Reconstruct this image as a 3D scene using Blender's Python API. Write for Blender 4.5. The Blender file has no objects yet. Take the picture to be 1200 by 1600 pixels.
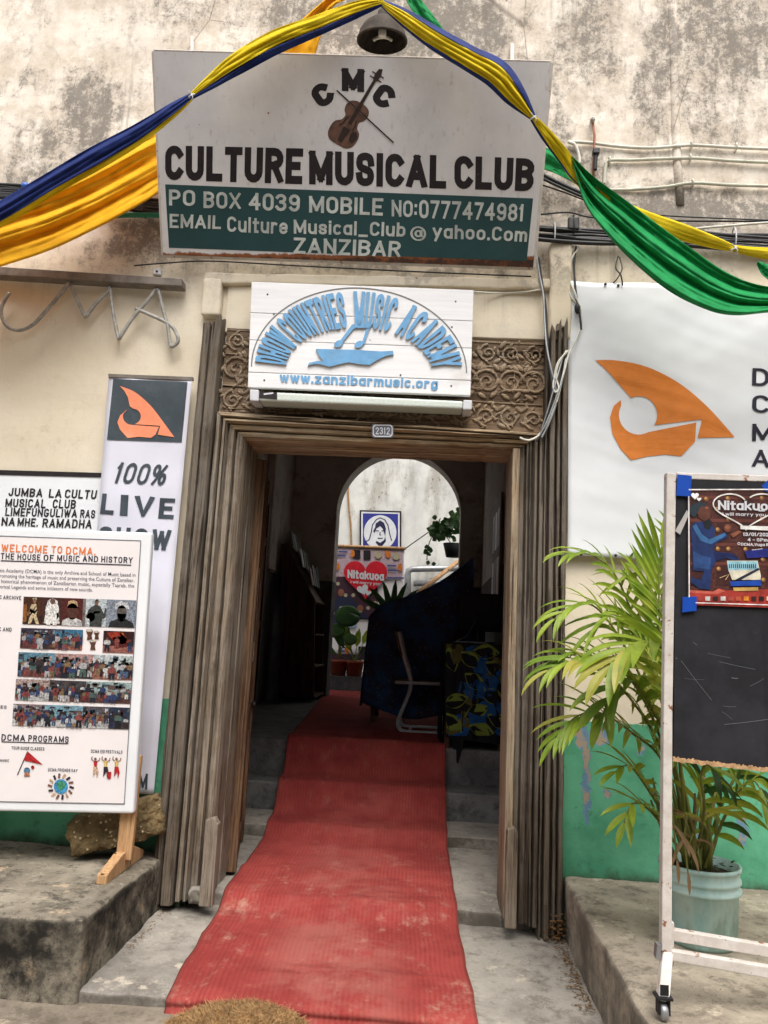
import bpy, bmesh, math, random
from mathutils import Vector as V, Matrix, noise as NZ
random.seed(7)
R = math.radians
sc = bpy.context.scene
# ------------------------------------------------------------------ camera, world, sun, exposure
YAW, PITCH, ROLL = R(-3.8), R(9.3), R(2.8)
FPX = 1200.0
CAM = V((0.0, -4.0, 1.57))
F_ = V((math.sin(YAW)*math.cos(PITCH), math.cos(YAW)*math.cos(PITCH), math.sin(PITCH)))
R0 = V((math.cos(YAW), -math.sin(YAW), 0)); U0 = R0.cross(F_)
CR = R0*math.cos(ROLL)+U0*math.sin(ROLL); CU = U0*math.cos(ROLL)-R0*math.sin(ROLL)
cd = bpy.data.cameras.new('camera'); cam = bpy.data.objects.new('camera', cd); sc.collection.objects.link(cam)
cam.matrix_world = Matrix(((CR.x, CU.x, -F_.x, CAM.x), (CR.y, CU.y, -F_.y, CAM.y), (CR.z, CU.z, -F_.z, CAM.z), (0, 0, 0, 1)))
cd.sensor_fit = 'VERTICAL'; cd.sensor_height = 36; cd.lens = 36*FPX/1600; cd.clip_start = .05; cd.clip_end = 500
sc.camera = cam
SUN_EL, SUN_AZ = R(60), R(170)          # azimuth clockwise from +y: from the street side
w = bpy.data.worlds.new('World'); sc.world = w; w.use_nodes = True
wn = w.node_tree; bg = wn.nodes['Background']
sky = wn.nodes.new('ShaderNodeTexSky'); sky.sky_type = 'NISHITA'; sky.sun_disc = False
sky.sun_elevation = SUN_EL; sky.sun_rotation = SUN_AZ; sky.air_density = 1.0; sky.dust_density = 6.0; sky.ozone_density = .5
hs = wn.nodes.new('ShaderNodeHueSaturation'); hs.inputs['Saturation'].default_value = .32
wn.links.new(sky.outputs[0], hs.inputs['Color']); wn.links.new(hs.outputs[0], bg.inputs['Color'])
bg.inputs['Strength'].default_value = .15
sl = bpy.data.lights.new('sun', 'SUN'); sl.energy = 1.4; sl.angle = R(35); sl.color = (1, .96, .9)
so = bpy.data.objects.new('sun', sl); sc.collection.objects.link(so)
sd = V((math.sin(SUN_AZ)*math.cos(SUN_EL), math.cos(SUN_AZ)*math.cos(SUN_EL), math.sin(SUN_EL)))
so.rotation_euler = sd.to_track_quat('Z', 'Y').to_euler(); so.location = (0, -6, 12)
vs = sc.view_settings; vs.view_transform = 'Standard'; vs.look = 'None'; vs.exposure = 0.58; vs.gamma = 1; vs.use_curve_mapping = False
sc.render.engine = 'CYCLES'
try:
    sc.cycles.use_denoising = True; sc.cycles.max_bounces = 8; sc.cycles.diffuse_bounces = 5
except Exception: pass
# ------------------------------------------------------------------ geometry helpers
def ray(px, py): return F_+CR*((px-600)/FPX)-CU*((py-800)/FPX)
def Y(px, py, y=0.0):
    d = ray(px, py); return CAM+d*((y-CAM.y)/d.y)
def Zp(px, py, z=0.0):
    d = ray(px, py); return CAM+d*((z-CAM.z)/d.z)
class Plane:
    def __init__(s, p, n): s.p, s.n = V(p), V(n).normalized()
    def at(s, px, py, off=0.0):
        d = ray(px, py); p = s.p+s.n*off; return CAM+d*((p-CAM).dot(s.n)/d.dot(s.n))
def yplane(y): return Plane((0, y, 0), (0, -1, 0))
ORG = {}
def link(o, parent=None):
    sc.collection.objects.link(o)
    if parent: o.parent = parent
    return o
def thing(name, label, cat, loc=(0, 0, 0), group=None):
    o = bpy.data.objects.new(name, None); link(o); o.location = loc; o.empty_display_size = .1
    ORG[o.name] = V(loc); o['label'] = label; o['category'] = cat
    if group: o['group'] = group
    return o
def tag(o, label=None, cat=None, group=None, kind=None):
    for k, v in (('label', label), ('category', cat), ('group', group), ('kind', kind)):
        if v: o[k] = v
    return o
class B:
    """collects geometry in world coordinates and links it as ONE mesh object"""
    def __init__(s): s.v = []; s.f = []; s.m = []; s.uv = {}
    def add(s, vs_, fs_, mi=0):
        n = len(s.v); s.v += [V(p) for p in vs_]
        for f in fs_: s.f.append([n+i for i in f]); s.m.append(mi)
        return n
    def quad(s, a, b, c, d, mi=0): s.add((a, b, c, d), ((0, 1, 2, 3),), mi)
    def poly(s, pts, mi=0): s.add(pts, (tuple(range(len(pts))),), mi)
    def box(s, x0, x1, y0, y1, z0, z1, mi=0):
        p = [(x, y, z) for x in (x0, x1) for y in (y0, y1) for z in (z0, z1)]
        s.add(p, ((0, 1, 3, 2), (4, 6, 7, 5), (0, 4, 5, 1), (2, 3, 7, 6), (0, 2, 6, 4), (1, 5, 7, 3)), mi)
    def slab(s, pts, d, mi=0):
        """prism: outline pts pushed along vector d"""
        n = len(pts); d = V(d); q = [V(p) for p in pts]
        fs_ = [tuple(range(n)), tuple(range(2*n-1, n-1, -1))]+[(i, n+i, n+(i+1) % n, (i+1) % n) for i in range(n)]
        s.add(q+[p+d for p in q], fs_, mi)
    def tube(s, pts, r, n=8, mi=0, cap=True, flat=None):
        pts = [V(p) for p in pts]; k = len(pts); rr = r if isinstance(r, (list, tuple)) else [r]*k
        prev = None; vs_ = []
        for i, p in enumerate(pts):
            t = (pts[min(i+1, k-1)]-pts[max(i-1, 0)])
            t = t.normalized() if t.length > 1e-9 else V((0, 0, 1))
            if prev is None:
                a = V((0, 1, 0)) if abs(t.y) < .9 else V((1, 0, 0)); u = (a-t*a.dot(t)).normalized()
            else:
                u = prev-t*prev.dot(t); u = u.normalized() if u.length > 1e-6 else t.orthogonal().normalized()
            prev = u; v_ = t.cross(u)
            for j in range(n):
                a = 2*math.pi*j/n; vs_.append(p+(u*math.cos(a)*(flat or 1)+v_*math.sin(a))*rr[i])
        fs_ = [(i*n+j, i*n+(j+1) % n, (i+1)*n+(j+1) % n, (i+1)*n+j) for i in range(k-1) for j in range(n)]
        if cap: fs_ += [tuple(range(n-1, -1, -1)), tuple(range((k-1)*n, k*n))]
        s.add(vs_, fs_, mi)
    def lathe(s, c, prof, n=32, mi=0, axis=None):
        c = V(c); k = len(prof); vs_ = []
        q = axis.to_track_quat('Z', 'Y') if axis else None
        for r_, h in prof:
            for j in range(n):
                a = 2*math.pi*j/n; p = V((r_*math.cos(a), r_*math.sin(a), h)); vs_.append(c+(q @ p if q else p))
        fs_ = [(i*n+j, i*n+(j+1) % n, (i+1)*n+(j+1) % n, (i+1)*n+j) for i in range(k-1) for j in range(n)]
        s.add(vs_, fs_, mi)
    def ball(s, c, rx, ry, rz, n=10, m=6, mi=0, rot=None):
        c = V(c); vs_ = []
        for i in range(m+1):
            t = math.pi*i/m
            for j in range(n):
                a = 2*math.pi*j/n
                p = V((rx*math.sin(t)*math.cos(a), ry*math.sin(t)*math.sin(a), rz*math.cos(t)))
                vs_.append(c+(rot @ p if rot else p))
        s.add(vs_, [(i*n+j, (i+1)*n+j, (i+1)*n+(j+1) % n, i*n+(j+1) % n) for i in range(m) for j in range(n)], mi)
    def grid(s, fn, nu, nv, mi=0, skip=None):
        n0 = len(s.v)
        for j in range(nv+1):
            for i in range(nu+1): s.v.append(V(fn(i/nu, j/nv)))
        for j in range(nv):
            for i in range(nu):
                if skip and skip((i+.5)/nu, (j+.5)/nv): continue
                a = n0+j*(nu+1)+i; s.uv[len(s.f)] = ((i/nu, j/nv), ((i+1)/nu, j/nv), ((i+1)/nu, (j+1)/nv), (i/nu, (j+1)/nv))
                s.f.append([a, a+1, a+nu+2, a+nu+1]); s.m.append(mi)
    def rough(s, x0, x1, y0, y1, z0, z1, st=.06, rad=.02, amp=.006, freq=6, mi=0, shape=None):
        """a box with rounded, uneven edges"""
        def fin(p):
            q = V((min(max(p.x, x0+rad), x1-rad), min(max(p.y, y0+rad), y1-rad), min(max(p.z, z0+rad), z1-rad)))
            d = p-q
            if d.length > 1e-9: p = q+d.normalized()*rad
            p = p+NZ.noise_vector(p*freq)*amp+NZ.noise_vector(p*freq*3.1)*amp*.45+NZ.noise_vector(p*freq*8)*amp*.28
            return shape(p) if shape else p
        def face(o, a, b):
            na = max(2, int(a.length/st)); nb = max(2, int(b.length/st))
            # denser near the edges so the rounding shows
            def tt(n, L): return sorted(set([0, 1, min(.5, rad*.5/L), 1-min(.5, rad*.5/L), min(.5, rad/L), 1-min(.5, rad/L)]+[i/n for i in range(n+1)]))
            ta, tb = tt(na, a.length), tt(nb, b.length); n0 = len(s.v)
            for j in tb:
                for i in ta: s.v.append(fin(o+a*i+b*j))
            m_ = len(ta)
            for j in range(len(tb)-1):
                for i in range(m_-1):
                    k = n0+j*m_+i; s.f.append([k, k+1, k+m_+1, k+m_]); s.m.append(mi)
        X, Yv, Z_ = V((x1-x0, 0, 0)), V((0, y1-y0, 0)), V((0, 0, z1-z0))
        face(V((x0, y0, z0)), X, Z_); face(V((x1, y1, z0)), -X, Z_); face(V((x1, y0, z0)), Yv, Z_)
        face(V((x0, y1, z0)), -Yv, Z_); face(V((x0, y0, z1)), X, Yv); face(V((x0, y1, z0)), X, -Yv)
    def build(s, name, mats, parent=None, smooth=False, label=None, weld=False, solid=0, at=None):
        me = bpy.data.meshes.new(name); o = bpy.data.objects.new(name, me)
        if parent:
            org = ORG[parent.name]
        elif at is not None:
            org = V(at); o.location = org
        elif s.v:
            lo = V([min(p[i] for p in s.v) for i in range(3)]); hi = V([max(p[i] for p in s.v) for i in range(3)])
            org = V(((lo.x+hi.x)/2, (lo.y+hi.y)/2, lo.z)); o.location = org
        link(o, parent); ORG[o.name] = V(org)
        me.from_pydata([tuple(p-org) for p in s.v], [], s.f)
        for m_ in (mats if isinstance(mats, (list, tuple)) else [mats]): me.materials.append(m_)
        me.polygons.foreach_set('material_index', s.m)
        if s.uv:
            ul = me.uv_layers.new(name='UVMap')
            for fi, uvs in s.uv.items():
                for li, uv in zip(me.polygons[fi].loop_indices, uvs): ul.data[li].uv = uv
        if weld:
            bm = bmesh.new(); bm.from_mesh(me); bmesh.ops.remove_doubles(bm, verts=bm.verts, dist=1e-4); bm.to_mesh(me); bm.free()
        if smooth: me.polygons.foreach_set('use_smooth', [True]*len(me.polygons))
        me.update()
        if solid:
            sm = o.modifiers.new('thickness', 'SOLIDIFY'); sm.thickness = solid; sm.offset = 0
        if label: o['label'] = label
        return o
def bevel(o, w_=.004, seg=2):
    m_ = o.modifiers.new('bevel', 'BEVEL'); m_.width = w_; m_.segments = seg; m_.limit_method = 'ANGLE'; m_.angle_limit = R(40); return o
def curve(pts, n=8):
    """Catmull-Rom through pts (tuples of any length)"""
    P = [pts[0]]+list(pts)+[pts[-1]]; out = []
    for i in range(1, len(P)-2):
        for k in range(n):
            t = k/n; a, b, c, d = P[i-1], P[i], P[i+1], P[i+2]
            out.append(tuple(.5*((2*b[q])+(-a[q]+c[q])*t+(2*a[q]-5*b[q]+4*c[q]-d[q])*t*t+(-a[q]+3*b[q]-3*c[q]+d[q])*t**3) for q in range(len(b))))
    out.append(tuple(pts[-1])); return out
def pxc(pts, n=8): return [Y(*p) for p in curve(pts, n)]     # curve through (px, py, depth)
_tc = {}
def text2d(s, bold=0.0, res=3):
    k = (s, bold, res)
    if k in _tc: return _tc[k]
    c = bpy.data.curves.new('lettering', 'FONT'); c.body = s; c.offset = bold; c.resolution_u = res; c.fill_mode = 'FRONT'
    o = bpy.data.objects.new('lettering', c); sc.collection.objects.link(o)
    dg = bpy.context.evaluated_depsgraph_get(); ev = o.evaluated_get(dg); me = ev.to_mesh()
    vs_ = [(v.co.x, v.co.y) for v in me.vertices]; fs_ = [tuple(p.vertices) for p in me.polygons]
    ev.to_mesh_clear(); bpy.data.objects.remove(o); bpy.data.curves.remove(c)
    _tc[k] = (vs_, fs_); return _tc[k]
def text(b, s, q, pl, off=.002, bold=0.0, mi=0, clip=None, slant=0.0):
    """lettering whose bounding box fills the four image corners q = TL, TR, BR, BL on plane pl"""
    vs_, fs_ = text2d(s, bold)
    x0 = min(p[0] for p in vs_); x1 = max(p[0] for p in vs_); y0 = min(p[1] for p in vs_); y1 = max(p[1] for p in vs_)
    out = []
    for x, y in vs_:
        u = (x-x0)/(x1-x0); v_ = (y1-y)/(y1-y0); u = u+slant*(.5-v_)
        a = [q[0][i]*(1-u)*(1-v_)+q[1][i]*u*(1-v_)+q[2][i]*u*v_+q[3][i]*(1-u)*v_ for i in (0, 1)]
        out.append(pl(a[0], a[1], off))
    b.add(out, fs_, mi)
def line_text(b, s, x0, x1, yt, yb, sl, pl, off=.002, bold=0.0, mi=0, lean=0.0, slant=0.0):
    """a line of lettering between x0 and x1, cap top yt, base yb at x0; sl = image slope of the line"""
    d = sl*(x1-x0); h = yb-yt
    text(b, s, [(x0+lean*h, yt), (x1+lean*h, yt+d), (x1, yb+d), (x0, yb)], pl, off, bold, mi, slant=slant)
def pxpoly(b, pts, pl, off=.002, mi=0): b.poly([pl(p[0], p[1], off) for p in pts], mi)
def ell(cx, cy, rx, ry, n=24, rot=0, a0=0, a1=2*math.pi, closed=True):
    k = n if closed else n+1
    return [(cx+rx*math.cos(a)*math.cos(rot)-ry*math.sin(a)*math.sin(rot), cy+rx*math.cos(a)*math.sin(rot)+ry*math.sin(a)*math.cos(rot)) for a in (a0+(a1-a0)*i/n for i in range(k))]
def pxstroke(b, pts, w_, pl, off=.002, mi=0):
    """a painted line of width w_ pixels through image points"""
    L = []
    for i, p in enumerate(pts):
        a, c = pts[max(i-1, 0)], pts[min(i+1, len(pts)-1)]
        dx, dy = c[0]-a[0], c[1]-a[1]; l = math.hypot(dx, dy) or 1
        L.append(((p[0]-dy/l*w_/2, p[1]+dx/l*w_/2), (p[0]+dy/l*w_/2, p[1]-dx/l*w_/2)))
    for (a, c), (d, e) in zip(L, L[1:]): b.quad(pl(*a, off), pl(*c, off), pl(*e, off), pl(*d, off), mi)
# ------------------------------------------------------------------ material helpers
def S(r, g, b, k=1.0):
    f = lambda c: ((c/255)/12.92 if c/255 <= .04045 else ((c/255+.055)/1.055)**2.4)*k
    return (f(r), f(g), f(b), 1)
class X:
    def __init__(s, name, col=(.5, .5, .5, 1), rough=.8, spec=.3, metal=0):
        s.mat = bpy.data.materials.new(name); s.mat.use_nodes = True; s.nt = s.mat.node_tree
        s.b = s.nt.nodes['Principled BSDF']; s.set('Base Color', col); s.set('Roughness', rough); s.set('Specular IOR Level', spec); s.set('Metallic', metal)
        s._co = None
    def set(s, k, v):
        if isinstance(v, bpy.types.NodeSocket): s.nt.links.new(v, s.b.inputs[k])
        else: s.b.inputs[k].default_value = v
        return s
    def _in(s, sock, v):
        if isinstance(v, bpy.types.NodeSocket): s.nt.links.new(v, sock)
        elif v is not None: sock.default_value = v
    def co(s):
        if s._co is None: s._co = s.nt.nodes.new('ShaderNodeTexCoord')
        return s._co.outputs['Object']
    def uv(s):
        s.co(); return s._co.outputs['UV']
    def mp(s, vec=None, scale=(1, 1, 1), loc=(0, 0, 0), rot=(0, 0, 0)):
        n = s.nt.nodes.new('ShaderNodeMapping'); s._in(n.inputs['Vector'], vec or s.co())
        n.inputs['Scale'].default_value = scale; n.inputs['Location'].default_value = loc; n.inputs['Rotation'].default_value = rot
        return n.outputs[0]
    def noise(s, scale, detail=6, rough=.6, vec=None, dist=0.0):
        n = s.nt.nodes.new('ShaderNodeTexNoise'); s._in(n.inputs['Vector'], vec or s.co())
        n.inputs['Scale'].default_value = scale; n.inputs['Detail'].default_value = detail; n.inputs['Roughness'].default_value = rough; n.inputs['Distortion'].default_value = dist
        return n.outputs['Fac']
    def vor(s, scale, vec=None, feat='F1', out='Distance', rnd=1.0):
        n = s.nt.nodes.new('ShaderNodeTexVoronoi'); n.feature = feat; s._in(n.inputs['Vector'], vec or s.co()); n.inputs['Scale'].default_value = scale
        n.inputs['Randomness'].default_value = rnd
        return n.outputs[out]
    def ss(s, v, lo, hi, a=0.0, c=1.0):
        n = s.nt.nodes.new('ShaderNodeMapRange'); n.interpolation_type = 'SMOOTHSTEP'; s._in(n.inputs['Value'], v)
        for k, q in (('From Min', lo), ('From Max', hi), ('To Min', a), ('To Max', c)): s._in(n.inputs[k], q)
        return n.outputs[0]
    def m(s, op, a, b=None, c=None):
        n = s.nt.nodes.new('ShaderNodeMath'); n.operation = op; s._in(n.inputs[0], a); s._in(n.inputs[1], b)
        if c is not None: s._in(n.inputs[2], c)
        return n.outputs[0]
    def mix(s, f, a, b, mode='MIX'):
        n = s.nt.nodes.new('ShaderNodeMix'); n.data_type = 'RGBA'; n.blend_type = mode
        s._in(n.inputs[0], f); s._in(n.inputs[6], a); s._in(n.inputs[7], b); return n.outputs[2]
    def sep(s, vec=None):
        n = s.nt.nodes.new('ShaderNodeSeparateXYZ'); s._in(n.inputs[0], vec or s.co()); return n.outputs
    def bump(s, h, strength=.3, dist=.01):
        n = s.nt.nodes.new('ShaderNodeBump'); s._in(n.inputs['Height'], h); n.inputs['Strength'].default_value = strength; n.inputs['Distance'].default_value = dist
        if s.b.inputs['Normal'].links: s.nt.links.new(s.b.inputs['Normal'].links[0].from_socket, n.inputs['Normal'])
        s.nt.links.new(n.outputs[0], s.b.inputs['Normal']); return s
    def blobs(s, x, z, L):
        """soft union of elliptical stains (cx, cz, rx, rz, strength)"""
        acc = None
        for cx, cz, rx, rz, k in L:
            a = s.m('POWER', s.m('ABSOLUTE', s.m('DIVIDE', s.m('SUBTRACT', x, cx), rx)), 2.0)
            c = s.m('POWER', s.m('ABSOLUTE', s.m('DIVIDE', s.m('SUBTRACT', z, cz), rz)), 2.0)
            v_ = s.m('MULTIPLY', s.ss(s.m('ADD', a, c), 1.0, 0.0), k)
            acc = v_ if acc is None else s.m('MAXIMUM', acc, v_)
        return acc
def simple(name, col, rough=.6, spec=.3, var=.12, scale=12, bump=0.0, metal=0, dirt=None, dirt_amt=.5):
    """paint, cloth or metal with a little tonal variation and optional dirt"""
    x = X(name, col, rough, spec, metal); n = x.noise(scale, 5, .6)
    c = x.mix(x.ss(n, .3, .7), tuple(v*(1-var) for v in col[:3])+(1,), tuple(min(1, v*(1+var)) for v in col[:3])+(1,))
    if dirt:
        n2 = x.noise(scale*.35, 8, .7); c = x.mix(x.m('MULTIPLY', x.ss(n2, .52, .72), dirt_amt), c, dirt)
    x.set('Base Color', c)
    if bump: x.bump(x.noise(scale*4, 6, .65), bump, .005)
    return x.mat
# ------------------------------------------------------------------ materials
FX = lambda px, py: (Y(px, py).x, Y(px, py).z)
def stain(px, py, rx, rz, k): return FX(px, py)+(rx, rz, k)
def plaster():
    x = X('limewashed plaster', rough=.9, spec=.15)
    co = x.co(); wob = x.noise(2.5, 5, .6); wob2 = x.noise(2.1, 5, .6, x.mp(loc=(7, 3, 1)))
    o = x.sep(); X_ = x.m('ADD', o[0], x.m('MULTIPLY', x.m('SUBTRACT', wob, .5), .55)); Z_ = x.m('ADD', o[2], x.m('MULTIPLY', x.m('SUBTRACT', wob2, .5), .55))
    big = x.noise(1.1, 4, .55); mid = x.noise(4, 9, .72); fine = x.noise(26, 8, .75); streak = x.noise(3, 7, .7, x.mp(scale=(4.5, 4.5, .55)))
    cream_low = x.mix(x.ss(big, .35, .65), S(224, 211, 186, .9), S(233, 223, 203, .9))
    cream_up = x.mix(x.ss(mid, .35, .62), S(212, 198, 180, .9), S(236, 227, 214, .92))
    cream_up = x.mix(x.ss(x.noise(5.5, 7, .7, x.mp(loc=(3, 1, 9))), .58, .66), cream_up, S(240, 233, 220, .92))
    up = x.ss(o[2], 3.55, 3.8)
    c = x.mix(up, cream_low, cream_up)
    st = x.blobs(X_, Z_, [stain(600, 30, 1.0, .55, 1.2), stain(470, 40, .35, .5, .9), stain(140, 175, .25, .45, 1.25), stain(110, 250, .55, .3, .75), stain(40, 140, .18, .15, .7),
        stain(215, 395, .42, .22, 1.15), stain(700, 45, .6, .4, 1.0), stain(905, 300, .35, .35, 1.3), stain(1000, 330, .8, .12, 1.1), stain(1120, 325, .8, .18, 1.25), stain(1100, 60, .35, .6, .95),
        stain(1170, 70, .3, .55, .95), stain(920, 60, .2, .5, .8), stain(1020, 130, .14, .6, .8), stain(870, 200, .12, .6, .8), stain(1110, 200, .25, .3, .8), stain(330, 20, .5, .25, .55), stain(860, 430, .25, .14, 1.0), stain(600, 425, 1.0, .06, 1.1), stain(345, 440, .12, .12, .8), stain(30, 300, .5, .1, .8)])
    fine2 = x.noise(15, 12, .82, x.mp(loc=(2, 9, 4)), .4); sp = x.noise(58, 8, .8); mid2 = x.noise(7, 10, .75, x.mp(scale=(1, 1, .6), loc=(1, 4, 4)), .8)
    mold = x.m('ADD', x.m('MULTIPLY', st, .125), x.m('ADD', x.m('MULTIPLY', mid2, .42), x.m('MULTIPLY', fine2, .58)))
    mold = x.m('ADD', mold, x.m('ADD', x.m('MULTIPLY', x.m('SUBTRACT', streak, .5), .22), x.m('MULTIPLY', x.m('SUBTRACT', big, .5), .2)))
    m1 = x.ss(mold, .48, .58); m2 = x.ss(mold, .575, .65); m3 = x.ss(x.m('ADD', x.m('MULTIPLY', mold, .6), x.m('MULTIPLY', sp, .4)), .53, .60)
    lowk = x.ss(o[2], 3.4, 3.75, .15, 1.0)
    c = x.mix(x.m('MULTIPLY', m1, x.m('MULTIPLY', lowk, .5)), c, S(172, 160, 146))
    c = x.mix(x.m('MULTIPLY', m2, x.m('MULTIPLY', lowk, .55)), c, S(136, 130, 122))
    c = x.mix(x.m('MULTIPLY', m3, x.m('MULTIPLY', lowk, .5)), c, S(88, 84, 79))
    drip = x.noise(2.2, 6, .65, x.mp(scale=(7, 7, .28), loc=(2, 2, 7))); dk_ = x.m('MULTIPLY', x.ss(drip, .52, .70), x.ss(x.noise(1.6, 4, .6, x.mp(loc=(9, 1, 1))), .42, .60)); c = x.mix(x.m('MULTIPLY', dk_, x.m('MULTIPLY', x.ss(o[2], 2.9, 3.9), .5)), c, S(122, 114, 104))
    wht = x.ss(x.noise(10, 9, .8, x.mp(scale=(1, 1, .7), loc=(8, 3, 2))), .60, .66); c = x.mix(x.m('MULTIPLY', wht, x.m('MULTIPLY', up, .6)), c, S(240, 232, 220, .92))
    # rain streaks running down
    sk = x.m('MULTIPLY', x.ss(streak, .56, .74), x.ss(mid, .4, .6)); c = x.mix(x.m('MULTIPLY', sk, x.m('MULTIPLY', up, .4)), c, S(120, 110, 98))
    # small chips in the lower wall
    chip = x.ss(x.noise(9, 3, .6, x.mp(loc=(2, 5, 4))), .735, .75); c = x.mix(x.m('MULTIPLY', chip, .8), c, S(120, 84, 66))
    scuff = x.m('MULTIPLY', x.ss(x.noise(3, 10, .8), .56, .66), .25); c = x.mix(x.m('MULTIPLY', scuff, x.ss(o[2], 3.5, 3.2)), c, S(140, 124, 104))
    # crack lines
    cr = x.ss(x.vor(1.15, x.mp(vec=None, loc=(4, 0, 2)), 'DISTANCE_TO_EDGE'), .006, .0, 0, 1); crm = x.ss(x.noise(1.7, 2, .5, x.mp(loc=(5, 5, 5))), .55, .6)
    c = x.mix(x.m('MULTIPLY', x.m('MULTIPLY', cr, crm), x.m('MULTIPLY', up, .6)), c, S(96, 86, 76))
    # green dado
    edge = x.m('ADD', o[2], x.m('MULTIPLY', x.m('SUBTRACT', x.noise(30, 4, .6), .5), .02))
    g = x.ss(edge, 1.212, 1.206)
    gc = x.mix(x.ss(x.noise(3, 6, .65), .35, .65), S(80, 154, 120, .92), S(104, 180, 144, .92))
    gd = x.noise(7, 9, .75); gc = x.mix(x.m('MULTIPLY', x.ss(gd, .56, .68), .55), gc, S(52, 88, 70))
    gpeel = x.m('ADD', x.blobs(x.m('ADD', o[0], x.m('MULTIPLY', x.m('SUBTRACT', x.noise(14, 7, .75), .5), .12)), x.m('ADD', o[2], x.m('MULTIPLY', x.m('SUBTRACT', x.noise(11, 5, .7, x.mp(loc=(1, 2, 3))), .5), .12)),
        [stain(916, 1215, .022, .26, 1), stain(908, 1150, .035, .09, 1), stain(948, 1243, .02, .03, 1), stain(1000, 1170, .03, .03, .9), stain(1160, 1295, .025, .09, 1), stain(1085, 1300, .03, .03, .8), stain(935, 1150, .06, .05, .9)]), 0)
    gc = x.mix(x.ss(gpeel, .1, .16), gc, S(104, 138, 164)); gc = x.mix(x.m('MULTIPLY', x.ss(gpeel, .45, .55), x.ss(x.noise(8, 3, .5), .4, .5)), gc, S(160, 146, 126))
    base = x.m('MULTIPLY', x.ss(x.m('ADD', o[2], x.m('MULTIPLY', x.noise(9, 6, .7), -.16)), .46, .36), .9)
    gc = x.mix(base, gc, S(60, 56, 46))
    c = x.mix(g, c, gc); x.set('Base Color', c)
    x.set('Roughness', x.mix(g, (.92,)*3+(1,), (.6,)*3+(1,)))
    x.bump(x.m('ADD', x.m('MULTIPLY', mid, .6), x.m('ADD', x.m('MULTIPLY', fine, .25), x.m('MULTIPLY', gpeel, -.3))), .5, .012)
    return x.mat
def wood(name, dark, lightc, ax='z', weather=.6, rough=.85, grey=None, worm=True):
    x = X(name, rough=rough, spec=.2)
    sc_ = {'z': (1, 1, .05), 'x': (.05, 1, 1), 'y': (1, .05, 1)}[ax]
    v = x.mp(scale=sc_); sc2 = tuple(k*.5 if k < 1 else k for k in sc_); n1 = x.noise(30, 9, .72, v, .35); n2 = x.noise(120, 7, .75, x.mp(scale=sc2)); big = x.noise(2.6, 5, .65); n3 = x.noise(80, 7, .75, v, .2)
    c = x.mix(x.ss(n1, .38, .62), dark, lightc)
    if grey: c = x.mix(x.m('MULTIPLY', x.ss(big, .40, .60), weather), c, grey)
    c = x.mix(x.m('MULTIPLY', x.ss(n3, .54, .64), .5), c, tuple(k*.35 for k in dark[:3])+(1,))
    c = x.mix(x.m('MULTIPLY', x.ss(n2, .50, .62), .6), c, tuple(k*.30 for k in dark[:3])+(1,))
    c = x.mix(x.m('MULTIPLY', x.ss(n2, .46, .36), .35), c, tuple(min(1, k*1.5) for k in lightc[:3])+(1,))
    ck = x.ss(x.noise(30, 3, .5, x.mp(scale=sc2, loc=(3, 3, 3))), .63, .67)
    c = x.mix(x.m('MULTIPLY', ck, .85), c, S(26, 21, 18)); x.set('Base Color', c)
    h = x.m('ADD', x.m('MULTIPLY', n1, .6), x.m('SUBTRACT', x.m('MULTIPLY', n2, -.6), x.m('MULTIPLY', ck, 1.0)))
    x.bump(h, .7, .008); return x.mat
def concrete(name, c1, c2, dk, amt=.6, spots=None, scale=2.0, side=None):
    x = X(name, rough=.9, spec=.2)
    a = x.noise(scale, 8, .68); b_ = x.noise(scale*4.3, 9, .75, x.mp(loc=(3, 7, 1))); fine = x.noise(60, 6, .7)
    c = x.mix(x.ss(a, .36, .64), c1, c2); c = x.mix(x.m('MULTIPLY', x.ss(b_, .5, .64), amt), c, dk)
    c = x.mix(x.m('MULTIPLY', x.ss(fine, .56, .72), .45), c, tuple(k*.5 for k in c1[:3])+(1,))
    pit = x.vor(90); c = x.mix(x.m('MULTIPLY', x.ss(pit, .22, .08), x.ss(x.noise(7, 6, .7, x.mp(loc=(4, 4, 4))), .46, .6)), c, tuple(k*.4 for k in dk[:3])+(1,)); st2 = x.noise(scale*1.6, 11, .82, x.mp(loc=(6, 6, 2))); c = x.mix(x.m('MULTIPLY', x.ss(st2, .53, .60), .55), c, dk); c = x.mix(x.m('MULTIPLY', x.ss(x.noise(scale*3, 11, .85, x.mp(loc=(1, 8, 5))), .57, .62), .45), c, tuple(min(.8, k*1.35) for k in c2[:3])+(1,))
    if spots: c = x.mix(x.m('MULTIPLY', x.ss(x.noise(scale*2.2, 6, .7, x.mp(loc=(9, 2, 6))), .6, .67), .8), c, spots)
    if side:  # black algae on the upright faces
        g = x.nt.nodes.new('ShaderNodeNewGeometry'); nz = x.sep(g.outputs['Normal'])[2]
        k = x.m('MULTIPLY', x.ss(nz, .8, .3), x.ss(x.m('ADD', a, x.m('MULTIPLY', b_, .5)), .64, .86, 1.0, .12)); c = x.mix(k, c, side)
    x.set('Base Color', c); x.bump(x.m('ADD', b_, x.m('MULTIPLY', fine, .4)), .55, .008); return x.mat
def flatm(name, rgb, k=.9, rough=.6, spec=.25, var=.06): return simple(name, S(*rgb, k), rough, spec, var, 18)
M = {}
M['plaster'] = plaster()
M['frame_wood'] = wood('weathered hardwood', S(90, 79, 67), S(138, 124, 107), 'z', .75, grey=S(142, 133, 121))
M['frame_pale'] = wood('pale planed hardwood', S(122, 104, 84), S(172, 152, 126), 'z', .5, grey=S(168, 154, 134))
M['frame_dark'] = wood('dark weathered hardwood', S(70, 61, 52), S(112, 100, 86), 'z', .7, grey=S(118, 110, 100))
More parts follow.
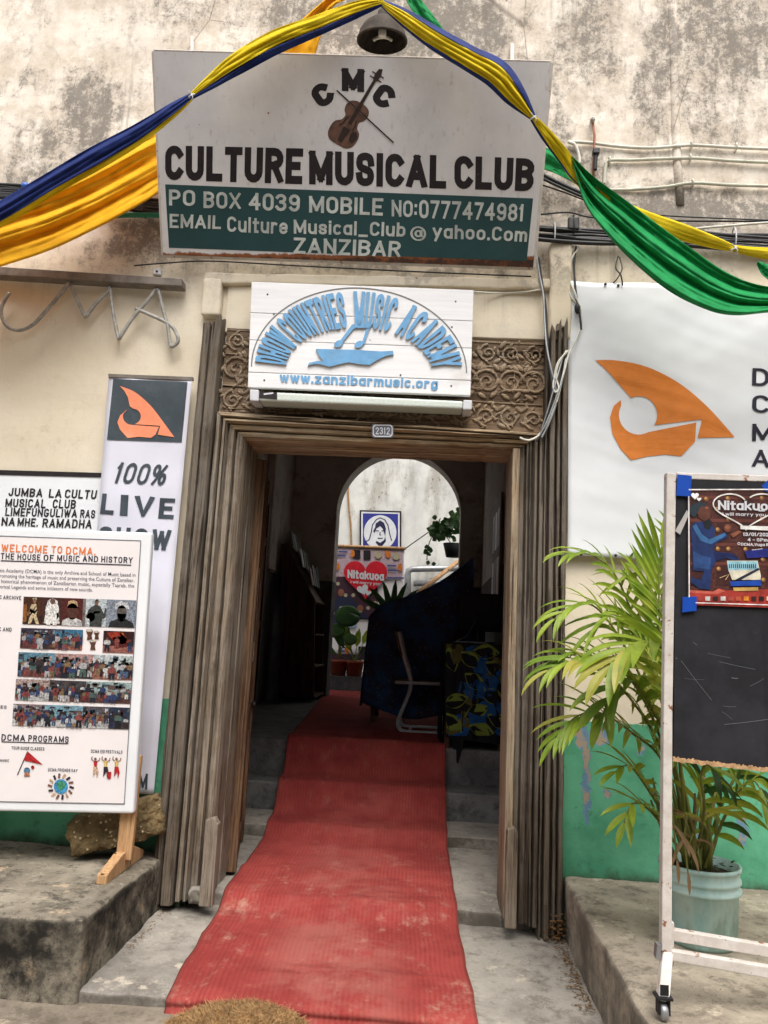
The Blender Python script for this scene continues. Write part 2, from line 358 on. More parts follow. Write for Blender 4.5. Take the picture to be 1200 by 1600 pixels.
M['lintel_wood'] = wood('weathered lintel wood', S(112, 92, 70), S(186, 162, 130), 'x', .6, grey=S(176, 162, 140))
M['carved'] = wood('carved dark wood', S(80, 64, 50), S(132, 110, 88), 'x', .5, grey=S(120, 106, 90))
M['relief'] = wood('carved relief wood', S(116, 98, 78), S(158, 138, 114), 'x', .6, grey=S(156, 142, 124))
M['door_wood'] = wood('door leaf wood', S(72, 52, 38), S(120, 92, 68), 'z', .3, grey=S(104, 90, 76))
M['dark_wood'] = wood('dark interior wood', S(66, 46, 34), S(104, 76, 58), 'z', .3, rough=.6)
M['pine'] = wood('planed pine', S(178, 138, 98), S(198, 160, 118), 'z', .1, rough=.6)
M['bench_l'] = concrete('stained concrete', S(112, 104, 92), S(150, 142, 126), S(56, 52, 46), .8, S(176, 156, 130), 2.4, S(34, 32, 28))
M['bench_r'] = concrete('grey concrete', S(136, 126, 112), S(172, 161, 144), S(88, 80, 70), .6, S(196, 184, 164), 2.2, S(104, 98, 88))
M['step'] = concrete('worn cement', S(126, 121, 114), S(162, 156, 146), S(96, 90, 82), .5, S(190, 180, 164), 2.0, S(88, 82, 74))
M['street'] = concrete('dusty street paving', S(120, 110, 98), S(150, 140, 124), S(84, 76, 66), .5, S(172, 158, 138), 3.0)
M['cement_dark'] = concrete('dark cement', S(92, 92, 92), S(122, 122, 120), S(62, 62, 62), .5, None, 2.5)
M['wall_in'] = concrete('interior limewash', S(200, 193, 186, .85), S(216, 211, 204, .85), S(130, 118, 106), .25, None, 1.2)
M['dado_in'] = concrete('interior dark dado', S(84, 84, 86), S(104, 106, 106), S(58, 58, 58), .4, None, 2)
def courtyard_mat():
    x = X('mouldy courtyard plaster', rough=.9, spec=.15); v = x.mp(scale=(1, 1, .45)); a = x.noise(1.3, 6, .6, v); b_ = x.noise(5, 9, .75, v); f = x.noise(24, 7, .75, v)
    c = x.mix(x.ss(x.noise(2, 5, .6), .35, .65), S(208, 208, 204, .85), S(228, 228, 222, .85))
    c = x.mix(x.m('MULTIPLY', x.ss(x.m('ADD', a, x.m('MULTIPLY', b_, .5)), .72, .9), .7), c, S(150, 144, 134))
    c = x.mix(x.m('MULTIPLY', x.m('MULTIPLY', x.ss(f, .56, .62), x.ss(x.m('ADD', a, x.m('MULTIPLY', b_, .4)), .66, .82)), .9), c, S(84, 72, 60))
    x.set('Base Color', c); x.bump(b_, .4, .01); return x.mat
M['court'] = courtyard_mat()
def carpet_mat():
    x = X('ribbed red carpet', rough=.95, spec=.1); u = x.sep(x.uv()); rib = x.m('SINE', x.m('MULTIPLY', u[0], 2*math.pi*56)); o = x.sep()
    a = x.noise(3, 7, .7); c = x.mix(x.ss(a, .35, .65), S(134, 54, 51), S(154, 68, 63))
    c = x.mix(x.m('MULTIPLY', x.ss(rib, -1, 1, .38, .0), x.ss(x.noise(7, 5, .7), .3, .6)), c, S(112, 43, 41))
    near = x.ss(o[1], 1.3, -.1, .3, 1)
    d1 = x.noise(4.2, 9, .78, x.mp(loc=(2, 8, 3), scale=(1.4, .8, 1))); d2 = x.noise(11, 8, .75, x.mp(loc=(5, 1, 3))); c = x.mix(x.m('MULTIPLY', x.m('MULTIPLY', x.ss(d1, .50, .66), x.ss(d2, .42, .62)), x.m('MULTIPLY', near, .8)), c, S(172, 132, 116))
    tread = x.m('MULTIPLY', x.ss(x.m('ABSOLUTE', x.m('SUBTRACT', u[0], .52)), .34, .1), x.ss(x.noise(2.6, 8, .75, x.mp(loc=(1, 3, 8))), .44, .62)); c = x.mix(x.m('MULTIPLY', tread, x.m('MULTIPLY', near, .5)), c, S(158, 102, 92))
    dk = x.ss(x.noise(2.4, 7, .7, x.mp(loc=(6, 1, 2), scale=(.6, 2.2, 1))), .54, .70, 0, .55); c = x.mix(dk, c, S(106, 42, 40))
    edge = x.ss(x.m('ADD', x.m('ABSOLUTE', x.m('SUBTRACT', u[0], .5)), x.m('MULTIPLY', x.noise(12, 6, .7), .03)), .495, .515); c = x.mix(x.m('MULTIPLY', edge, .5), c, S(92, 52, 46))
    sp = x.ss(x.noise(36, 3, .5), .74, .77); c = x.mix(x.m('MULTIPLY', sp, .8), c, S(120, 96, 80))
    x.set('Base Color', c); x.bump(rib, .3, .005); x.bump(x.noise(140, 4, .7), .3, .003); x.bump(x.noise(6, 6, .7), .25, .02); return x.mat
M['carpet'] = carpet_mat()
def sign_white():
    x = X('enamelled sheet steel', rough=.45, spec=.4); n = x.noise(3, 6, .6); g = x.noise(2.2, 4, .55, x.mp(scale=(1, 1, .4)))
    c = x.mix(x.ss(n, .35, .65), S(206, 204, 206, .95), S(220, 218, 218, .95)); c = x.mix(x.m('MULTIPLY', x.ss(x.noise(40, 5, .7, x.mp(scale=(1, 1, .06))), .56, .70), .32), c, S(160, 148, 134)); c = x.mix(x.m('MULTIPLY', x.ss(x.noise(16, 6, .7, x.mp(scale=(1, 1, .10), loc=(4, 4, 4))), .62, .72), .35), c, S(150, 112, 82))
    c = x.mix(x.m('MULTIPLY', x.ss(g, .58, .75), .2), c, S(168, 160, 152))
    o = x.sep(); r = x.noise(11, 7, .75); r2 = x.m('ADD', x.ss(o[2], .055, .0), x.m('MULTIPLY', x.m('SUBTRACT', r, .5), 1.6))
    c = x.mix(x.ss(r2, .35, .6), c, S(132, 78, 44)); c = x.mix(x.ss(r2, .75, 1.05), c, S(62, 40, 30))
    sp = x.ss(x.noise(30, 3, .5, x.mp(loc=(1, 1, 8))), .76, .79); c = x.mix(sp, c, S(120, 76, 48))
    x.set('Base Color', c); x.bump(r, .15, .004); return x.mat
def chipped(name, col, under, rough=.5):
    x = X(name, rough=rough, spec=.3); n = x.noise(9, 5, .6); c = x.mix(x.ss(n, .3, .7), tuple(k*.8 for k in col[:3])+(1,), tuple(k*1.25 for k in col[:3])+(1,))
    c = x.mix(x.m('MULTIPLY', x.ss(x.noise(70, 6, .75), .63, .68), .7), c, under); x.set('Base Color', c); return x.mat
M['black'] = chipped('black sign paint', S(34, 28, 30), S(120, 114, 110))
M['green_paint'] = simple('dark green sign paint', S(34, 68, 70), .5, .35, .12, 5, dirt=S(60, 88, 86), dirt_amt=.25)
M['cream_paint'] = chipped('pale lettering paint', S(196, 202, 198, .85), S(110, 128, 126))
M['violin'] = simple('painted violin brown', S(92, 66, 54), .6, .3, .35, 24)
M['violin_dark'] = flatm('painted violin dark', (48, 36, 32), 1)
def board_white():
    x = X('painted white boards', rough=.6, spec=.3); v = x.mp(scale=(.06, 1, 1)); n = x.noise(26, 7, .7, v); n2 = x.noise(3, 6, .65)
    c = x.mix(x.ss(n, .35, .7), S(224, 224, 226, .95), S(238, 238, 238, .95)); c = x.mix(x.m('MULTIPLY', x.ss(n2, .56, .74), .3), c, S(176, 168, 156))
    sp = x.ss(x.noise(24, 4, .6, x.mp(loc=(4, 4, 1))), .70, .75); c = x.mix(x.m('MULTIPLY', sp, .6), c, S(120, 106, 92)); x.set('Base Color', c); x.bump(n, .25, .004); return x.mat
M['board_white'] = board_white()
M['blue_paint'] = simple('sky blue paint', S(104, 156, 198), .6, .3, .1, 20, dirt=S(140, 170, 190), dirt_amt=.4)
M['bluegrey'] = flatm('grey blue plywood edge', (120, 120, 118), .9)
M['vinyl'] = simple('white vinyl sheet', S(226, 229, 232, .95), .4, .4, .04, 3)
M['vinyl_lilac'] = simple('white printed vinyl', S(218, 218, 230, .92), .45, .35, .03, 3)
M['paper_pink'] = simple('pale pink print', S(228, 222, 222, .95), .5, .3, .03, 3)
M['orange'] = flatm('orange print', (218, 128, 52), .95, .45)
M['salmon'] = simple('salmon print', S(232, 140, 104), .5, .3, .06, 30, dirt=S(236, 170, 140), dirt_amt=.4)
M['slate'] = simple('slate print', S(58, 68, 74), .45, .4, .1, 30, dirt=S(80, 90, 94), dirt_amt=.5)
M['slate_text'] = chipped('slate lettering', S(62, 70, 78), S(150, 152, 160))
M['navy_text'] = flatm('dark lettering', (34, 34, 48), 1)
M['orange_text'] = flatm('orange lettering', (212, 118, 64), 1)
M['grey_text'] = flatm('grey lettering', (96, 96, 104), 1)
def cloth(name, a, b_, rough=.75):
    x = X(name, rough=rough, spec=.25); n = x.noise(9, 5, .6); c = x.mix(x.ss(n, .3, .7), a, b_); x.set('Base Color', c)
    x.bump(x.noise(14, 7, .75, None, 1.2), .35, .012); x.bump(x.noise(120, 4, .6), .2, .002)
    tr = x.nt.nodes.new('ShaderNodeBsdfTranslucent'); x.nt.links.new(c, tr.inputs['Color']); ms = x.nt.nodes.new('ShaderNodeMixShader'); ms.inputs[0].default_value = .28   # thin cloth lets some light through
    on = [n_ for n_ in x.nt.nodes if n_.type == 'OUTPUT_MATERIAL'][0]; x.nt.links.new(x.b.outputs[0], ms.inputs[1]); x.nt.links.new(tr.outputs[0], ms.inputs[2]); x.nt.links.new(ms.outputs[0], on.inputs[0]); return x.mat
M['yellow_cloth'] = cloth('yellow satin', S(238, 176, 24), S(248, 192, 44), .85)
M['lemon_cloth'] = cloth('lemon satin', S(222, 196, 20), S(234, 210, 44), .85)
M['blue_cloth'] = cloth('navy satin', S(28, 44, 104), S(40, 60, 130), .6)
M['green_cloth'] = cloth('green satin', S(18, 138, 72), S(32, 160, 88), .7)
M['cable'] = simple('black cable sheath', S(34, 34, 36), .5, .4, .2, 20, dirt=S(90, 86, 80), dirt_amt=.5)
M['cable_green'] = flatm('green conduit', (52, 140, 112), .8)
M['cable_white'] = simple('white cable sheath', S(206, 204, 192), .55, .35, .1, 20, dirt=S(150, 140, 124), dirt_amt=.4)
M['conduit_cream'] = simple('painted conduit', S(196, 196, 180), .7, .25, .1, 14, dirt=S(150, 136, 118), dirt_amt=.6)
M['conduit_wall'] = simple('limewashed conduit', S(214, 196, 174, .9), .85, .2, .1, 8, dirt=S(140, 124, 108), dirt_amt=.7)
M['chair_steel'] = simple('grey painted tube', S(176, 178, 182), .45, .45, .1, 14, dirt=S(120, 112, 104))
M['steel'] = simple('galvanised steel', S(150, 152, 154), .45, .5, .15, 14, metal=.6, dirt=S(110, 104, 98))
def rusty_white():
    x = X('rusty white steel', rough=.55, spec=.35); n = x.noise(14, 6, .7); r = x.noise(26, 6, .7, x.mp(loc=(3, 3, 3)))
    c = x.mix(x.ss(n, .35, .65), S(186, 178, 170), S(204, 198, 192)); c = x.mix(x.ss(r, .60, .66), c, S(132, 78, 46)); c = x.mix(x.ss(r, .68, .74), c, S(84, 48, 32))
    x.set('Base Color', c); x.bump(r, .2, .003); return x.mat
M['rusty'] = rusty_white()
M['neon'] = simple('cloudy glass tube', S(150, 148, 142), .35, .5, .3, 30, dirt=S(96, 90, 82))
M['neon_bar'] = simple('grey perspex bar', S(112, 104, 96), .5, .4, .25, 16, dirt=S(70, 62, 54))
M['rubber'] = flatm('black rubber', (32, 32, 34), 1, .6)
M['tube_lens'] = simple('prismatic lens', S(196, 204, 196), .4, .4, .06, 60)
M['plastic_white'] = flatm('white plastic', (206, 208, 212), .9, .4)
M['enamel'] = simple('slate enamel', S(82, 84, 94), .35, .5, .1, 20)
def chalk():
    x = X('chalkboard paint', rough=.7, spec=.3); n = x.noise(3, 8, .7); s1 = x.noise(9, 7, .7, x.mp(scale=(1, 1, .12)))
    c = x.mix(x.ss(n, .38, .66), S(24, 24, 28), S(40, 40, 46)); c = x.mix(x.m('MULTIPLY', x.ss(s1, .56, .7), .5), c, S(16, 16, 19)); c = x.mix(x.m('MULTIPLY', x.ss(x.noise(20, 8, .8), .62, .72), .3), c, S(84, 84, 90))
    x.set('Base Color', c); return x.mat
M['chalk'] = chalk(); M['chalk_mark'] = flatm('chalk scratch', (120, 120, 126), .8)
M['chip'] = simple('broken chipboard', S(176, 142, 106), .9, .1, .3, 60, bump=.4)
M['blue_tape'] = flatm('blue tape', (22, 72, 168), .9, .4); M['grey_tape'] = flatm('old tape', (176, 172, 170), .9, .5)
def leafm(name, a, b_, tip):
    x = X(name, rough=.45, spec=.4); u = x.sep(x.uv()); n = x.noise(5, 4, .6); c = x.mix(x.ss(n, .35, .65), a, b_); c = x.mix(x.ss(x.noise(3, 3, .5, x.mp(loc=(5, 2, 2))), .58, .7, 0, .8), c, tip)
    x.set('Base Color', c)
    try: x.set('Transmission Weight', 0.0); x.set('Subsurface Weight', 0.0)
    except Exception: pass
    # let some light through the blade
    tr = x.nt.nodes.new('ShaderNodeBsdfTranslucent'); x.nt.links.new(c, tr.inputs['Color']); ms = x.nt.nodes.new('ShaderNodeMixShader'); ms.inputs[0].default_value = .3
    outn = [n_ for n_ in x.nt.nodes if n_.type == 'OUTPUT_MATERIAL'][0]; x.nt.links.new(x.b.outputs[0], ms.inputs[1]); x.nt.links.new(tr.outputs[0], ms.inputs[2]); x.nt.links.new(ms.outputs[0], outn.inputs[0]); return x.mat
M['leaf'] = leafm('palm leaf', S(106, 136, 32, .9), S(156, 176, 56, .9), S(192, 188, 78, .9)); M['leaf_dark'] = leafm('dark leaf', S(34, 66, 28), S(58, 92, 40), S(70, 100, 44))
M['leaf_yellow'] = leafm('yellowed palm leaf', S(150, 152, 62), S(176, 170, 82), S(160, 140, 76)); M['leaf_dry'] = leafm('dry palm leaf', S(140, 112, 80), S(170, 140, 104), S(110, 86, 62))
M['stem'] = simple('palm stem', S(112, 116, 56), .6, .3, .3, 10, dirt=S(120, 94, 62))
M['soil'] = simple('dark soil', S(52, 42, 34), .95, .1, .4, 40, bump=.6)
def bucketm():
    x = X('stained plastic bucket', rough=.5, spec=.35); o = x.sep(); n = x.noise(7, 7, .7, x.mp(scale=(1, 1, .35))); n2 = x.noise(24, 6, .7)
    c = x.mix(x.ss(n, .34, .64), S(150, 190, 186), S(190, 214, 206)); c = x.mix(x.m('MULTIPLY', x.ss(n2, .56, .7), .6), c, S(190, 200, 190)); c = x.mix(x.m('MULTIPLY', x.ss(x.m('ADD', n, x.m('MULTIPLY', o[2], -1.3)), .34, .5), .7), c, S(112, 138, 122))
    x.set('Base Color', c); return x.mat
M['bucket'] = bucketm()
def coralm():
    x = X('coral rag stone', rough=.95, spec=.1); a = x.noise(9, 7, .7); v = x.vor(38); c = x.mix(x.ss(a, .35, .65), S(88, 76, 54), S(126, 108, 78)); c = x.mix(x.m('MULTIPLY', x.ss(v, .28, .16), x.ss(x.noise(12, 4, .6), .5, .58)), c, S(198, 180, 148)); c = x.mix(x.ss(x.noise(5, 5, .6, x.mp(loc=(3, 2, 1))), .56, .7, 0, .6), c, S(60, 54, 36))
    x.set('Base Color', c); x.bump(x.m('ADD', a, x.m('MULTIPLY', v, -.5)), .9, .02); return x.mat
M['coral'] = coralm()
M['coir'] = simple('coir fibre', S(150, 120, 84), .95, .1, .35, 30); M['coir_dark'] = simple('coir backing', S(120, 88, 54), .95, .1, .3, 40)
# ------------------------------------------------------------------ brush lettering: glyphs drawn as strokes in a unit box
def _a(cx, cy, rx, ry, a0, a1, n=7): return [(cx+rx*math.cos(R(a0+(a1-a0)*i/n)), cy+ry*math.sin(R(a0+(a1-a0)*i/n))) for i in range(n+1)]
_S = [p for p in curve([(1, .76), (.9, .93), (.5, 1), (.1, .93), (0, .75), (.12, .58), (.5, .5), (.88, .42), (1, .25), (.9, .07), (.5, 0), (.1, .07), (0, .24)], 3)]
_O = _a(.5, .72, .5, .28, 0, 180)+_a(.5, .28, .5, .28, 180, 360)+[(1, .72)]
_o = _a(.5, .46, .5, .24, 0, 180)+_a(.5, .24, .5, .24, 180, 360)+[(1, .46)]
_bow = lambda y0, y1, x0=.5: [(0, y1)]+_a(x0, (y0+y1)/2, 1-x0, (y1-y0)/2, 90, -90)+[(0, y0)]
GL = {
 'A': (.72, [[(0, 0), (.5, 1)], [(.5, 1), (1, 0)], [(.24, .3), (.76, .3)]]), 'B': (.62, [[(0, 0), (0, 1)], _bow(.53, 1, .45), _bow(0, .53, .5)]),
 'C': (.62, [_a(.5, .72, .5, .28, 26, 180)+_a(.5, .28, .5, .28, 180, 334)]), 'D': (.64, [[(0, 0), (0, 1)], [(0, 1)]+_a(.4, .6, .6, .4, 90, 0)+_a(.4, .4, .6, .4, 0, -90)+[(0, 0)]]),
 'E': (.56, [[(1, 1), (0, 1), (0, 0), (1, 0)], [(.1, .51), (.8, .51)]]), 'F': (.54, [[(1, 1), (0, 1), (0, 0)], [(.1, .5), (.8, .5)]]),
 'G': (.64, [_a(.5, .72, .5, .28, 28, 180)+_a(.5, .28, .5, .28, 180, 360)+[(1, .42)], [(1, .42), (.62, .42)]]), 'H': (.64, [[(0, 0), (0, 1)], [(1, 0), (1, 1)], [(.1, .5), (.9, .5)]]),
 'I': (0, [[(.5, 0), (.5, 1)]]), 'J': (.5, [[(1, 1), (1, .28)]+_a(.5, .28, .5, .28, 0, -170)]), 'K': (.64, [[(0, 0), (0, 1)], [(1, 1), (.1, .42)], [(.36, .6), (1, 0)]]),
 'L': (.52, [[(0, 1), (0, 0), (1, 0)]]), 'M': (.86, [[(0, 0), (0, 1)], [(0, 1), (.5, .12)], [(.5, .12), (1, 1)], [(1, 1), (1, 0)]]), 'N': (.66, [[(0, 0), (0, 1)], [(0, 1), (1, 0)], [(1, 0), (1, 1)]]),
 'O': (.64, [_O]), 'P': (.6, [[(0, 0), (0, 1)], _bow(.46, 1)]), 'Q': (.66, [_O, [(.6, .3), (1, 0)]]), 'R': (.62, [[(0, 0), (0, 1)], _bow(.5, 1), [(.5, .5), (1, 0)]]),
 'S': (.58, [_S]), 'T': (.58, [[(0, 1), (1, 1)], [(.5, 1), (.5, 0)]]), 'U': (.62, [[(0, 1), (0, .28)]+_a(.5, .28, .5, .28, 180, 360)+[(1, 1)]]), 'V': (.68, [[(0, 1), (.5, 0)], [(.5, 0), (1, 1)]]),
 'W': (.94, [[(0, 1), (.25, 0)], [(.25, 0), (.5, .9)], [(.5, .9), (.75, 0)], [(.75, 0), (1, 1)]]), 'X': (.66, [[(0, 1), (1, 0)], [(0, 0), (1, 1)]]), 'Y': (.66, [[(0, 1), (.5, .45)], [(1, 1), (.5, .45)], [(.5, .45), (.5, 0)]]),
 'Z': (.6, [[(0, 1), (1, 1)], [(1, 1), (0, 0)], [(0, 0), (1, 0)]]),
 '0': (.6, [_O]), '1': (.2, [[(.5, 0), (.5, 1)], [(.5, 1), (-.1, .8)]]), '2': (.58, [_a(.5, .74, .5, .26, 170, -20)+[(0, 0)], [(0, 0), (1, 0)]]), '3': (.58, [_a(.45, .77, .5, .23, 160, -90), _a(.45, .27, .55, .27, 90, -160)]),
 '4': (.64, [[(.75, 0), (.75, 1)], [(.75, 1), (0, .3)], [(0, .3), (1, .3)]]), '5': (.58, [[(.95, 1), (.1, 1), (.05, .56)], [(.05, .56)]+_a(.45, .31, .55, .31, 110, -160)]), '6': (.6, [_a(.5, .72, .5, .28, 30, 180)+_a(.5, .28, .5, .28, 180, 360)+_a(.5, .3, .5, .28, 0, 180)]),
 '7': (.56, [[(0, 1), (1, 1)], [(1, 1), (.3, 0)]]), '8': (.6, [_a(.5, .76, .44, .24, 0, 360, 14), _a(.5, .27, .5, .27, 0, 360, 14)]), '9': (.6, [_a(.5, .72, .5, .28, 0, 360, 14), [(1, .72), (1, .28)]+_a(.5, .28, .5, .28, 0, -150)]),
 '%': (.9, [_a(.2, .74, .2, .26, 0, 360, 12), _a(.8, .26, .2, .26, 0, 360, 12), [(.85, 1), (.15, 0)]]), '.': (0, [[(.5, 0), (.5, .04)]]), ':': (0, [[(.5, .2), (.5, .22)], [(.5, .75), (.5, .77)]]), '_': (.6, [[(0, -.12), (1, -.12)]]), '-': (.4, [[(0, .42), (1, .42)]]), ',': (0, [[(.5, .02), (.3, -.14)]]), '/': (.5, [[(0, 0), (1, 1)]]), '(': (.25, [_a(1, .5, 1, .6, 120, 240)]), ')': (.25, [_a(0, .5, 1, .6, 60, -60)]),
 '@': (.8, [_a(.5, .4, .5, .5, -50, 300, 16), _a(.5, .4, .2, .22, 0, 360, 10), [(.72, .62), (.74, .22)]]),
 'a': (.54, [_o, [(1, .7), (1, 0)]]), 'b': (.54, [[(0, 1), (0, 0)], _o]), 'c': (.5, [_a(.5, .46, .5, .24, 45, 180)+_a(.5, .24, .5, .24, 180, 315)]), 'd': (.54, [[(1, 1), (1, 0)], _o]), 'e': (.54, [[(0, .36), (1, .36)]+_a(.5, .46, .5, .24, 0, 180)+_a(.5, .24, .5, .24, 180, 330)]),
 'g': (.54, [_o, [(1, .7), (1, -.1)]+_a(.5, -.06, .5, .2, 0, -150)]), 'h': (.54, [[(0, 1), (0, 0)], _a(.5, .42, .5, .28, 180, 0)+[(1, 0)]]), 'i': (0, [[(.5, 0), (.5, .7)], [(.5, .97), (.5, .99)]]), 'k': (.54, [[(0, 0), (0, 1)], [(1, .7), (.1, .3)], [(.35, .42), (1, 0)]]), 'l': (0, [[(.5, 0), (.5, 1)]]),
 'm': (.84, [[(0, .7), (0, 0)], _a(.25, .45, .25, .25, 180, 0)+[(.5, 0)], _a(.75, .45, .25, .25, 180, 0)+[(1, 0)]]), 'n': (.54, [[(0, .7), (0, 0)], _a(.5, .42, .5, .28, 180, 0)+[(1, 0)]]), 'o': (.54, [_o]), 'p': (.54, [[(0, .7), (0, -.28)], _o]), 'r': (.38, [[(0, .7), (0, 0)], _a(.6, .42, .6, .28, 180, 60)]),
 's': (.48, [[(x, y*.7) for x, y in _S]]), 't': (.36, [[(.4, .95), (.4, .0), (.9, 0)], [(0, .7), (1, .7)]]), 'u': (.54, [[(0, .7), (0, .26)]+_a(.5, .26, .5, .26, 180, 360), [(1, .7), (1, 0)]]), 'v': (.54, [[(0, .7), (.5, 0)], [(.5, 0), (1, .7)]]), 'w': (.8, [[(0, .7), (.25, 0)], [(.25, 0), (.5, .66)], [(.5, .66), (.75, 0)], [(.75, 0), (1, .7)]]),
 'x': (.54, [[(0, .7), (1, 0)], [(0, 0), (1, .7)]]), 'y': (.56, [[(0, .7), (.5, .05)], [(1, .7), (.25, -.28)]]), 'z': (.5, [[(0, .7), (1, .7)], [(1, .7), (0, 0)], [(0, 0), (1, 0)]]), 'f': (.36, [[(.35, 0), (.35, .75)]+_a(.75, .75, .4, .22, 180, 90), [(0, .66), (.9, .66)]])}
def stroke_strip(pts, hx, hy):
    """offset a centre line to both sides with mitred joints; ends run on square"""
    P = [p for i, p in enumerate(pts) if i == 0 or math.hypot(p[0]-pts[i-1][0], p[1]-pts[i-1][1]) > 1e-4]
    if len(P) < 2: return [], []
    closed = math.hypot(P[0][0]-P[-1][0], P[0][1]-P[-1][1]) < 1e-3
    def nrm(a, c):
        dx, dy = (c[0]-a[0])/hx, (c[1]-a[1])/hy; l = math.hypot(dx, dy) or 1; return (-dy/l, dx/l)
    L = []
    n = len(P)
    for i in range(n):
        if closed and i in (0, n-1): n1 = nrm(P[-2], P[0]); n2 = nrm(P[0], P[1])
        else: n1 = nrm(P[max(i-1, 0)], P[max(i-1, 0)+1]); n2 = nrm(P[min(i, n-2)], P[min(i, n-2)+1])
        mx, my = n1[0]+n2[0], n1[1]+n2[1]; l2 = mx*mx+my*my
        if l2 < .35: mx, my = n2; k = 1
        else: k = 2/l2
        ex = ey = 0
        if not closed and i in (0, n-1):
            s_ = -1 if i == 0 else 1; t = n2 if i == 0 else n1; ex, ey = t[1]*s_, -t[0]*s_
        L.append(((P[i][0]+(mx*k+ex)*hx, P[i][1]+(my*k+ey)*hy), (P[i][0]+(-mx*k+ex)*hx, P[i][1]+(-my*k+ey)*hy)))
    vs_ = [p for q in L for p in q]; return vs_, [(2*i, 2*i+1, 2*i+3, 2*i+2) for i in range(n-1)]
def glyphs(s_, wt, asp=1.0, gap=.13, space=.3):
    """all strokes of a line of text: height 1, width scaled later; wt = stroke weight / height; asp squeezes"""
    out = []; x = 0
    for ch in s_:
        if ch == ' ': x += space; continue
        w_, st = GL[ch]; W_ = max(w_*asp, 0)+wt
        hv = wt/2*.92
        for k, pts in enumerate(st):
            q = [(x+wt/2+px*(W_-wt), hv+py*(1-2*hv)) for px, py in pts]
            vs_, fs_ = stroke_strip(q, wt/2, hv)
            lo, hi = (0, 1)
            desc = ch in 'gpy,_()@'
            vs_ = [(vx, vy if desc else min(hi, max(lo, vy))) for vx, vy in vs_]
            out.append((vs_, fs_, k))
        x += W_+gap
    return out, x-gap
def paint(b, s_, q, pl, off=.002, wt=.2, mi=0, asp=.8, gap=.1, slant=0.0, jig=0.0):
    """brush lettering between image corners q (cap height box)"""
    G, W_ = glyphs(s_, wt, asp, gap)
    for vs_, fs_, k in G:
        out = []
        for x, y in vs_:
            u = x/W_+slant*(y-.5); v_ = 1-y; a = bil(q, u, v_); out.append(pl(a[0], a[1], off+k*.00018))
        b.add(out, fs_, mi)
def paint_line(b, s_, x0, x1, yt, yb, sl, pl, off=.002, wt=.17, mi=0, lean=-.05, **kw):
    d = sl*(x1-x0); h = yb-yt; paint(b, s_, [(x0+lean*-h, yt), (x1+lean*-h, yt+d), (x1, yb+d), (x0, yb)], pl, off, wt, mi, **kw)
def bil(Q, u, v): return tuple(Q[0][i]*(1-u)*(1-v)+Q[1][i]*u*(1-v)+Q[2][i]*u*v+Q[3][i]*(1-u)*v for i in (0, 1))

from mathutils.geometry import tessellate_polygon
def wavy(b, pts, fn, lev=2, mi=0):
    """a flat outline laid onto a wavy sheet: fn(px, py) -> world point"""
    tr = [tuple(pts[i] for i in t) for t in tessellate_polygon([[V((p[0], p[1], 0)) for p in pts]])]
    for _ in range(lev):
        nt = []
        for a, c, e in tr:
            ac, ce, ea = [((p[0]+q[0])/2, (p[1]+q[1])/2) for p, q in ((a, c), (c, e), (e, a))]
            nt += [(a, ac, ea), (ac, c, ce), (ea, ce, e), (ac, ce, ea)]
        tr = nt
    for t in tr: b.add([fn(*p) for p in t], ((0, 1, 2),), mi)
# ------------------------------------------------------------------ the setting
Z_ST, Z1, Z2, Z3, Z4, ZF = .183, .21, .275, .344, .53, .781
b = B(); b.grid(lambda u, v: ((u-.5)*60, -40+v*40.2, Z_ST-.012+.012*NZ.noise(V(((u-.5)*60, v*40, 0))*1.5)), 200, 200)
tag(b.build('street', M['street'], smooth=True, at=(0, 0, 0)), kind='structure')
b = B()
b.rough(-1.29, .70, -.925, .30, .0, Z1, .035, .016, .009, 5)
b.rough(-1.29, .70, .055, 1.40, .0, Z2, .035, .016, .009, 5)
b.rough(-1.30, .66, 1.18, 1.8, .0, Z3, .07, .01, .004, 4)
tag(b.build('entrance_steps', M['step'], smooth=True, at=(0, 0, 0)), kind='structure')
b = B()
b.rough(-1.9, .66, 1.605, 2.2, .05, Z4, .08, .012, .004, 4)
b.rough(-1.9, .66, 1.946, 2.6, .05, ZF, .08, .012, .004, 4)
b.box(-1.9, .66, 2.58, 6.3, .3, ZF-.004); b.box(-5, 3, 6.3, 9.5, .3, ZF-.002)
tag(b.build('hall_floor', M['cement_dark'], at=(0, 0, 0)), kind='structure')
# ------------------------------------------------------------------ the club house
XL, XR, ZT = -1.06, .45, 2.62                        # masonry opening behind the timber frame
bld = thing('club_house', 'old limewashed town house with a green painted base, carved wooden doorway and dim entrance hall', 'house')
def wall_fn(x, z): return -.004+.012*NZ.noise(V((x*1.3, z*1.3, 4)))+.005*NZ.noise(V((x*6, z*6, 1)))
b = B()
NXW, NZW = 150, 140; x0, x1, z0, z1 = -4.6, 4.4, .05, 7.0
def wf(u, v):
    x = x0+(x1-x0)*u; z = z0+(z1-z0)*v; return (x, wall_fn(x, z), z)
inside = lambda u, v: (XL-.1 < x0+(x1-x0)*u < XR+.1 and z0+(z1-z0)*v < ZT+.1)
b.grid(wf, NXW, NZW, 0, inside)
b.box(-4.6, XL-.1, .03, .5, .05, 7.0); b.box(XR+.1, 4.4, .03, .5, .05, 7.0); b.box(XL-.1, XR+.1, .03, .5, ZT+.08, 7.0)
b.build('facade_wall', M['plaster'], bld, smooth=False)
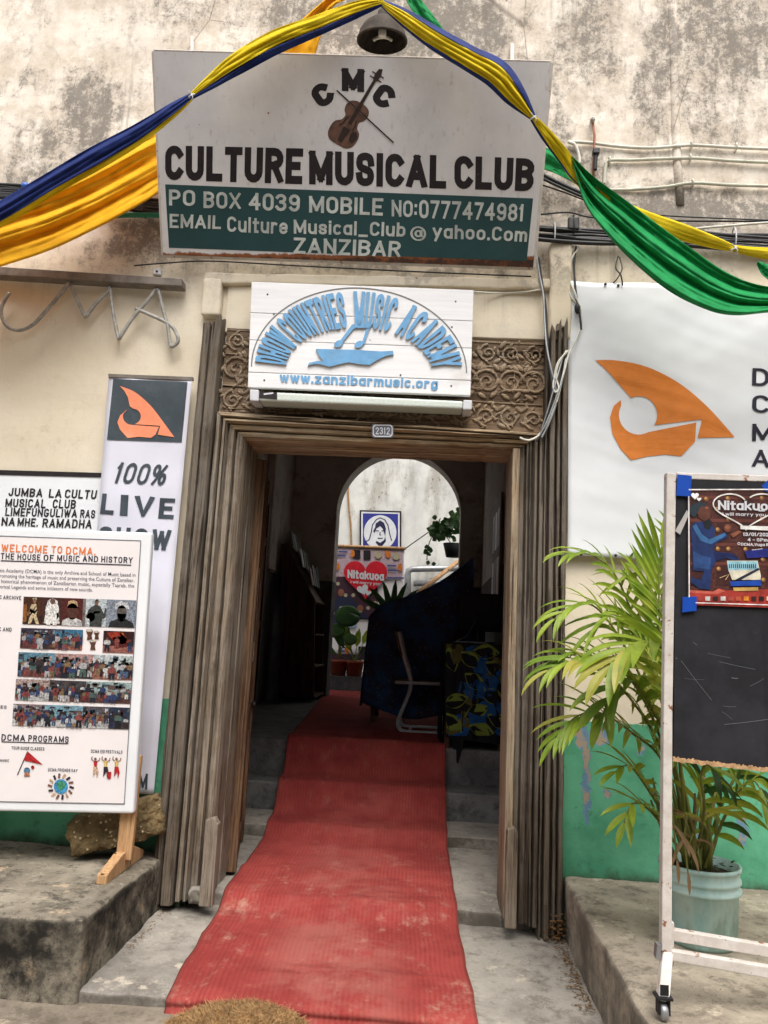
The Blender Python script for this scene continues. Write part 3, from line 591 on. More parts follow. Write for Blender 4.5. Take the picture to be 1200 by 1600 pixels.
# raised plaster moulding round the head of the doorway
b = B()
def hd(px, py, y=0): return Y(px, py, y)
b.rough(-1.335, .70, -.055, .02, 3.475, 3.535, .05, .012, .006, 7)
b.rough(-1.335, -1.225, -.06, .02, 3.28, 3.50, .05, .015, .006, 7)
b.rough(.575, .695, -.065, .02, 3.19, 3.75, .05, .018, .008, 7)
b.build('door_head_moulding', M['plaster'], bld, smooth=True)
b = B(); b.rough(-1.2, .6, -.022, .02, 3.20, 3.475, .08, .006, .004, 5); b.build('door_head_panel', M['plaster'], bld, smooth=True)
# conduits buried under the limewash of the upper wall
for nm, pts, r in (('wall_conduit', [(1048, -40), (1053, 120), (1057, 250), (1062, 322)], .026),):
    b = B(); b.tube([Y(px, py, .006) for px, py in pts], r, 10); b.build(nm, M['plaster'], bld, smooth=True)
# ---- timber door frame
fr = B()
def profile_post(b, prof, zs, mi=0, jit=.0035, close=True, seed=0):
    """fluted post: prof = [(x, y)], swept up through heights zs with a weathered wobble"""
    k = len(prof); n0 = len(b.v)
    for z in zs:
        for i, (x, y) in enumerate(prof):
            q = NZ.noise_vector(V((x*30+seed, y*30, z*5)))*jit+NZ.noise_vector(V((x*60, seed, z*24)))*jit*.35; b.v.append(V((x+q.x, y+q.y, z)))
    for j in range(len(zs)-1):
        for i in range(k-1 if not close else k):
            a = n0+j*k; c = a+k; b.f.append([a+i, a+(i+1) % k, c+(i+1) % k, c+i]); b.m.append(mi)
    b.f.append(list(range(n0+(len(zs)-1)*k, n0+len(zs)*k))); b.m.append(mi)
frame = B(); zs = [Z2-.03+i*(3.02/70) for i in range(71)]
# left outer plank: splintered, slanted top
pl_ = [(-1.302, .03), (-1.302, -.085), (-1.285, -.10), (-1.262, -.098), (-1.258, -.076), (-1.252, -.076), (-1.247, -.102), (-1.203, -.10), (-1.197, -.085), (-1.194, -.03), (-1.194, .03)]
profile_post(frame, pl_, [z for z in zs], seed=1)
for i in range(len(pl_)): frame.v[len(frame.v)-len(pl_)+i].z += (-1.18-pl_[i][0])*-.8+random.uniform(-.03, .04)+.02
door_frame = frame.build('door_frame', M['frame_dark'], bld)
frame = B()
pr_ = [(.674, .03), (.674, -.07), (.666, -.088), (.650, -.090), (.646, -.045), (.639, -.045), (.634, -.092), (.622, -.094), (.617, -.05), (.610, -.05), (.605, -.100), (.584, -.102), (.579, -.045), (.570, -.04), (.566, -.088), (.560, -.088), (.557, .0), (.557, .03)]
profile_post(frame, pr_, [Z2-.06+i*(2.98/70) for i in range(71)], seed=5)
for i in range(len(pr_)): frame.v[len(frame.v)-len(pr_)+i].z += (pr_[i][0]-.55)*.6+random.uniform(-.02, .05)
frame.build('fluted_post', M['frame_dark'], door_frame)
# stepped inner mouldings: left jamb, lintel and right jamb with mitred corners
prof = [(0, .0), (.01, -.08), (.05, -.094), (.17, -.094), (.20, -.050), (.245, -.048), (.27, -.084), (.35, -.086), (.385, -.060), (.41, -.040), (.45, -.040), (.48, -.058), (.64, -.052), (.67, -.012), (.715, -.010), (.74, -.036), (.90, -.030), (.96, -.014), (1.0, .015), (1.0, .12), (1.0, .135), (.94, .14), (.94, .16), (1.0, .165), (1.0, .30)]
def jamb(xo, xi, seed, zt_o, zt_i, mi=0):
    b = B(); k = len(prof); n0 = 0; N = 60
    for j in range(N+1):
        for t, y in prof:
            zt = zt_o+(zt_i-zt_o)*t; z = Z2-.01+(zt-Z2+.01)*j/N; x = xo+(xi-xo)*t
            q = NZ.noise_vector(V((x*30+seed, y*30, z*5)))*.0025+NZ.noise_vector(V((x*60, seed, z*24)))*.0012; b.v.append(V((x+q.x, y+q.y, z)))
    for j in range(N):
        for i in range(k-1): b.f.append([j*k+i, j*k+i+1, (j+1)*k+i+1, (j+1)*k+i]); b.m.append(mi)
    return b
LO, LI, RO, RI = -1.186, -1.035, .556, .425
ZTO_L, ZTI_L, ZTO_R, ZTI_R = 2.725, 2.592, 2.66, 2.585
jamb(LO, LI, 3, ZTO_L, ZTI_L).build('jamb', M['frame_wood'], door_frame)
jamb(RO, RI, 9, ZTO_R, ZTI_R).build('jamb', M['frame_dark'], door_frame)
b = B(); k = len(prof); N = 60
for j in range(N+1):
    s_ = j/N
    for t, y in prof:
        xl = LO+(LI-LO)*t; xr = RO+(RI-RO)*t; zl = ZTO_L+(ZTI_L-ZTO_L)*t; zr = ZTO_R+(ZTI_R-ZTO_R)*t
        x = xl+(xr-xl)*s_; z = zl+(zr-zl)*s_; q = NZ.noise_vector(V((x*5, y*30, z*40+2)))*.0035
        chew = 0
        if t > .6 and .62 < s_ < .9: chew = .012*max(0, NZ.noise(V((x*9, 3, 1)))+.15)
        b.v.append(V((x, y+q.y, z+q.z+chew)))
for j in range(N):
    for i in range(k-1): b.f.append([j*k+i, (j+1)*k+i, (j+1)*k+i+1, j*k+i+1]); b.m.append(0)
b.build('lintel', M['lintel_wood'], door_frame)
# smooth pale inner board of the right jamb, square stop blocks at the foot of both jambs
b = B(); b.rough(.398, .436, -.045, .28, Z2, 2.585, .08, .006, .002, 6); b.build('reveal_board', M['frame_pale'], door_frame, smooth=True)
b = B(); p = Y(312, 1385, -.07); b.rough(p.x-.05, p.x+.045, -.11, -.03, Z2-.02, Z2+.055, .015, .02, .014, 22); b.build('mortar_patch', M['step'], door_frame, smooth=True)
def stop_block(x0, x1, y0, y1, za, zb):
    b = B(); b.slab([(x0, y0, za), (x1, y0, za), (x1, y0, zb-.03), ((x0+x1)/2+.01, y0, zb), (x0, y0, zb-.012)], (0, y1-y0, 0)); return bevel(b.build('stop_block', M['frame_wood'], door_frame), .006)
p = Y(326, 1392, -.10); stop_block(p.x-.035, p.x+.03, -.135, -.085, Z2-.012, Y(330, 1275, -.1).z)
p = Y(800, 1405, -.10); stop_block(p.x-.035, p.x+.02, -.13, -.085, Z2-.012, Y(800, 1290, -.1).z)
# carved frieze above the lintel
def zt_pan(x): return 3.222-(x+1.245)*.025
def zb_pan(x): return ZTO_L+(x-LO)/(RO-LO)*(ZTO_R-ZTO_L)
b = B(); b.grid(lambda u, v: ((lambda x: (x, -.028+.003*NZ.noise(V((x*8, v*9, 0))), zb_pan(x)+(zt_pan(x)-zb_pan(x))*v))(-1.183+1.738*u)), 60, 14)
b.box(-1.183, .553, -.022, .02, 2.66, 3.17)
frieze = b.build('carved_frieze', M['carved'], door_frame, smooth=True)
rel = B(); FY = -.031
def scroll(cx, cz, r, turns, a0, sgn, th=.0075):
    pts = []; n = int(14*turns)
    for i in range(n+1):
        t = i/n; a = a0+sgn*t*turns*2*math.pi; rr = r*(1-.86*t); pts.append((cx+rr*math.cos(a), FY, cz+rr*math.sin(a)))
    rel.tube(pts, [th*(1-.35*i/n) for i in range(n+1)], 6); rel.ball((pts[-1][0], FY, pts[-1][2]), .010, .009, .010, 8, 5)
    for t in (.12, .3, .5):
        i = int(t*n); leaf_r(pts[i][0], pts[i][2], a0+sgn*t*turns*2*math.pi+sgn*.9, .034*r/.06)
def leaf_r(x, z, a, L):
    rel.ball((x+math.cos(a)*L*.6, FY, z+math.sin(a)*L*.6), L*.62, .009, L*.26, 8, 5, rot=Matrix.Rotation(-a, 3, 'Y'))
def rosette(x, z, r, n=8):
    rel.ball((x, FY, z), r*.3, .011, r*.3, 8, 5)
    for i in range(n): leaf_r(x+math.cos(2*math.pi*i/n)*r*.25, z+math.sin(2*math.pi*i/n)*r*.25, 2*math.pi*i/n, r*.6)
x = -1.12; i = 0
while x < .53:
    zt, zb = zt_pan(x), zb_pan(x); H = zt-zb; up = 1 if i % 2 else -1
    hidden = -.99 < x < .10
    if not hidden:
        scroll(x, zt-.075, .052, 1.6, math.pi*(.5 if up > 0 else 1.5), up)
        leaf_r(x+.06, zt-.05, .9*up, .05); leaf_r(x-.055, zt-.10, 2.5*up, .045)
        big = [(x, zt-.235, .075, 1.7)]
        for cx, cz, r, tn in big: scroll(cx, cz, r, tn, math.pi*.5*(1+up), -up, .009)
        leaf_r(x+.07, zt-.18, 1.1, .05); leaf_r(x-.07, zt-.28, 4.0, .05); leaf_r(x+.075, zt-.30, -.6, .05); leaf_r(x-.06, zt-.17, 2.3, .045)
    scroll(x, zb+.085, .055, 1.5, math.pi*(1.5 if up > 0 else .5), -up, .008); leaf_r(x+.06, zb+.05, -.5*up, .045); leaf_r(x+.06, zb+.12, .7, .04); leaf_r(x-.06, zb+.12, 2.4, .04)
    x += .125; i += 1
rl = random.Random(2)
for i in range(230):
    xx = rl.uniform(-1.16, .53); zb, zt = zb_pan(xx), zt_pan(xx); zz_ = rl.uniform(zb+.02, zt-.02)
    if -.99 < xx < .1 and zz_ > zb+.16: continue
    leaf_r(xx, zz_, rl.uniform(0, 6.28), rl.uniform(.018, .034))
# plank joints and beaded borders of the frieze
for off in (.012, .15): rel.tube([(xx, FY+.002, zt_pan(xx)-off) for xx in (-1.18, -.6, 0, .55)], .005, 6)
for off in (.01, .165): rel.tube([(xx, FY+.002, zb_pan(xx)+off) for xx in (-1.18, -.6, 0, .55)], .005, 6)
for xx in (-1.065, .40): rel.tube([(xx, FY+.002, zb_pan(xx)+.17), (xx, FY+.002, zt_pan(xx)-.15)], .004, 6)
rel.build('carved_scrolls', M['relief'], frieze, smooth=True)
# threshold mortar lumps at the foot of the posts
# ---- door leaves standing open into the passage
def leaf(pts_hinge, pts_free, y0, y1, name='door_leaf'):
    (xh, xf) = pts_hinge, pts_free; b = B(); t = .05; L = math.hypot(xf-xh, y1-y0); nx, ny = (y1-y0)/L, -(xf-xh)/L
    def P(s_, d, z): return (xh+(xf-xh)*s_+nx*d, y0+(y1-y0)*s_+ny*d, z)
    def bx(s0, s1, d0, d1, za, zb, mi=0):
        q = [P(s0, d0, za), P(s1, d0, za), P(s1, d1, za), P(s0, d1, za)]; b.slab(q, (0, 0, zb-za), mi)
    return b, bx, P
b, bx, P = leaf(-1.02, -1.16, .31, 1.02)
bx(0, 1, -.02, .02, Z2+.02, 2.56); bx(0, .14, .02, .035, Z2+.02, 2.56); bx(.86, 1, .02, .045, Z2+.02, 2.56)
for za in (Z2+.02, 1.0, 1.75, 2.44): bx(.14, .86, .02, .032, za, za+.12)
dl = bevel(b.build('door_leaf', M['door_wood'], bld), .004)
b = B(); c = P(.82, .05, 1.12); b.ball(c, .018, .018, .018, 10, 6); b.build('knob', M['cable'], dl, smooth=True)
rnd = random.Random(4)
for (s0, z0_, w_, h_, c) in ((.12, 1.52, .16, .42, 'enamel'), (.16, 1.70, .1, .12, 'orange'), (.1, 1.40, .12, .11, 'vinyl')):
    b = B(); q = [P(s0, .0375, z0_), P(s0+w_, .0375, z0_), P(s0+w_, .0375, z0_+h_), P(s0, .0375, z0_+h_)]; b.poly(q); b.build('torn_sticker', M[c], dl)
b, bx, P = leaf(.44, .62, .31, 1.0)
bx(0, 1, -.02, .02, Z2+.02, 2.56); bx(0, .14, -.035, -.02, Z2+.02, 2.56); bx(.86, 1, -.04, -.02, Z2+.02, 2.56)
dr = bevel(b.build('door_leaf', M['door_wood'], bld), .004)
# ---- hall inside
b = B()
b.box(-2.05, XL-.02, .5, .56, .2, 4.4); b.box(XR+.02, .8, .5, .56, .2, 4.4); b.box(XL-.02, XR+.02, .5, .56, ZT+.05, 4.4)
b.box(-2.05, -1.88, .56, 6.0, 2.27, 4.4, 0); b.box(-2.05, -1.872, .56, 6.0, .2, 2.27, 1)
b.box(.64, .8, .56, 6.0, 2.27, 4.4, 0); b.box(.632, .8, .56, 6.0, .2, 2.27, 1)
b.build('hall_wall', [M['wall_in'], M['dado_in']], bld)
b = B(); b.rough(-1.878, -1.80, 3.05, 3.5, 2.27, 4.3, .1, .01, .003); b.rough(-1.878, -1.80, 4.35, 4.75, 2.27, 4.3, .1, .01, .003); b.build('wall_pier', M['wall_in'], bld, smooth=True)
b = B(); b.box(-2.05, .8, .5, 6.35, 4.4, 4.6); b.build('ceiling', M['wall_in'], bld)
# arch wall
YA, TA = 6.0, .36; ax0 = Y(520, 900, YA).x; ax1 = Y(717, 900, YA).x; acx = (ax0+ax1)/2; ar = (ax1-ax0)/2
az = Y(620, 706, YA).z-ar*1.02
arc = [(acx+ar*math.cos(a), az+ar*1.02*math.sin(a)) for a in [math.pi*i/28 for i in range(29)]]
b = B()
for y in (YA, YA+TA):
    b.poly([(-2.05, y, 2.27), (ax0, y, 2.27), (ax0, y, az)]+[(-2.05, y, az)]); b.poly([(ax1, y, 2.27), (.8, y, 2.27), (.8, y, az), (ax1, y, az)])
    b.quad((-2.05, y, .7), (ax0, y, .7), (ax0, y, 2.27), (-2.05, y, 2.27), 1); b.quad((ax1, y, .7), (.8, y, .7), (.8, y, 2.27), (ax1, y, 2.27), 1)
    L = arc[::-1]
    for (xa, za), (xb, zb) in zip(L, L[1:]): b.quad((xa, y, za), (xb, y, zb), (xb, y, 5.2), (xa, y, 5.2))
    b.quad((-2.05, y, az), (ax0, y, az), (ax0, y, 5.2), (-2.05, y, 5.2)); b.quad((ax1, y, az), (.8, y, az), (.8, y, 5.2), (ax1, y, 5.2))
for xx in (ax0, ax1):
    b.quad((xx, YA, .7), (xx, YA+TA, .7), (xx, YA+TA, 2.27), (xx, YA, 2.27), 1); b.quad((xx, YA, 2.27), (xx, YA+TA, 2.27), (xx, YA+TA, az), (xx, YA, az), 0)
for (xa, za), (xb, zb) in zip(arc, arc[1:]): b.quad((xa, YA, za), (xb, YA, zb), (xb, YA+TA, zb), (xa, YA+TA, za))
b.build('arch_wall', [M['wall_in'], M['dado_in']], bld)
# dark inner doorway in the left wall of the hall
b = B(); b.box(-1.868, -1.84, 3.5, 4.35, ZF, 3.05); b.box(-1.84, -1.815, 3.5, 3.58, ZF, 3.0); b.box(-1.84, -1.815, 4.27, 4.35, ZF, 3.0)
for z in (ZF, 1.6, 2.5, 2.95): b.box(-1.84, -1.82, 3.58, 4.27, z, z+.09)
idr = bevel(b.build('inner_door', M['dark_wood'], bld), .004)
# courtyard behind the arch
b = B(); b.box(-4, 3, 9.2, 9.4, .5, 7.5); b.box(-4.2, -4, 6.36, 9.4, .5, 7.5); b.box(3, 3.2, 6.36, 9.4, .5, 7.5)
tag(b.build('courtyard_wall', M['court'], at=(-.5, 9.2, .5)), 'mould streaked white courtyard wall seen through the arch', 'wall')
# ------------------------------------------------------------------ masonry benches either side of the steps
b = B(); b.rough(-3.6, -1.262, -.955, .02, .0, .462, .028, .026, .009, 5)
tag(b.build('masonry_bench', M['bench_l'], smooth=True), 'blackened concrete bench under the welcome board, left of the steps', 'bench', 'built in benches beside the doorway')
b = B(); b.rough(.69, 3.4, -1.75, .02, .0, .475, .03, .022, .008, 5)
tag(b.build('masonry_bench', M['bench_r'], smooth=True), 'paler grey concrete bench under the palm bucket and chalkboard', 'bench', 'built in benches beside the doorway')

rn = random.Random(44); b = B()
def bit(x, y, z, s_):
    a = rn.uniform(0, 6.28); d = V((math.cos(a), math.sin(a), rn.uniform(-.1, .3)))*s_; e = V((-math.sin(a), math.cos(a), rn.uniform(-.1, .2)))*s_*.4; p = V((x, y, z)); b.add((p, p+d*.5+e, p+d, p+d*.5-e), ((0, 1, 2, 3),))
for i in range(420): bit(.675-abs(rn.gauss(0, .025)), rn.uniform(-.8, .12), Z1+.004+rn.uniform(0, .008), rn.uniform(.004, .016))
for i in range(120): bit(-1.235+abs(rn.gauss(0, .02)), rn.uniform(-.6, .05), Z1+.004+rn.uniform(0, .006), rn.uniform(.004, .012))
for i in range(90): bit(.645+rn.gauss(0, .02), -.10+rn.gauss(0, .02), Z1+.02+abs(rn.gauss(0, .05)), rn.uniform(.01, .03))
for i in range(60): bit(rn.uniform(-1.2, .6), rn.uniform(-.85, .0), Z1+.006, rn.uniform(.003, .007))
for i in range(120): bit(rn.uniform(.75, 2.5), rn.choice((rn.uniform(-1.4, -.1), rn.gauss(-.03, .02))), .479, rn.uniform(.004, .012))
for i in range(90): bit(rn.uniform(-2.2, -1.3), rn.choice((rn.uniform(-.9, -.1), rn.gauss(-.03, .02))), .467, rn.uniform(.004, .010))
tag(b.build('leaf_litter', M['coir_dark']), kind='stuff')
# ------------------------------------------------------------------ the big club sign, tilted forward over the door
TLs, TRs = Y(240, 80, -.555), Y(860, 98, -.555); BLs, BRs = Y(255, 398, -.12), Y(833, 418, -.12)
sn = (TRs-TLs).cross(BLs-TLs); sn = sn if sn.y < 0 else -sn
SP = Plane((TLs+TRs+BLs+BRs)/4, sn); sg = SP.at; n_ = SP.n
M['sign_white'] = sign_white()
sign = thing('club_sign', 'big white metal sign reading CULTURE MUSICAL CLUB with painted violin, above the door', 'sign', ((BLs+BRs)/2))
b = B(); Q = [(240, 80), (860, 98), (833, 418), (255, 398)]
b.grid(lambda u, v: sg(Q[0][0]*(1-u)*(1-v)+Q[1][0]*u*(1-v)+Q[2][0]*u*v+Q[3][0]*(1-u)*v, Q[0][1]*(1-u)*(1-v)+Q[1][1]*u*(1-v)+Q[2][1]*u*v+Q[3][1]*(1-u)*v, 0), 24, 14)
b.build('sign_sheet', M['sign_white'], sign, solid=.003)
b = B(); L = [sg(*q, -.006) for q in Q]
for i in range(4): b.tube([L[i]-n_*.012, L[(i+1) % 4]-n_*.012], .016, 4)
b.build('sign_frame', M['rusty'], sign)
def strut(a, c): b = B(); b.tube([a, c], .012, 8); b.build('wall_strut', M['rusty'], sign)
strut(sg(300, 100, -.02), Y(300, 60, .0)); strut(sg(800, 110, -.02), Y(800, 70, .0)); strut(sg(300, 385, -.02), Y(300, 385, 0)); strut(sg(790, 405, -.02), Y(790, 405, 0))
b = B(); pb = [(258, 288), (834, 308), (825, 413), (264, 392)]
pb = [(258, 288), (833, 310), (823, 408), (264, 387)]
b.poly([sg(*p, .0025) for p in pb]); b.build('green_band', M['green_paint'], sign)
b = B()
for s_, q in (('CULTURE', [(258, 227), (474, 232), (472, 288), (258, 281)]), ('MUSICAL', [(483, 235), (698, 243), (697, 295), (483, 288)]), ('CLUB', [(710, 243), (836, 248), (833, 299), (710, 295)])):
    b = B(); paint(b, s_, q, sg, .0025, .25, asp=.75, gap=.09); b.build('title_lettering', M['black'], sign)
ADR = (('PO', [(264, 296), (305, 297), (305, 322), (264, 321)]), ('BOX', [(318, 299), (376, 301), (376, 327), (318, 325)]), ('4039', [(389, 301), (469, 304), (468, 331), (389, 328)]), ('MOBILE', [(483, 306), (599, 310), (598, 337), (483, 332)]),
             ('NO:', [(612, 312), (652, 314), (651, 340), (612, 338)]), ('0777474981', [(655, 312), (820, 319), (818, 346), (655, 341)]),
             ('/', 0), ('EMAIL', [(265, 334), (346, 337), (345, 358), (265, 356)]), ('Culture', [(355, 338), (450, 342), (449, 366), (355, 362)]), ('Musical_Club', [(459, 343), (634, 348), (633, 370), (459, 365)]), ('@', [(641, 351), (666, 352), (666, 375), (641, 374)]), ('yahoo.Com', [(676, 350), (825, 356), (823, 378), (676, 372)]),
             ('/', 0), ('ZANZIBAR', [(459, 371), (627, 377), (625, 402), (459, 396)]))
b = B()
for s_, q in ADR:
    if s_ == '/': continue
    b = B(); paint(b, s_, q, sg, .004, .12 if s_ == '@' else .19, asp=.85, gap=.14); b.build('address_lettering', M['cream_paint'], sign)
b = B(); paint(b, 'M', [(534, 106), (569, 108), (569, 144), (534, 142)], sg, .0025, .3)
def rot_text(b, s_, cx, cy, w_, h_, a, pl, off, bold):
    c_, s2 = math.cos(a), math.sin(a); paint(b, s_, [(cx+x*c_-y*s2, cy+x*s2+y*c_) for x, y in ((-w_, -h_), (w_, -h_), (w_, h_), (-w_, h_))], pl, off, .32)
rot_text(b, 'C', 504, 148, 15, 18, -.62, sg, .0025, .06); rot_text(b, 'C', 600, 150, 15, 18, .62, sg, .0025, .06)
b.build('emblem_lettering', M['black'], sign)
b = B()   # violin, traced along its axis (scroll top right, button bottom left)
ax_, ay_, bx_, by_ = 527, 226, 590, 118
def vl(t, s_): dx, dy = bx_-ax_, by_-ay_; return (ax_+dx*t-dy*s_*.52, ay_+dy*t+dx*s_*.52)
body = [(.0, .0), (.01, .22), (.07, .34), (.17, .37), (.25, .33), (.30, .22), (.37, .19), (.42, .27), (.49, .30), (.56, .25), (.595, .12), (.60, 0)]
out = [vl(t, s_) for t, s_ in curve(body, 4)]; out += [vl(t, -s_) for t, s_ in curve(body, 4)][::-1][1:-1]
pxpoly(b, out, sg, .0025)
pxpoly(b, [vl(.30, .045), vl(.98, .035), vl(.98, -.035), vl(.30, -.045)], sg, .0046, 1)
pxpoly(b, [vl(*p) for p in ((.93, .06), (1.02, .075), (1.10, .03), (1.08, -.05), (1.0, -.075), (.93, -.05))], sg, .0050, 1)
for t in (.95, 1.01): pxstroke(b, [vl(t, -.16), vl(t, .16)], 2, sg, .0040, 1)
pxpoly(b, [vl(*p) for p in ((.05, .05), (.24, .09), (.24, -.09), (.05, -.05))], sg, .0046, 1)
for sx in (-1, 1): pxstroke(b, [vl(*p) for p in curve([(.22, .20*sx), (.26, .15*sx), (.32, .14*sx), (.38, .10*sx)], 4)], 1.8, sg, .0046, 1)
pxpoly(b, [vl(*p) for p in ((.10, .3), (.2, .34), (.26, .24), (.2, .14), (.12, .18))], sg, .0040, 1)
pxstroke(b, [(526, 141), (615, 223)], 2.2, sg, .0055, 1); pxstroke(b, [(527, 143), (614, 224)], 1, sg, .00250, 2)
b.build('violin_emblem', [M['violin'], M['violin_dark'], M['cream_paint']], sign)
# ------------------------------------------------------------------ lamp above the sign
la = Y(597, 66, -.36); lamp = thing('wall_lamp', 'old round metal lamp hanging on a rod above the big white sign', 'lamp', la)
b = B(); up = V((0, -.25, 1)).normalized(); b.lathe(la, [(.130, 0), (.137, .003), (.137, .010), (.131, .016), (.122, .05), (.10, .085), (.06, .115), (.032, .125), (.026, .16), (0, .16)], 32, 0, up); b.lathe(la, [(.130, .001), (.118, .045), (.09, .082), (.05, .10), (0, .11)], 32, 1, up)
b.build('lamp_shade', [simple('weathered lamp metal', S(64, 57, 50), .75, .25, .3, 20, dirt=S(110, 98, 84)), simple('lamp inside', S(48, 42, 37), .85, .15, .4, 24)], lamp, smooth=True)
b = B(); b.tube([la+V((.05*math.cos(a), .02, .02+.028*math.sin(a))) for a in [math.pi*(.1+.8*i/14) for i in range(15)]], .008, 8); b.tube([la+up*.07, la+up*.03], .022, 10); b.build('bulb', M['cable_white'], lamp, smooth=True)
b = B(); b.tube([la+up*.15, la+up*.22, la+V((.0, .12, .30)), la+V((0, .36, .36))], .012, 8); b.build('rod', M['steel'], lamp, smooth=True)
# ------------------------------------------------------------------ carved wooden academy sign
AP = yplane(-.16); aq = [(393, 440), (740, 453), (735, 618), (387, 605)]
ac = thing('academy_sign', 'white wooden board with arch of raised blue letters and blue dhow over the lintel', 'sign', Y(561, 612, -.14))
for i, (v0, v1) in enumerate(((0, .292), (.296, .55), (.554, .855), (.86, 1))):
    b = B(); b.slab([AP.at(*bil(aq, u, v)) for u, v in ((0, v0), (1, v0), (1, v1), (0, v1))], (0, .028, 0)); bevel(b.build('board', M['board_white'], ac), .003)
b = B()
for x in (520, 760): pass
b.box(Y(450, 500, -.1).x-.03, Y(450, 500, -.1).x+.03, -.131, -.04, Y(450, 600, -.1).z, Y(450, 450, -.1).z); b.box(Y(690, 500, -.1).x-.03, Y(690, 500, -.1).x+.03, -.131, -.04, Y(690, 605, -.1).z, Y(690, 460, -.1).z)
b.build('batten', M['lintel_wood'], ac)
def solid2d(b, vs_, fs_, fn, depth, mi=0, side=1):
    """flat faces given thickness: front at depth, side walls back to the board"""
    n0 = len(b.v); b.add([fn(x, y, depth) for x, y in vs_], fs_, mi)
    ed = {}
    for f in fs_:
        for i in range(len(f)):
            e = (f[i], f[(i+1) % len(f)]); k = (min(e), max(e)); ed.setdefault(k, []).append(e)
    back = {}
    for k, es in ed.items():
        if len(es) == 1:
            a, c = es[0]
            b.quad(fn(*vs_[c], depth), fn(*vs_[a], depth), fn(*vs_[a], .0), fn(*vs_[c], .0), side)
def arch_text(b, s_, th0, th1, C_, rx0, ry0, rx1, ry1, depth):
    G, W_ = glyphs(s_, .18, .5, .08)
    for vs_, fs_, k in G:
        def fn(x, y, d):
            th = th0+(th1-th0)*x/W_; rx = rx0+(rx1-rx0)*y; ry = ry0+(ry1-ry0)*y
            px = C_[0]+rx*math.cos(th); py = C_[1]-ry*math.sin(th)+(px-C_[0])*.03; return AP.at(px, py, d)
        solid2d(b, vs_, fs_, fn, depth+k*.0003)
lb = [M['blue_paint'], M['bluegrey']]; Cx = (561, 578)
for s_, t0, t1 in (('DHOW', 176, 147), ('COUNTRIES', 144, 99), ('MUSIC', 93, 66.5), ('ACADEMY', 61, 6)):
    b = B(); arch_text(b, s_, R(t0), R(t1), Cx, 114, 66, 163, 123, .012); b.build('raised_lettering', lb, ac)
b = B(); arc_ = ell(561, 578, 168, 128, 60, 0, R(180), R(360), False); pxstroke(b, [(x, y+(x-561)*.03) for x, y in arc_], 2, AP.at, .0015); b.build('arch_line', M['bluegrey'], ac)
def solidpx(b, pts, depth):
    solid2d(b, pts, [tuple(range(len(pts)))], lambda x, y, d: AP.at(x, y, d), depth)
b = B(); hull = [(494, 545), (555, 546.5), (596, 549), (614, 548), (615, 554), (603, 556), (590, 562), (578, 570), (562, 569), (545, 566), (530, 569), (515, 573), (504, 570), (492, 568), (481, 571), (483, 567), (495, 564), (505, 564), (498, 555)]
solidpx(b, hull, .012); b.build('blue_dhow', lb, ac)
b = B()
solidpx(b, ell(529, 537, 7.5, 5, 14, -.5), .01); solidpx(b, ell(561, 538, 7.5, 5, 14, -.5), .01)
solidpx(b, [(534, 536), (531, 533), (550, 507), (583, 505), (577, 514), (569, 538), (565, 537), (573, 512), (553, 513)], .0099); b.build('blue_music_notes', lb, ac)
b = B(); paint(b, 'www.zanzibarmusic.org', [(437, 581), (685, 592), (684, 607), (437, 597)], AP.at, .004, .2, gap=.12); b.build('web_lettering', M['blue_paint'], ac)
b = B()
for px, py in ((418, 460), (712, 471), (706, 511), (413, 594), (428, 491), (705, 603), (626, 586)): b.lathe(AP.at(px, py, .0), [(.005, 0), (.004, .003), (0, .0035)], 8, 0, V((0, -1, 0)))
b.build('nail', M['cable'], ac)
# ------------------------------------------------------------------ batten light under it
tq = [(390, 608), (738, 625), (737, 640), (390, 626)]
tl = thing('strip_light', 'long white fluorescent strip light fixed under the blue lettered wooden sign', 'lamp', Y(563, 632, -.1)); TP = yplane(-.168)
b = B(); b.slab([TP.at(*p) for p in ((404, 611), (724, 626), (723, 639), (404, 626))], (0, .12, 0)); bevel(b.build('lens', M['tube_lens'], tl), .012, 3)
for q in ([(390, 608), (404, 608.5), (404, 627), (390, 626)], [(724, 624.5), (738, 625), (737, 640), (723, 640)]):
    b = B(); b.slab([TP.at(*p, .003) for p in q], (0, .13, 0)); bevel(b.build('end_cap', M['plastic_white'], tl), .006)
b = B(); b.poly([TP.at(*p, .002) for p in ((405, 612), (433, 613), (433, 624), (405, 622))])
b.build('rating_label', M['black'], tl)
b = B(); pxstroke(b, [(412, 616), (427, 614)], 2.5, TP.at, .004); b.build('label_print', M['plastic_white'], tl)
# ------------------------------------------------------------------ house number
NP = yplane(-.094); nb = thing('house_number_plate', 'small grey enamel plate with white border and number 2312 on the lintel', 'sign', Y(598, 684, -.08))
cut = lambda x0, y0, x1, y1, c: [(x0+c, y0), (x1-c, y0), (x1-c*.4, y0+c*.4), (x1, y0+c), (x1, y1-c), (x1-c*.4, y1-c*.4), (x1-c, y1), (x0+c, y1), (x0+c*.4, y1-c*.4), (x0, y1-c), (x0, y0+c), (x0+c*.4, y0+c*.4)]
b = B(); b.slab([NP.at(*p) for p in cut(581, 662, 615, 684, 3)], (0, .006, 0)); b.build('plate', M['enamel'], nb)
b = B(); o_ = cut(582.5, 663.5, 613.5, 682.5, 3.5); i_ = cut(584, 665, 612, 681, 3.5)
for k in range(12): b.quad(*[NP.at(*p, .001) for p in (o_[k], o_[(k+1) % 12], i_[(k+1) % 12], i_[k])])
paint(b, '2312', [(587, 667.5), (609, 668), (609, 679), (587, 678.5)], NP.at, .0015, .15, gap=.2); b.build('number_lettering', M['plastic_white'], nb)
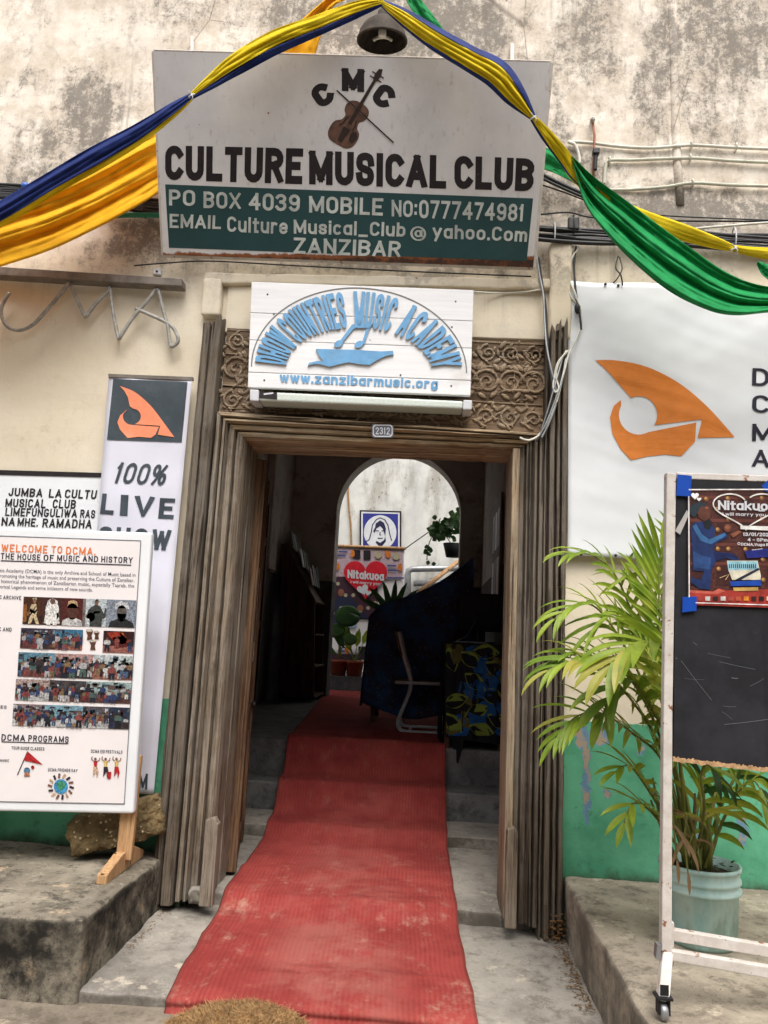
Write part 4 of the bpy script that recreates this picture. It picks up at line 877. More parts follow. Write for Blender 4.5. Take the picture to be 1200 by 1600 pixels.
# ------------------------------------------------------------------ unlit glass tube lettering at left
ne = thing('glass_tube_sign', 'unlit bent glass tube letters CMA under a grey bar on the cream wall', 'sign', Y(140, 440, -.05))
b = B(); b.slab([Y(*p, -.09) for p in ((-160, 406), (284, 435), (284, 447), (-160, 420))], (0, .075, 0)); bevel(b.build('mounting_bar', M['neon_bar'], ne), .004)
b = B()
for d in (pxc([(15, 457, -.06), (3, 478, -.06), (4, 498, -.06), (14, 512, -.06), (32, 516, -.06), (52, 507, -.06), (75, 482, -.06), (97, 456, -.06), (108, 441, -.06)], 6),
          pxc([(110, 445, -.06), (120, 468, -.06), (131, 491, -.06), (134, 496, -.06)], 4), pxc([(134, 496, -.06), (150, 474, -.06), (168, 456, -.06), (171, 449, -.06)], 4), pxc([(172, 450, -.06), (177, 490, -.06), (184, 524, -.06), (186, 530, -.06)], 4),
          pxc([(186, 530, -.06), (205, 500, -.06), (232, 468, -.06), (243, 452, -.06)], 5), pxc([(248, 453, -.06), (255, 485, -.06), (262, 510, -.06), (266, 538, -.06), (270, 541, -.06), (278, 534, -.06), (276, 522, -.06), (262, 505, -.06), (212, 482, -.06)], 7)):
    b.tube(d, .0105, 8)
b.build('glass_tube', M['neon'], ne, smooth=True)
b = B()
for px, py in ((108, 442), (171, 449), (134, 494), (186, 528), (212, 482), (246, 452), (6, 500), (268, 538)): b.tube([Y(px, py, -.065), Y(px, py, .01)], .007, 6)
b.build('standoff', M['plastic_white'], ne)
# ------------------------------------------------------------------ club plaque behind the banner
PP = yplane(-.035); pq = thing('wall_plaque', 'white plaque with black capitals and a dark top edge, partly hidden by the hanging banner', 'sign', Y(60, 840, -.03))
b = B(); b.slab([PP.at(*p) for p in ((-150, 736), (165, 745), (152, 860), (-150, 850))], (0, .02, 0)); b.build('board', M['vinyl'], pq)
b = B(); b.slab([PP.at(*p, .004) for p in ((-150, 730), (166, 739), (165, 746), (-150, 738))], (0, .028, 0)); b.build('top_edge', M['black'], pq)
b = B()
for s_, q in (('JUMBA', [(14, 762), (67, 763.5), (66, 777), (13, 775)]), ('LA', [(77, 764), (97, 764.5), (96, 778), (76, 777.5)]), ('CULTU', [(102, 764.5), (152, 766), (150, 780), (101, 778)]), ('/', 0), ('MUSICAL', [(9, 779), (72, 780), (71, 794), (8, 792)]), ('CLUB', [(83, 780), (119, 781), (118, 795), (82, 794)]),
             ('/', 0), ('LIMEFUNGULIWA', [(9, 793), (121, 796), (120, 809), (8, 806)]), ('RAS', [(126, 796), (149, 797), (148, 810), (125, 809)]), ('/', 0), ('NA', [(3, 808), (24, 809), (23, 822), (2, 821)]), ('MHE.', [(28, 809), (60, 810), (59, 823), (27, 822)]), ('RAMADHA', [(67, 810), (144, 812), (143, 826), (66, 824)])):
    if s_ == '/': continue
    b = B(); paint(b, s_, q, PP.at, .0025, .2, gap=.16, slant=.05/len(s_)); b.build('lettering', M['black'], pq)
# ------------------------------------------------------------------ tall hanging banner
BP = yplane(-.075); LQ = [(170, 585), (300, 590), (240, 1241), (122, 1236)]
lv = thing('hanging_banner', 'tall narrow white banner with a salmon dhow logo and slate words 100% LIVE SHOW', 'banner', Y(190, 1240, -.06))
lw_ = lambda u, v: .006*math.sin(v*9+u*2)+.0045*math.sin(v*23+1)*max(0, v)**.5+.004*math.sin(u*7+v*4)+.005*NZ.noise(V((u*3, v*14, 2)))
def lvf(px, py, off=0):
    v = (py-585-(px-170)*.038)/651; xa = 170-48*v; xb = 300-60*v; return BP.at(px, py, lw_((px-xa)/(xb-xa), v)+.004+off)
b = B(); b.grid(lambda u, v: BP.at(*bil(LQ, u, v), lw_(u, v)), 10, 60)
b.build('sheet', M['vinyl_lilac'], lv, smooth=True, solid=.001)
b = B(); b.slab([BP.at(*p, .012) for p in ((169, 584), (301, 589), (301, 594), (169, 589))], (0, .02, 0)); b.build('top_batten', M['neon_bar'], lv)
BO = .014
b = B(); wavy(b, [(177, 592), (293, 597), (284, 691), (167, 687)], lambda x, y: lvf(x, y), 4); b.build('logo_panel', M['slate'], lv)
def dhow_logo(b, T, fn, seg=5):
    """sail, hull and round notch; T maps unit logo coordinates to the image"""
    sail = curve([(.0, .0), (.28, .12), (.56, .38), (.78, .68), (1.0, 1.0)], seg)+[(.70, .955), (.74, .78), (.33, .76)]
    cc = (.235, .60); r_ = .155
    notch = [(cc[0]+r_*math.cos(a), cc[1]+r_*1.0*math.sin(a)) for a in [R(80)-R(165)*i/14 for i in range(15)]]
    sail = sail[:-1]+[(.30, .755)]+notch[1:]+[(.19, .40), (.15, .22), (.09, .10)]
    wavy(b, [T(*p) for p in sail], fn)
    hull = [(.14, .47)]+[(cc[0]+(r_+.012)*math.cos(a), cc[1]+(r_+.012)*math.sin(a)) for a in [R(225)-R(130)*i/10 for i in range(11)]]+[(.72, .80), (.66, .955), (.58, 1.02), (.36, 1.0), (.16, 1.03), (.02, .86), (-.03, .72), (.02, .58)]
    wavy(b, [T(*p) for p in hull], fn)
b = B(); dhow_logo(b, lambda u, v: (187+u*87-v*1.5, 603+v*79+u*1), lambda x, y: lvf(x, y, .003)); b.build('dhow_logo', M['salmon'], lv)
b = B()
paint(b, '100%', [(184, 722), (263, 726), (259, 759), (180, 755)], lvf, 0, .17, gap=.16, slant=.08)
paint(b, 'L', [(160, 771), (180, 772), (177, 804), (156, 803)], lvf, 0, .22, gap=.22); paint(b, 'I', [(189, 773), (201, 773.5), (199, 806), (187, 805)], lvf, 0, .22, gap=.22); paint(b, 'V', [(211, 774), (242, 776), (232, 808), (214, 807)], lvf, 0, .22, gap=.22); paint(b, 'E', [(250, 778), (274, 779), (271, 811), (247, 810)], lvf, 0, .22, gap=.22)
paint(b, 'SHOW', [(156, 822), (268, 828), (264, 860), (152, 855)], lvf, 0, .22, gap=.22); paint(b, 'PM', [(203, 1206), (231, 1209), (230, 1234), (201, 1231)], lvf, 0, .22, gap=.22)
b.build('lettering', M['slate_text'], lv)
# ------------------------------------------------------------------ welcome board on its wooden stand
WY = -.40; WQ = [(-330, 812), (237, 832), (208, 1272), (-300, 1262)]; WP = yplane(WY)
wb = thing('welcome_board', 'white framed notice board of photographs headed WELCOME TO DCMA on a light wooden stand', 'notice board', Y(195, 1370, WY))
b = B(); b.slab([WP.at(*p) for p in WQ], (0, .045, 0)); bevel(b.build('board', M['vinyl'], wb), .012, 3)
b = B(); pxpoly(b, [(-330, 826), (220, 845), (194, 1256), (-300, 1247)], WP.at, .002); b.build('printed_sheet', M['paper_pink'], wb)
b = B(); 
for a_, c_ in (((-330, 826), (220, 845)), ((220, 845), (194, 1256)), ((194, 1256), (-300, 1247))): pxstroke(b, [a_, c_], 1.2, WP.at, .0035)
b.build('sheet_outline', M['grey_text'], wb)
def wl(b, s_, x0, x1, yt, yb, off=.004, bold=0.0): paint_line(b, s_, x0, x1, yt, yb, .035, WP.at, off, .17 if bold else .14, gap=.22)
b = B(); wl(b, 'WELCOME', 2, 74, 850, 862, bold=.02); wl(b, 'TO', 80, 97, 853, 864, bold=.02); wl(b, 'DCMA.', 103, 149, 854, 866, bold=.02); b.build('heading_lettering', M['orange_text'], wb)
b = B()
for s_, x0, x1, yy in (('THE', 1, 22, 864), ('HOUSE', 27, 63, 865), ('OF', 68, 84, 866.5), ('MUSIC', 89, 124, 867), ('AND', 129, 153, 868), ('HISTORY', 158, 207, 869)): wl(b, s_, x0, x1, yy, yy+9.5, bold=.022)
b.build('subheading_lettering', M['navy_text'], wb); b = B()
pxstroke(b, [(1, 876), (205, 883)], 1.6, WP.at, .004)
wl(b, 'DCMA', 2, 39, 1147, 1157, bold=.02); wl(b, 'PROGRAMS', 44, 107, 1148.5, 1158.5, bold=.02); pxstroke(b, [(2, 1159), (107, 1162)], 1.4, WP.at, .004)
b.build('subheading_lettering', M['navy_text'], wb); b = B()
wl(b, 'C ARCHIVE', -1, 33, 930, 936, bold=.025); b.build('caption', M['navy_text'], wb); b = B(); wl(b, 'C AND', -2, 18, 980, 986, bold=.025); b.build('caption', M['navy_text'], wb); b = B(); wl(b, 'IES', -1, 10, 1102, 1107, bold=.025)
b.build('caption', M['navy_text'], wb); b = B(); wl(b, 'TOUR GUIDE CLASSES', 18, 69, 1166, 1171, bold=.03); b.build('caption', M['navy_text'], wb); b = B(); wl(b, 'MUSIC', 0, 14, 1186, 1190, bold=.03); b.build('caption', M['navy_text'], wb); b = B(); wl(b, 'DCMA FRIENDS DAY', 75, 121, 1200, 1205, bold=.03); b.build('caption', M['navy_text'], wb); b = B(); wl(b, 'DCMA EID FESTIVALS', 142, 191, 1171, 1176, bold=.03)
b.build('caption', M['navy_text'], wb)
b = B()
for s_, x1, yy in (('sic Academy (DCMA) is the only Archive and School of Music based in', 212, 888), ('romoting the heritage of music and preserving the Culture of Zanzibar.', 210, 896.5), ('historical phenomenon of Zanzibarian music, especially Taarab, the', 210, 905), ('orical Legends and some initiators of new sounds.', 145, 913.5)):
    x0 = 2 if s_[0] == 'h' else 0; line_text(b, s_, x0, x1, yy, yy+7.5, .035, WP.at, .004, .004, 0, -.06)
b.build('body_lettering', M['grey_text'], wb)
# the photographs printed on it
PC = {}
def pc(rgb, k=.9):
    if (rgb, k) not in PC: PC[(rgb, k)] = simple('print %d %d %d' % rgb, S(*rgb, k*.8), .5, .3, .55, 130)
    return PC[(rgb, k)]
def photo(q, bgc, floor, people, seed, extra=None):
    """a small printed photograph: background, floor band and posed figures"""
    mats = []; b = B(); rn = random.Random(seed)
    def mi(c):
        m_ = pc(c)
        if m_ not in mats: mats.append(m_)
        return mats.index(m_)
    def T(u, v): return bil(q, u, v)
    W_ = abs(q[1][0]-q[0][0]); H_ = abs(q[3][1]-q[0][1])
    pxpoly(b, [T(*p) for p in ((0, 0), (1, 0), (1, 1), (0, 1))], WP.at, .004, mi(bgc))
    if floor: pxpoly(b, [T(*p) for p in ((0, .68), (1, .68), (1, 1), (0, 1))], WP.at, .0046, mi(floor))
    if extra:
        for c, pts in extra: pxpoly(b, [T(*p) for p in pts], WP.at, .005, mi(c))
    for i, (u, v, h, skin, top, leg) in enumerate(people):
        a = H_/W_; d = .0056+i*.0004
        def E(cu, cv, ru, rv, c, n=10): pxpoly(b, [T(min(1, max(0, x)), min(1, max(0, y))) for x, y in ell(cu, cv, ru, rv, n)], WP.at, d, mi(c))
        def G(pts, c): pxpoly(b, [T(min(1, max(0, u+x*h*a)), min(1, max(0, v+y*h))) for x, y in pts], WP.at, d, mi(c))
        G([(-.17, .42), (.17, .42), (.2, 1), (.05, 1), (0, .6), (-.05, 1), (-.2, 1)], leg); d += .0002
        G([(-.1, .12), (.1, .12), (.24, .2), (.27, .42), (.16, .48), (-.16, .48), (-.27, .42), (-.24, .2)], top); d += .0002
        E(u, v+.02*h, .1*h*a, .115*h, skin)
    b.build('printed_photo', mats, wb)
SK, SK2, WH = (92, 62, 50), (130, 94, 76), (214, 212, 210)
def row(y0, y1, xs, x0l=0): return [[(a, y0+(a-36)*.035), (c, y0+(c-36)*.035), (c-2, y1+(c-36)*.035), (a-2, y1+(a-36)*.035)] for a, c in zip(xs, xs[1:])]
r1 = row(932, 975, [37, 67, 98, 130, 167, 213])
photo(r1[0], (70, 40, 22), (52, 32, 22), [], 1, [((196, 176, 142), [(.42, .28), (.66, .24), (.74, .52), (.70, .66), (.88, .98), (.72, 1), (.56, .74), (.44, .96), (.28, 1), (.36, .66), (.34, .48)]), ((150, 108, 78), ell(.58, .14, .08, .09, 14)), ((120, 84, 60), [(.20, .62), (.36, .42), (.62, .52), (.72, .42), (.76, .48), (.62, .62), (.38, .56), (.26, .72)]), ((60, 42, 32), [(.30, .70), (.62, .34), (.65, .38), (.34, .76)]), ((212, 196, 168), [(.46, .06), (.66, .02), (.70, .10), (.50, .12)]), ((140, 90, 44), [(.0, .3), (.18, .26), (.2, .9), (.0, .95)])])
photo(r1[1], (70, 40, 36), None, [(.5, .12, .95, (110, 80, 66), (226, 224, 220), (226, 224, 220))], 2, [((226, 224, 220), [(.25, .12), (.5, .02), (.75, .12), (.9, .95), (.1, .95)]), ((190, 184, 176), ell(.62, .62, .25, .2, 12))])
photo(r1[2], (84, 34, 30), None, [], 3, [((200, 198, 196), [(0, 1), (.05, .8), (.3, .72), (.7, .72), (.95, .8), (1, 1)]), ((86, 52, 40), ell(.5, .48, .3, .3, 18)), ((186, 158, 120), [(.24, .36), (.28, .12), (.5, .06), (.72, .12), (.76, .36)])])
photo(r1[3], (188, 196, 200), None, [], 4, [((64, 66, 64), [(.34, .30), (.52, .22), (.74, .26), (.90, .52), (.94, .30), (1.0, .34), (.98, .66), (.84, .72), (.82, 1), (.32, 1), (.30, .72), (.16, .70), (.22, .44)]), ((128, 96, 80), ell(.57, .13, .085, .12, 14)), ((150, 150, 152), [(.5, .06), (.6, .0), (.68, .06), (.66, .1)]), ((206, 204, 198), ell(.36, .66, .18, .17, 16)), ((90, 84, 80), ell(.36, .66, .12, .11, 14)), ((128, 96, 80), ell(.20, .62, .06, .06, 10)), ((110, 120, 110), [(.44, .46), (.72, .42), (.74, .50), (.46, .54)]), ((120, 110, 104), [(.0, .0), (.12, 0), (.12, 1), (0, 1)])])
photo(r1[4], (136, 144, 156), None, [], 5, [((38, 38, 42), [(.08, 1), (.15, .8), (.4, .7), (.7, .7), (.92, .82), (.97, 1)]), ((92, 84, 80), ell(.52, .45, .17, .26, 16)), ((40, 36, 34), [(.37, .5), (.68, .5), (.66, .72), (.52, .8), (.4, .72)]), ((196, 196, 200), [(.30, .36), (.3, .14), (.5, .04), (.72, .12), (.78, .34), (.66, .3), (.4, .32)])])
rows = [(981, 1013, [33, 87, 130]), (981, 1015, [162, 210]), (1019, 1057, [29, 86, 146, 208]), (1061, 1094, [25, 78, 135, 205]), (1100, 1134, [21, 70, 130, 171, 203])]
bgs = [(60, 54, 70), (64, 116, 148), (52, 20, 20), (96, 140, 160), (176, 140, 136), (186, 194, 194), (172, 152, 146), (70, 66, 70), (150, 170, 168), (140, 120, 120), (120, 160, 176), (92, 84, 90), (40, 52, 72)]
tops = [(118, 56, 58), (46, 52, 76), (78, 96, 124), (196, 194, 192), (30, 30, 36), (130, 106, 80), (78, 98, 92), (48, 64, 104), (130, 70, 66), (56, 46, 48), (36, 40, 54), (170, 168, 170)]
gi = 0; rn = random.Random(11)
for y0, y1, xs in rows:
    for q in row(y0, y1, xs):
        ppl = []
        ex = []
        for j in range(26):
            u_, v_ = rn.uniform(.04, .96), rn.uniform(.03, .6); w_, h_ = rn.uniform(.02, .09), rn.uniform(.05, .22); cc_ = rn.choice([(186, 190, 194), (110, 124, 134), (62, 78, 92), (40, 38, 44), (96, 70, 66), (52, 46, 50), bgs[gi % 13], bgs[(gi+3) % 13]])
            ex.append((cc_, [(max(0, u_-w_), v_), (min(1, u_+w_), v_), (min(1, u_+w_), min(1, v_+h_)), (max(0, u_-w_), min(1, v_+h_))]))
        k = 12 if gi not in (2, 12) else 3
        for j in range(k):
            h = rn.uniform(.34, .7); ppl.append(((j+.5)/k+rn.uniform(-.06, .06), rn.uniform(.2, .55), h, rn.choice([SK, SK2, (70, 48, 40), (48, 36, 34)]), rn.choice(tops), rn.choice(tops)))
        if gi == 2: ex = [((150, 50, 34), [(.1, .1), (.5, .0), (.9, .5), (.6, .6), (.3, .4)]), ((90, 30, 26), [(.3, .3), (.7, .2), (.8, .7), (.4, .8)]), ((190, 90, 50), [(.5, .1), (.62, .06), (.8, .4), (.7, .5)])]
        if gi == 11: ex.append(((196, 120, 50), ell(.5, .6, .28, .2, 14)))
        photo(q, bgs[gi % 13], rn.choice([(150, 96, 84), (60, 50, 52), (190, 190, 190), (90, 60, 56)]), ppl, gi+20, ex); gi += 1
b = B()   # three drums
for cx, cy, s_ in ((140, 990, 1.0), (151, 991, .8), (145, 1006, .95)):
    pxpoly(b, ell(cx, cy-5*s_, 6*s_, 2.2*s_, 14), WP.at, .0052, 1); pxpoly(b, [(cx-6*s_, cy-5*s_), (cx+6*s_, cy-5*s_), (cx+3*s_, cy+3*s_), (cx+4.5*s_, cy+10*s_), (cx-4.5*s_, cy+10*s_), (cx-3*s_, cy+3*s_)], WP.at, .005, 0)
b.build('printed_drums', [pc((96, 62, 46)), pc((206, 196, 184))], wb)
b = B()   # programme emblems: flag, globe ringed by hands, dancers
pxstroke(b, [(27, 1211), (43, 1174)], 1.4, WP.at, .005, 1); pxpoly(b, [(43, 1174), (67, 1195), (37, 1188)], WP.at, .0052, 0); pxpoly(b, ell(42, 1204, 5, 5), WP.at, .0052, 2); pxpoly(b, [(37, 1213), (47, 1213), (45, 1207), (39, 1207)], WP.at, .0056, 3); pxpoly(b, ell(51, 1199, 2.6, 3), WP.at, .0052, 0)
EM = [pc((184, 40, 44)), pc((52, 44, 56)), pc((90, 130, 160)), pc((180, 120, 90)), pc((70, 150, 200)), pc((70, 150, 110)), pc((130, 90, 74)), pc((214, 180, 150)), pc((222, 190, 110))]
b.build('printed_emblem', EM, wb); b = B()
pxpoly(b, ell(95, 1229, 11, 11.5, 28), WP.at, .0052, 4); pxpoly(b, [(88, 1224), (95, 1220), (103, 1224), (101, 1231), (95, 1236), (90, 1230)], WP.at, .0056, 5)
for i in range(14):
    a = 2*math.pi*i/14; r0, r1_ = 13.5, 20.5; pxstroke(b, [(95+r0*math.cos(a), 1229+r0*math.sin(a)), (95+r1_*math.cos(a+.12), 1229+r1_*math.sin(a+.12))], 3.4, WP.at, .0052, (1, 6, 7)[i % 3])
b.build('printed_emblem', EM, wb); b = B()
for cx, c1, c2 in ((149, 7, 0), (165, 1, 8), (182, 0, 8)):
    pxpoly(b, ell(cx, 1186, 2, 2.3, 10), WP.at, .0052, 6); pxpoly(b, [(cx-3, 1189), (cx+3, 1189), (cx+2, 1198), (cx-2, 1198)], WP.at, .0053, c2); pxpoly(b, [(cx-3, 1198), (cx+3, 1198), (cx+5, 1207), (cx+2, 1216), (cx+1, 1206), (cx-4, 1214)], WP.at, .0053, c1); pxstroke(b, [(cx-2, 1190), (cx-6, 1186), (cx-5, 1182)], 1.3, WP.at, .0052, 6); pxstroke(b, [(cx+2, 1190), (cx+6, 1188), (cx+7, 1184)], 1.3, WP.at, .0052, 6)
pxpoly(b, [(167, 1206), (174, 1206), (173, 1217), (168, 1217)], WP.at, .0056, 0)
b.build('printed_emblem', EM, wb)
# its stand
b = B(); a0 = Y(200, 1268, WY+.05); 
zb_ = .462; fx = a0.x
b.rough(fx-.036, fx+.036, WY+.047, WY+.077, zb_+.05, a0.z+.25, .05, .004, .0008); b.build('stand_upright', M['pine'], wb, smooth=True)
def foot_bar(x):
    b = B(); b.slab([(x-.02, WY-.15, zb_), (x-.02, WY+.29, zb_), (x-.02, WY+.29, zb_+.035), (x-.02, WY+.16, zb_+.085), (x-.02, WY+.02, zb_+.085), (x-.02, WY-.15, zb_+.04)], (.045, 0, 0)); bevel(b.build('stand_foot', M['pine'], wb), .005)
foot_bar(fx-.016); foot_bar(fx-1.0)
b = B(); b.rough(fx-1.016, fx-.944, WY+.047, WY+.077, zb_+.05, a0.z+.25, .05, .004, .0008); b.build('stand_upright', M['pine'], wb, smooth=True)
# ------------------------------------------------------------------ coral stone block on the left bench
b = B(); q_ = Matrix.Rotation(R(-17), 3, 'Y') @ Matrix.Rotation(R(14), 3, 'Z'); sc_ = Y(184, 1296, -.14)
def rockf(p):
    q = p+NZ.noise_vector(p*5)*.012; f = NZ.voronoi(q*16)[0][0]; g_ = NZ.voronoi(p*55)[0][0]
    return sc_+q_ @ (q*(1-.07*f)+NZ.noise_vector(p*30)*.007+NZ.noise_vector(p*75)*.004-p.normalized()*.007*g_)
b.rough(-.225, .225, -.105, .105, -.092, .092, .012, .028, .008, 9, 0, rockf)
mn = min(p.z for p in b.v); 
for p in b.v: p.z += .466-mn
tag(b.build('stone_block', M['coral']), 'rough brown coral stone block lying on the bench behind the welcome board stand', 'stone')
# ------------------------------------------------------------------ fabric swags
def swag_part(b, path, v0, v1, pleats=5, amp=.10, nv=10, seed=0, mi=0):
    """bunched cloth along path = (px, py, depth, half width px); v0, v1 = share of the width it fills (functions of u)"""
    C_ = curve(path, 10); n = len(C_)
    fr_ = []
    for i, p in enumerate(C_):
        a, c = C_[max(i-1, 0)], C_[min(i+1, n-1)]; dx, dy = c[0]-a[0], c[1]-a[1]; l = math.hypot(dx, dy) or 1; fr_.append((-dy/l, dx/l))
    def fn(u, v):
        f = u*(n-1); i = min(int(f), n-2); t = f-i; p = [C_[i][k]*(1-t)+C_[i+1][k]*t for k in range(4)]
        nx, ny = fr_[i][0]*(1-t)+fr_[i+1][0]*t, fr_[i][1]*(1-t)+fr_[i+1][1]*t
        w_ = v0(u)+(v1(u)-v0(u))*v; hw = p[3]; m_ = hw/300.0
        d = p[2]-m_*(1-.9*w_*w_)*.55+amp*m_*(math.sin(w_*math.pi*pleats+seed+u*3+2.4*NZ.noise(V((u*4, seed, w_*1.5))))+.5*NZ.noise(V((u*16, w_*4, seed)))+.35*math.sin(w_*math.pi*pleats*2.7+u*7))
        return Y(p[0]+nx*w_*hw, p[1]+ny*w_*hw, d)
    b.grid(fn, n-1, nv, mi)
def knot(px, py, y, r, parent):
    b = B(); c = Y(px, py, y); b.tube([c+V((r*math.cos(a)*.8, r*math.sin(a)*.9, r*math.sin(a)*.5+r*.6*math.cos(a))) for a in [2*math.pi*i/14 for i in range(15)]], .004, 6)
    b.tube([c+V((0, -r, 0)), c+V((.012, -r-.006, -.02)), c+V((.008, -r, -.036))], .0025, 5); b.tube([c+V((0, -r, 0)), c+V((-.014, -r-.006, .012))], .0025, 5); b.build('tie', M['plastic_white'], parent, smooth=True)
swl = thing('fabric_swag', 'twisted yellow and navy cloth swag tied across the left half of the big white sign', 'bunting', Y(300, 150, -.66), 'cloth swags draped over the sign')
pa = [(600, 3, -.66, 5), (560, 14, -.66, 13), (500, 38, -.67, 16), (430, 66, -.67, 19), (370, 100, -.66, 17), (330, 128, -.66, 11), (300, 150, -.65, 5)]
pbw = [(300, 150, -.65, 5), (270, 172, -.63, 11), (215, 210, -.60, 16), (150, 247, -.57, 19), (80, 287, -.53, 18), (0, 335, -.48, 19), (-80, 375, -.44, 20), (-220, 430, -.36, 20)]
b = B(); swag_part(b, pa, lambda u: -.40+.2*u, lambda u: 1, 5, .16, 10, 1); b.build('yellow_cloth', M['lemon_cloth'], swl, smooth=True, solid=.002)
b = B(); swag_part(b, pa, lambda u: -1, lambda u: -.40+.2*u, 3, .12, 6, 2); b.build('navy_cloth', M['blue_cloth'], swl, smooth=True, solid=.002)
b = B(); swag_part(b, pbw, lambda u: -.5, lambda u: 1.0, 4, .16, 10, 3); b.build('navy_cloth', M['blue_cloth'], swl, smooth=True, solid=.002)
b = B(); swag_part(b, pbw, lambda u: -1.0, lambda u: -.48, 2, .12, 5, 4); b.build('yellow_cloth', M['lemon_cloth'], swl, smooth=True, solid=.002)
knot(300, 150, -.66, .016, swl)
swr = thing('fabric_swag', 'yellow cloth swag with navy edges running down the right half of the big sign', 'bunting', Y(833, 183, -.6), 'cloth swags draped over the sign')
pr1 = [(596, 4, -.66, 5), (630, 26, -.67, 13), (680, 60, -.67, 18), (735, 92, -.67, 20), (775, 115, -.66, 23), (805, 150, -.63, 18), (833, 184, -.58, 5)]
pr2 = [(833, 184, -.58, 5), (855, 212, -.53, 10), (880, 245, -.47, 12), (905, 280, -.42, 11), (960, 318, -.38, 10), (1010, 342, -.35, 12), (1070, 364, -.33, 13), (1120, 380, -.31, 9), (1146, 388, -.31, 5)]
pr3 = [(1146, 388, -.31, 5), (1180, 394, -.31, 8), (1230, 398, -.31, 11), (1300, 396, -.31, 12), (1420, 392, -.31, 10), (1700, 386, -.31, 12), (2100, 380, -.31, 6)]
b = B(); swag_part(b, pr1, lambda u: -.62+.1*u, lambda u: .75-.1*u, 5, .18, 10, 5); b.build('yellow_cloth', M['lemon_cloth'], swr, smooth=True, solid=.002)
b = B(); swag_part(b, pr1, lambda u: -1.0, lambda u: -.62+.1*u, 2, .1, 4, 6); b.build('navy_cloth', M['blue_cloth'], swr, smooth=True, solid=.002)
b = B(); swag_part(b, pr1, lambda u: .75-.1*u, lambda u: 1.0, 2, .1, 4, 7); b.build('navy_cloth', M['blue_cloth'], swr, smooth=True, solid=.002)
b = B(); swag_part(b, pr2, lambda u: -1, lambda u: .5+.5*min(1, u*2), 5, .16, 9, 8); swag_part(b, pr3, lambda u: -1, lambda u: 1, 5, .16, 9, 9); b.build('yellow_cloth', M['lemon_cloth'], swr, smooth=True, solid=.002)
b = B(); swag_part(b, pr2[:5], lambda u: .5, lambda u: 1.15-.6*u, 2, .1, 4, 10); b.build('navy_cloth', M['blue_cloth'], swr, smooth=True, solid=.002)
knot(833, 184, -.59, .016, swr); knot(1146, 388, -.32, .015, swr)
def drape(b, top, bot, folds, amp, nv=26, seed=0, ph=0.0, mi=0):
    T_, B_ = curve(top, 10), curve(bot, 10); n = min(len(T_), len(B_))
    def fn(u, v):
        f = u*(n-1); i = min(int(f), n-2); t = f-i
        a = [T_[i][k]*(1-t)+T_[i+1][k]*t for k in range(3)]; c = [B_[i][k]*(1-t)+B_[i+1][k]*t for k in range(3)]
        vv = v+.04*math.sin(v*math.pi)*NZ.noise(V((u*3, v*2, seed)))
        px, py, y = [a[k]*(1-vv)+c[k]*vv for k in range(3)]
        w_ = vv*folds*math.pi+seed+ph*u+.9*NZ.noise(V((u*2.5, vv*2, seed+3)))
        d = amp*(math.sin(w_)+.35*math.sin(2.3*w_+1)+.2*math.sin(5.1*w_+u*2))*(.35+.65*math.sin(math.pi*min(1, max(0, .12+u*.8))))
        d += .010*NZ.noise(V((u*14, vv*9, seed)))+.006*abs(NZ.noise(V((u*26+vv*8, vv*22, seed+7))))+.004*NZ.noise(V((u*50, vv*40, seed)))
        return Y(px, py, y+d)
    b.grid(fn, (n-1), nv, mi)
ys = thing('yellow_cloth_drape', 'wide golden yellow cloth sweeping left from behind the big white sign', 'cloth', Y(120, 370, -.3))
b = B(); drape(b, [(262, 200, -.12), (200, 232, -.20), (130, 268, -.26), (60, 298, -.30), (0, 318, -.34), (-120, 360, -.36), (-260, 400, -.36)], [(262, 292, -.12), (215, 322, -.22), (150, 357, -.30), (80, 390, -.36), (0, 417, -.40), (-120, 455, -.42), (-260, 480, -.40)], 5.2, .028, 34, 2, .6)
b.build('sheet', M['yellow_cloth'], ys, smooth=True, solid=.002)
gs = thing('green_cloth_drape', 'long glossy green cloth sweeping down to the right over the white dhow banner', 'cloth', Y(1090, 480, -.4))
b = B(); drape(b, [(893, 243, -.47), (930, 278, -.44), (985, 318, -.42), (1030, 352, -.42), (1080, 388, -.43), (1140, 428, -.43), (1200, 448, -.42), (1300, 455, -.40), (1450, 440, -.36)], [(897, 262, -.47), (914, 318, -.45), (945, 362, -.46), (985, 405, -.48), (1038, 450, -.50), (1090, 478, -.52), (1140, 492, -.52), (1210, 487, -.5), (1450, 462, -.36)], 4.4, .03, 34, 5, .8)
b.build('sheet', M['green_cloth'], gs, smooth=True, solid=.002)
b = B(); drape(b, [(838, 222, -.12), (870, 240, -.2), (905, 262, -.33), (925, 282, -.4)], [(842, 262, -.12), (870, 272, -.2), (905, 292, -.33), (928, 320, -.4)], 3.2, .014, 14, 8); b.build('gathered_end', M['green_cloth'], gs, smooth=True, solid=.002)
b = B(); drape(b, [(1186, 408, -.42), (1200, 414, -.42), (1216, 424, -.42)], [(1182, 412, -.42), (1192, 430, -.42), (1214, 446, -.42)], 2, .008, 8, 3); b.build('loose_tail', M['green_cloth'], gs, smooth=True, solid=.002)
yt = thing('yellow_cloth_tail', 'short golden cloth hanging behind the top of the big sign, left of the lamp', 'cloth', Y(470, 80, -.3))
b = B(); drape(b, [(560, -60, -.30), (532, -20, -.30), (500, 6, -.3), (462, 40, -.28), (420, 86, -.26), (400, 120, -.24)], [(585, -40, -.30), (545, -4, -.30), (520, 12, -.3), (500, 60, -.28), (490, 96, -.26), (480, 130, -.24)], 2.6, .02, 14, 4); b.build('sheet', M['yellow_cloth'], yt, smooth=True, solid=.002)
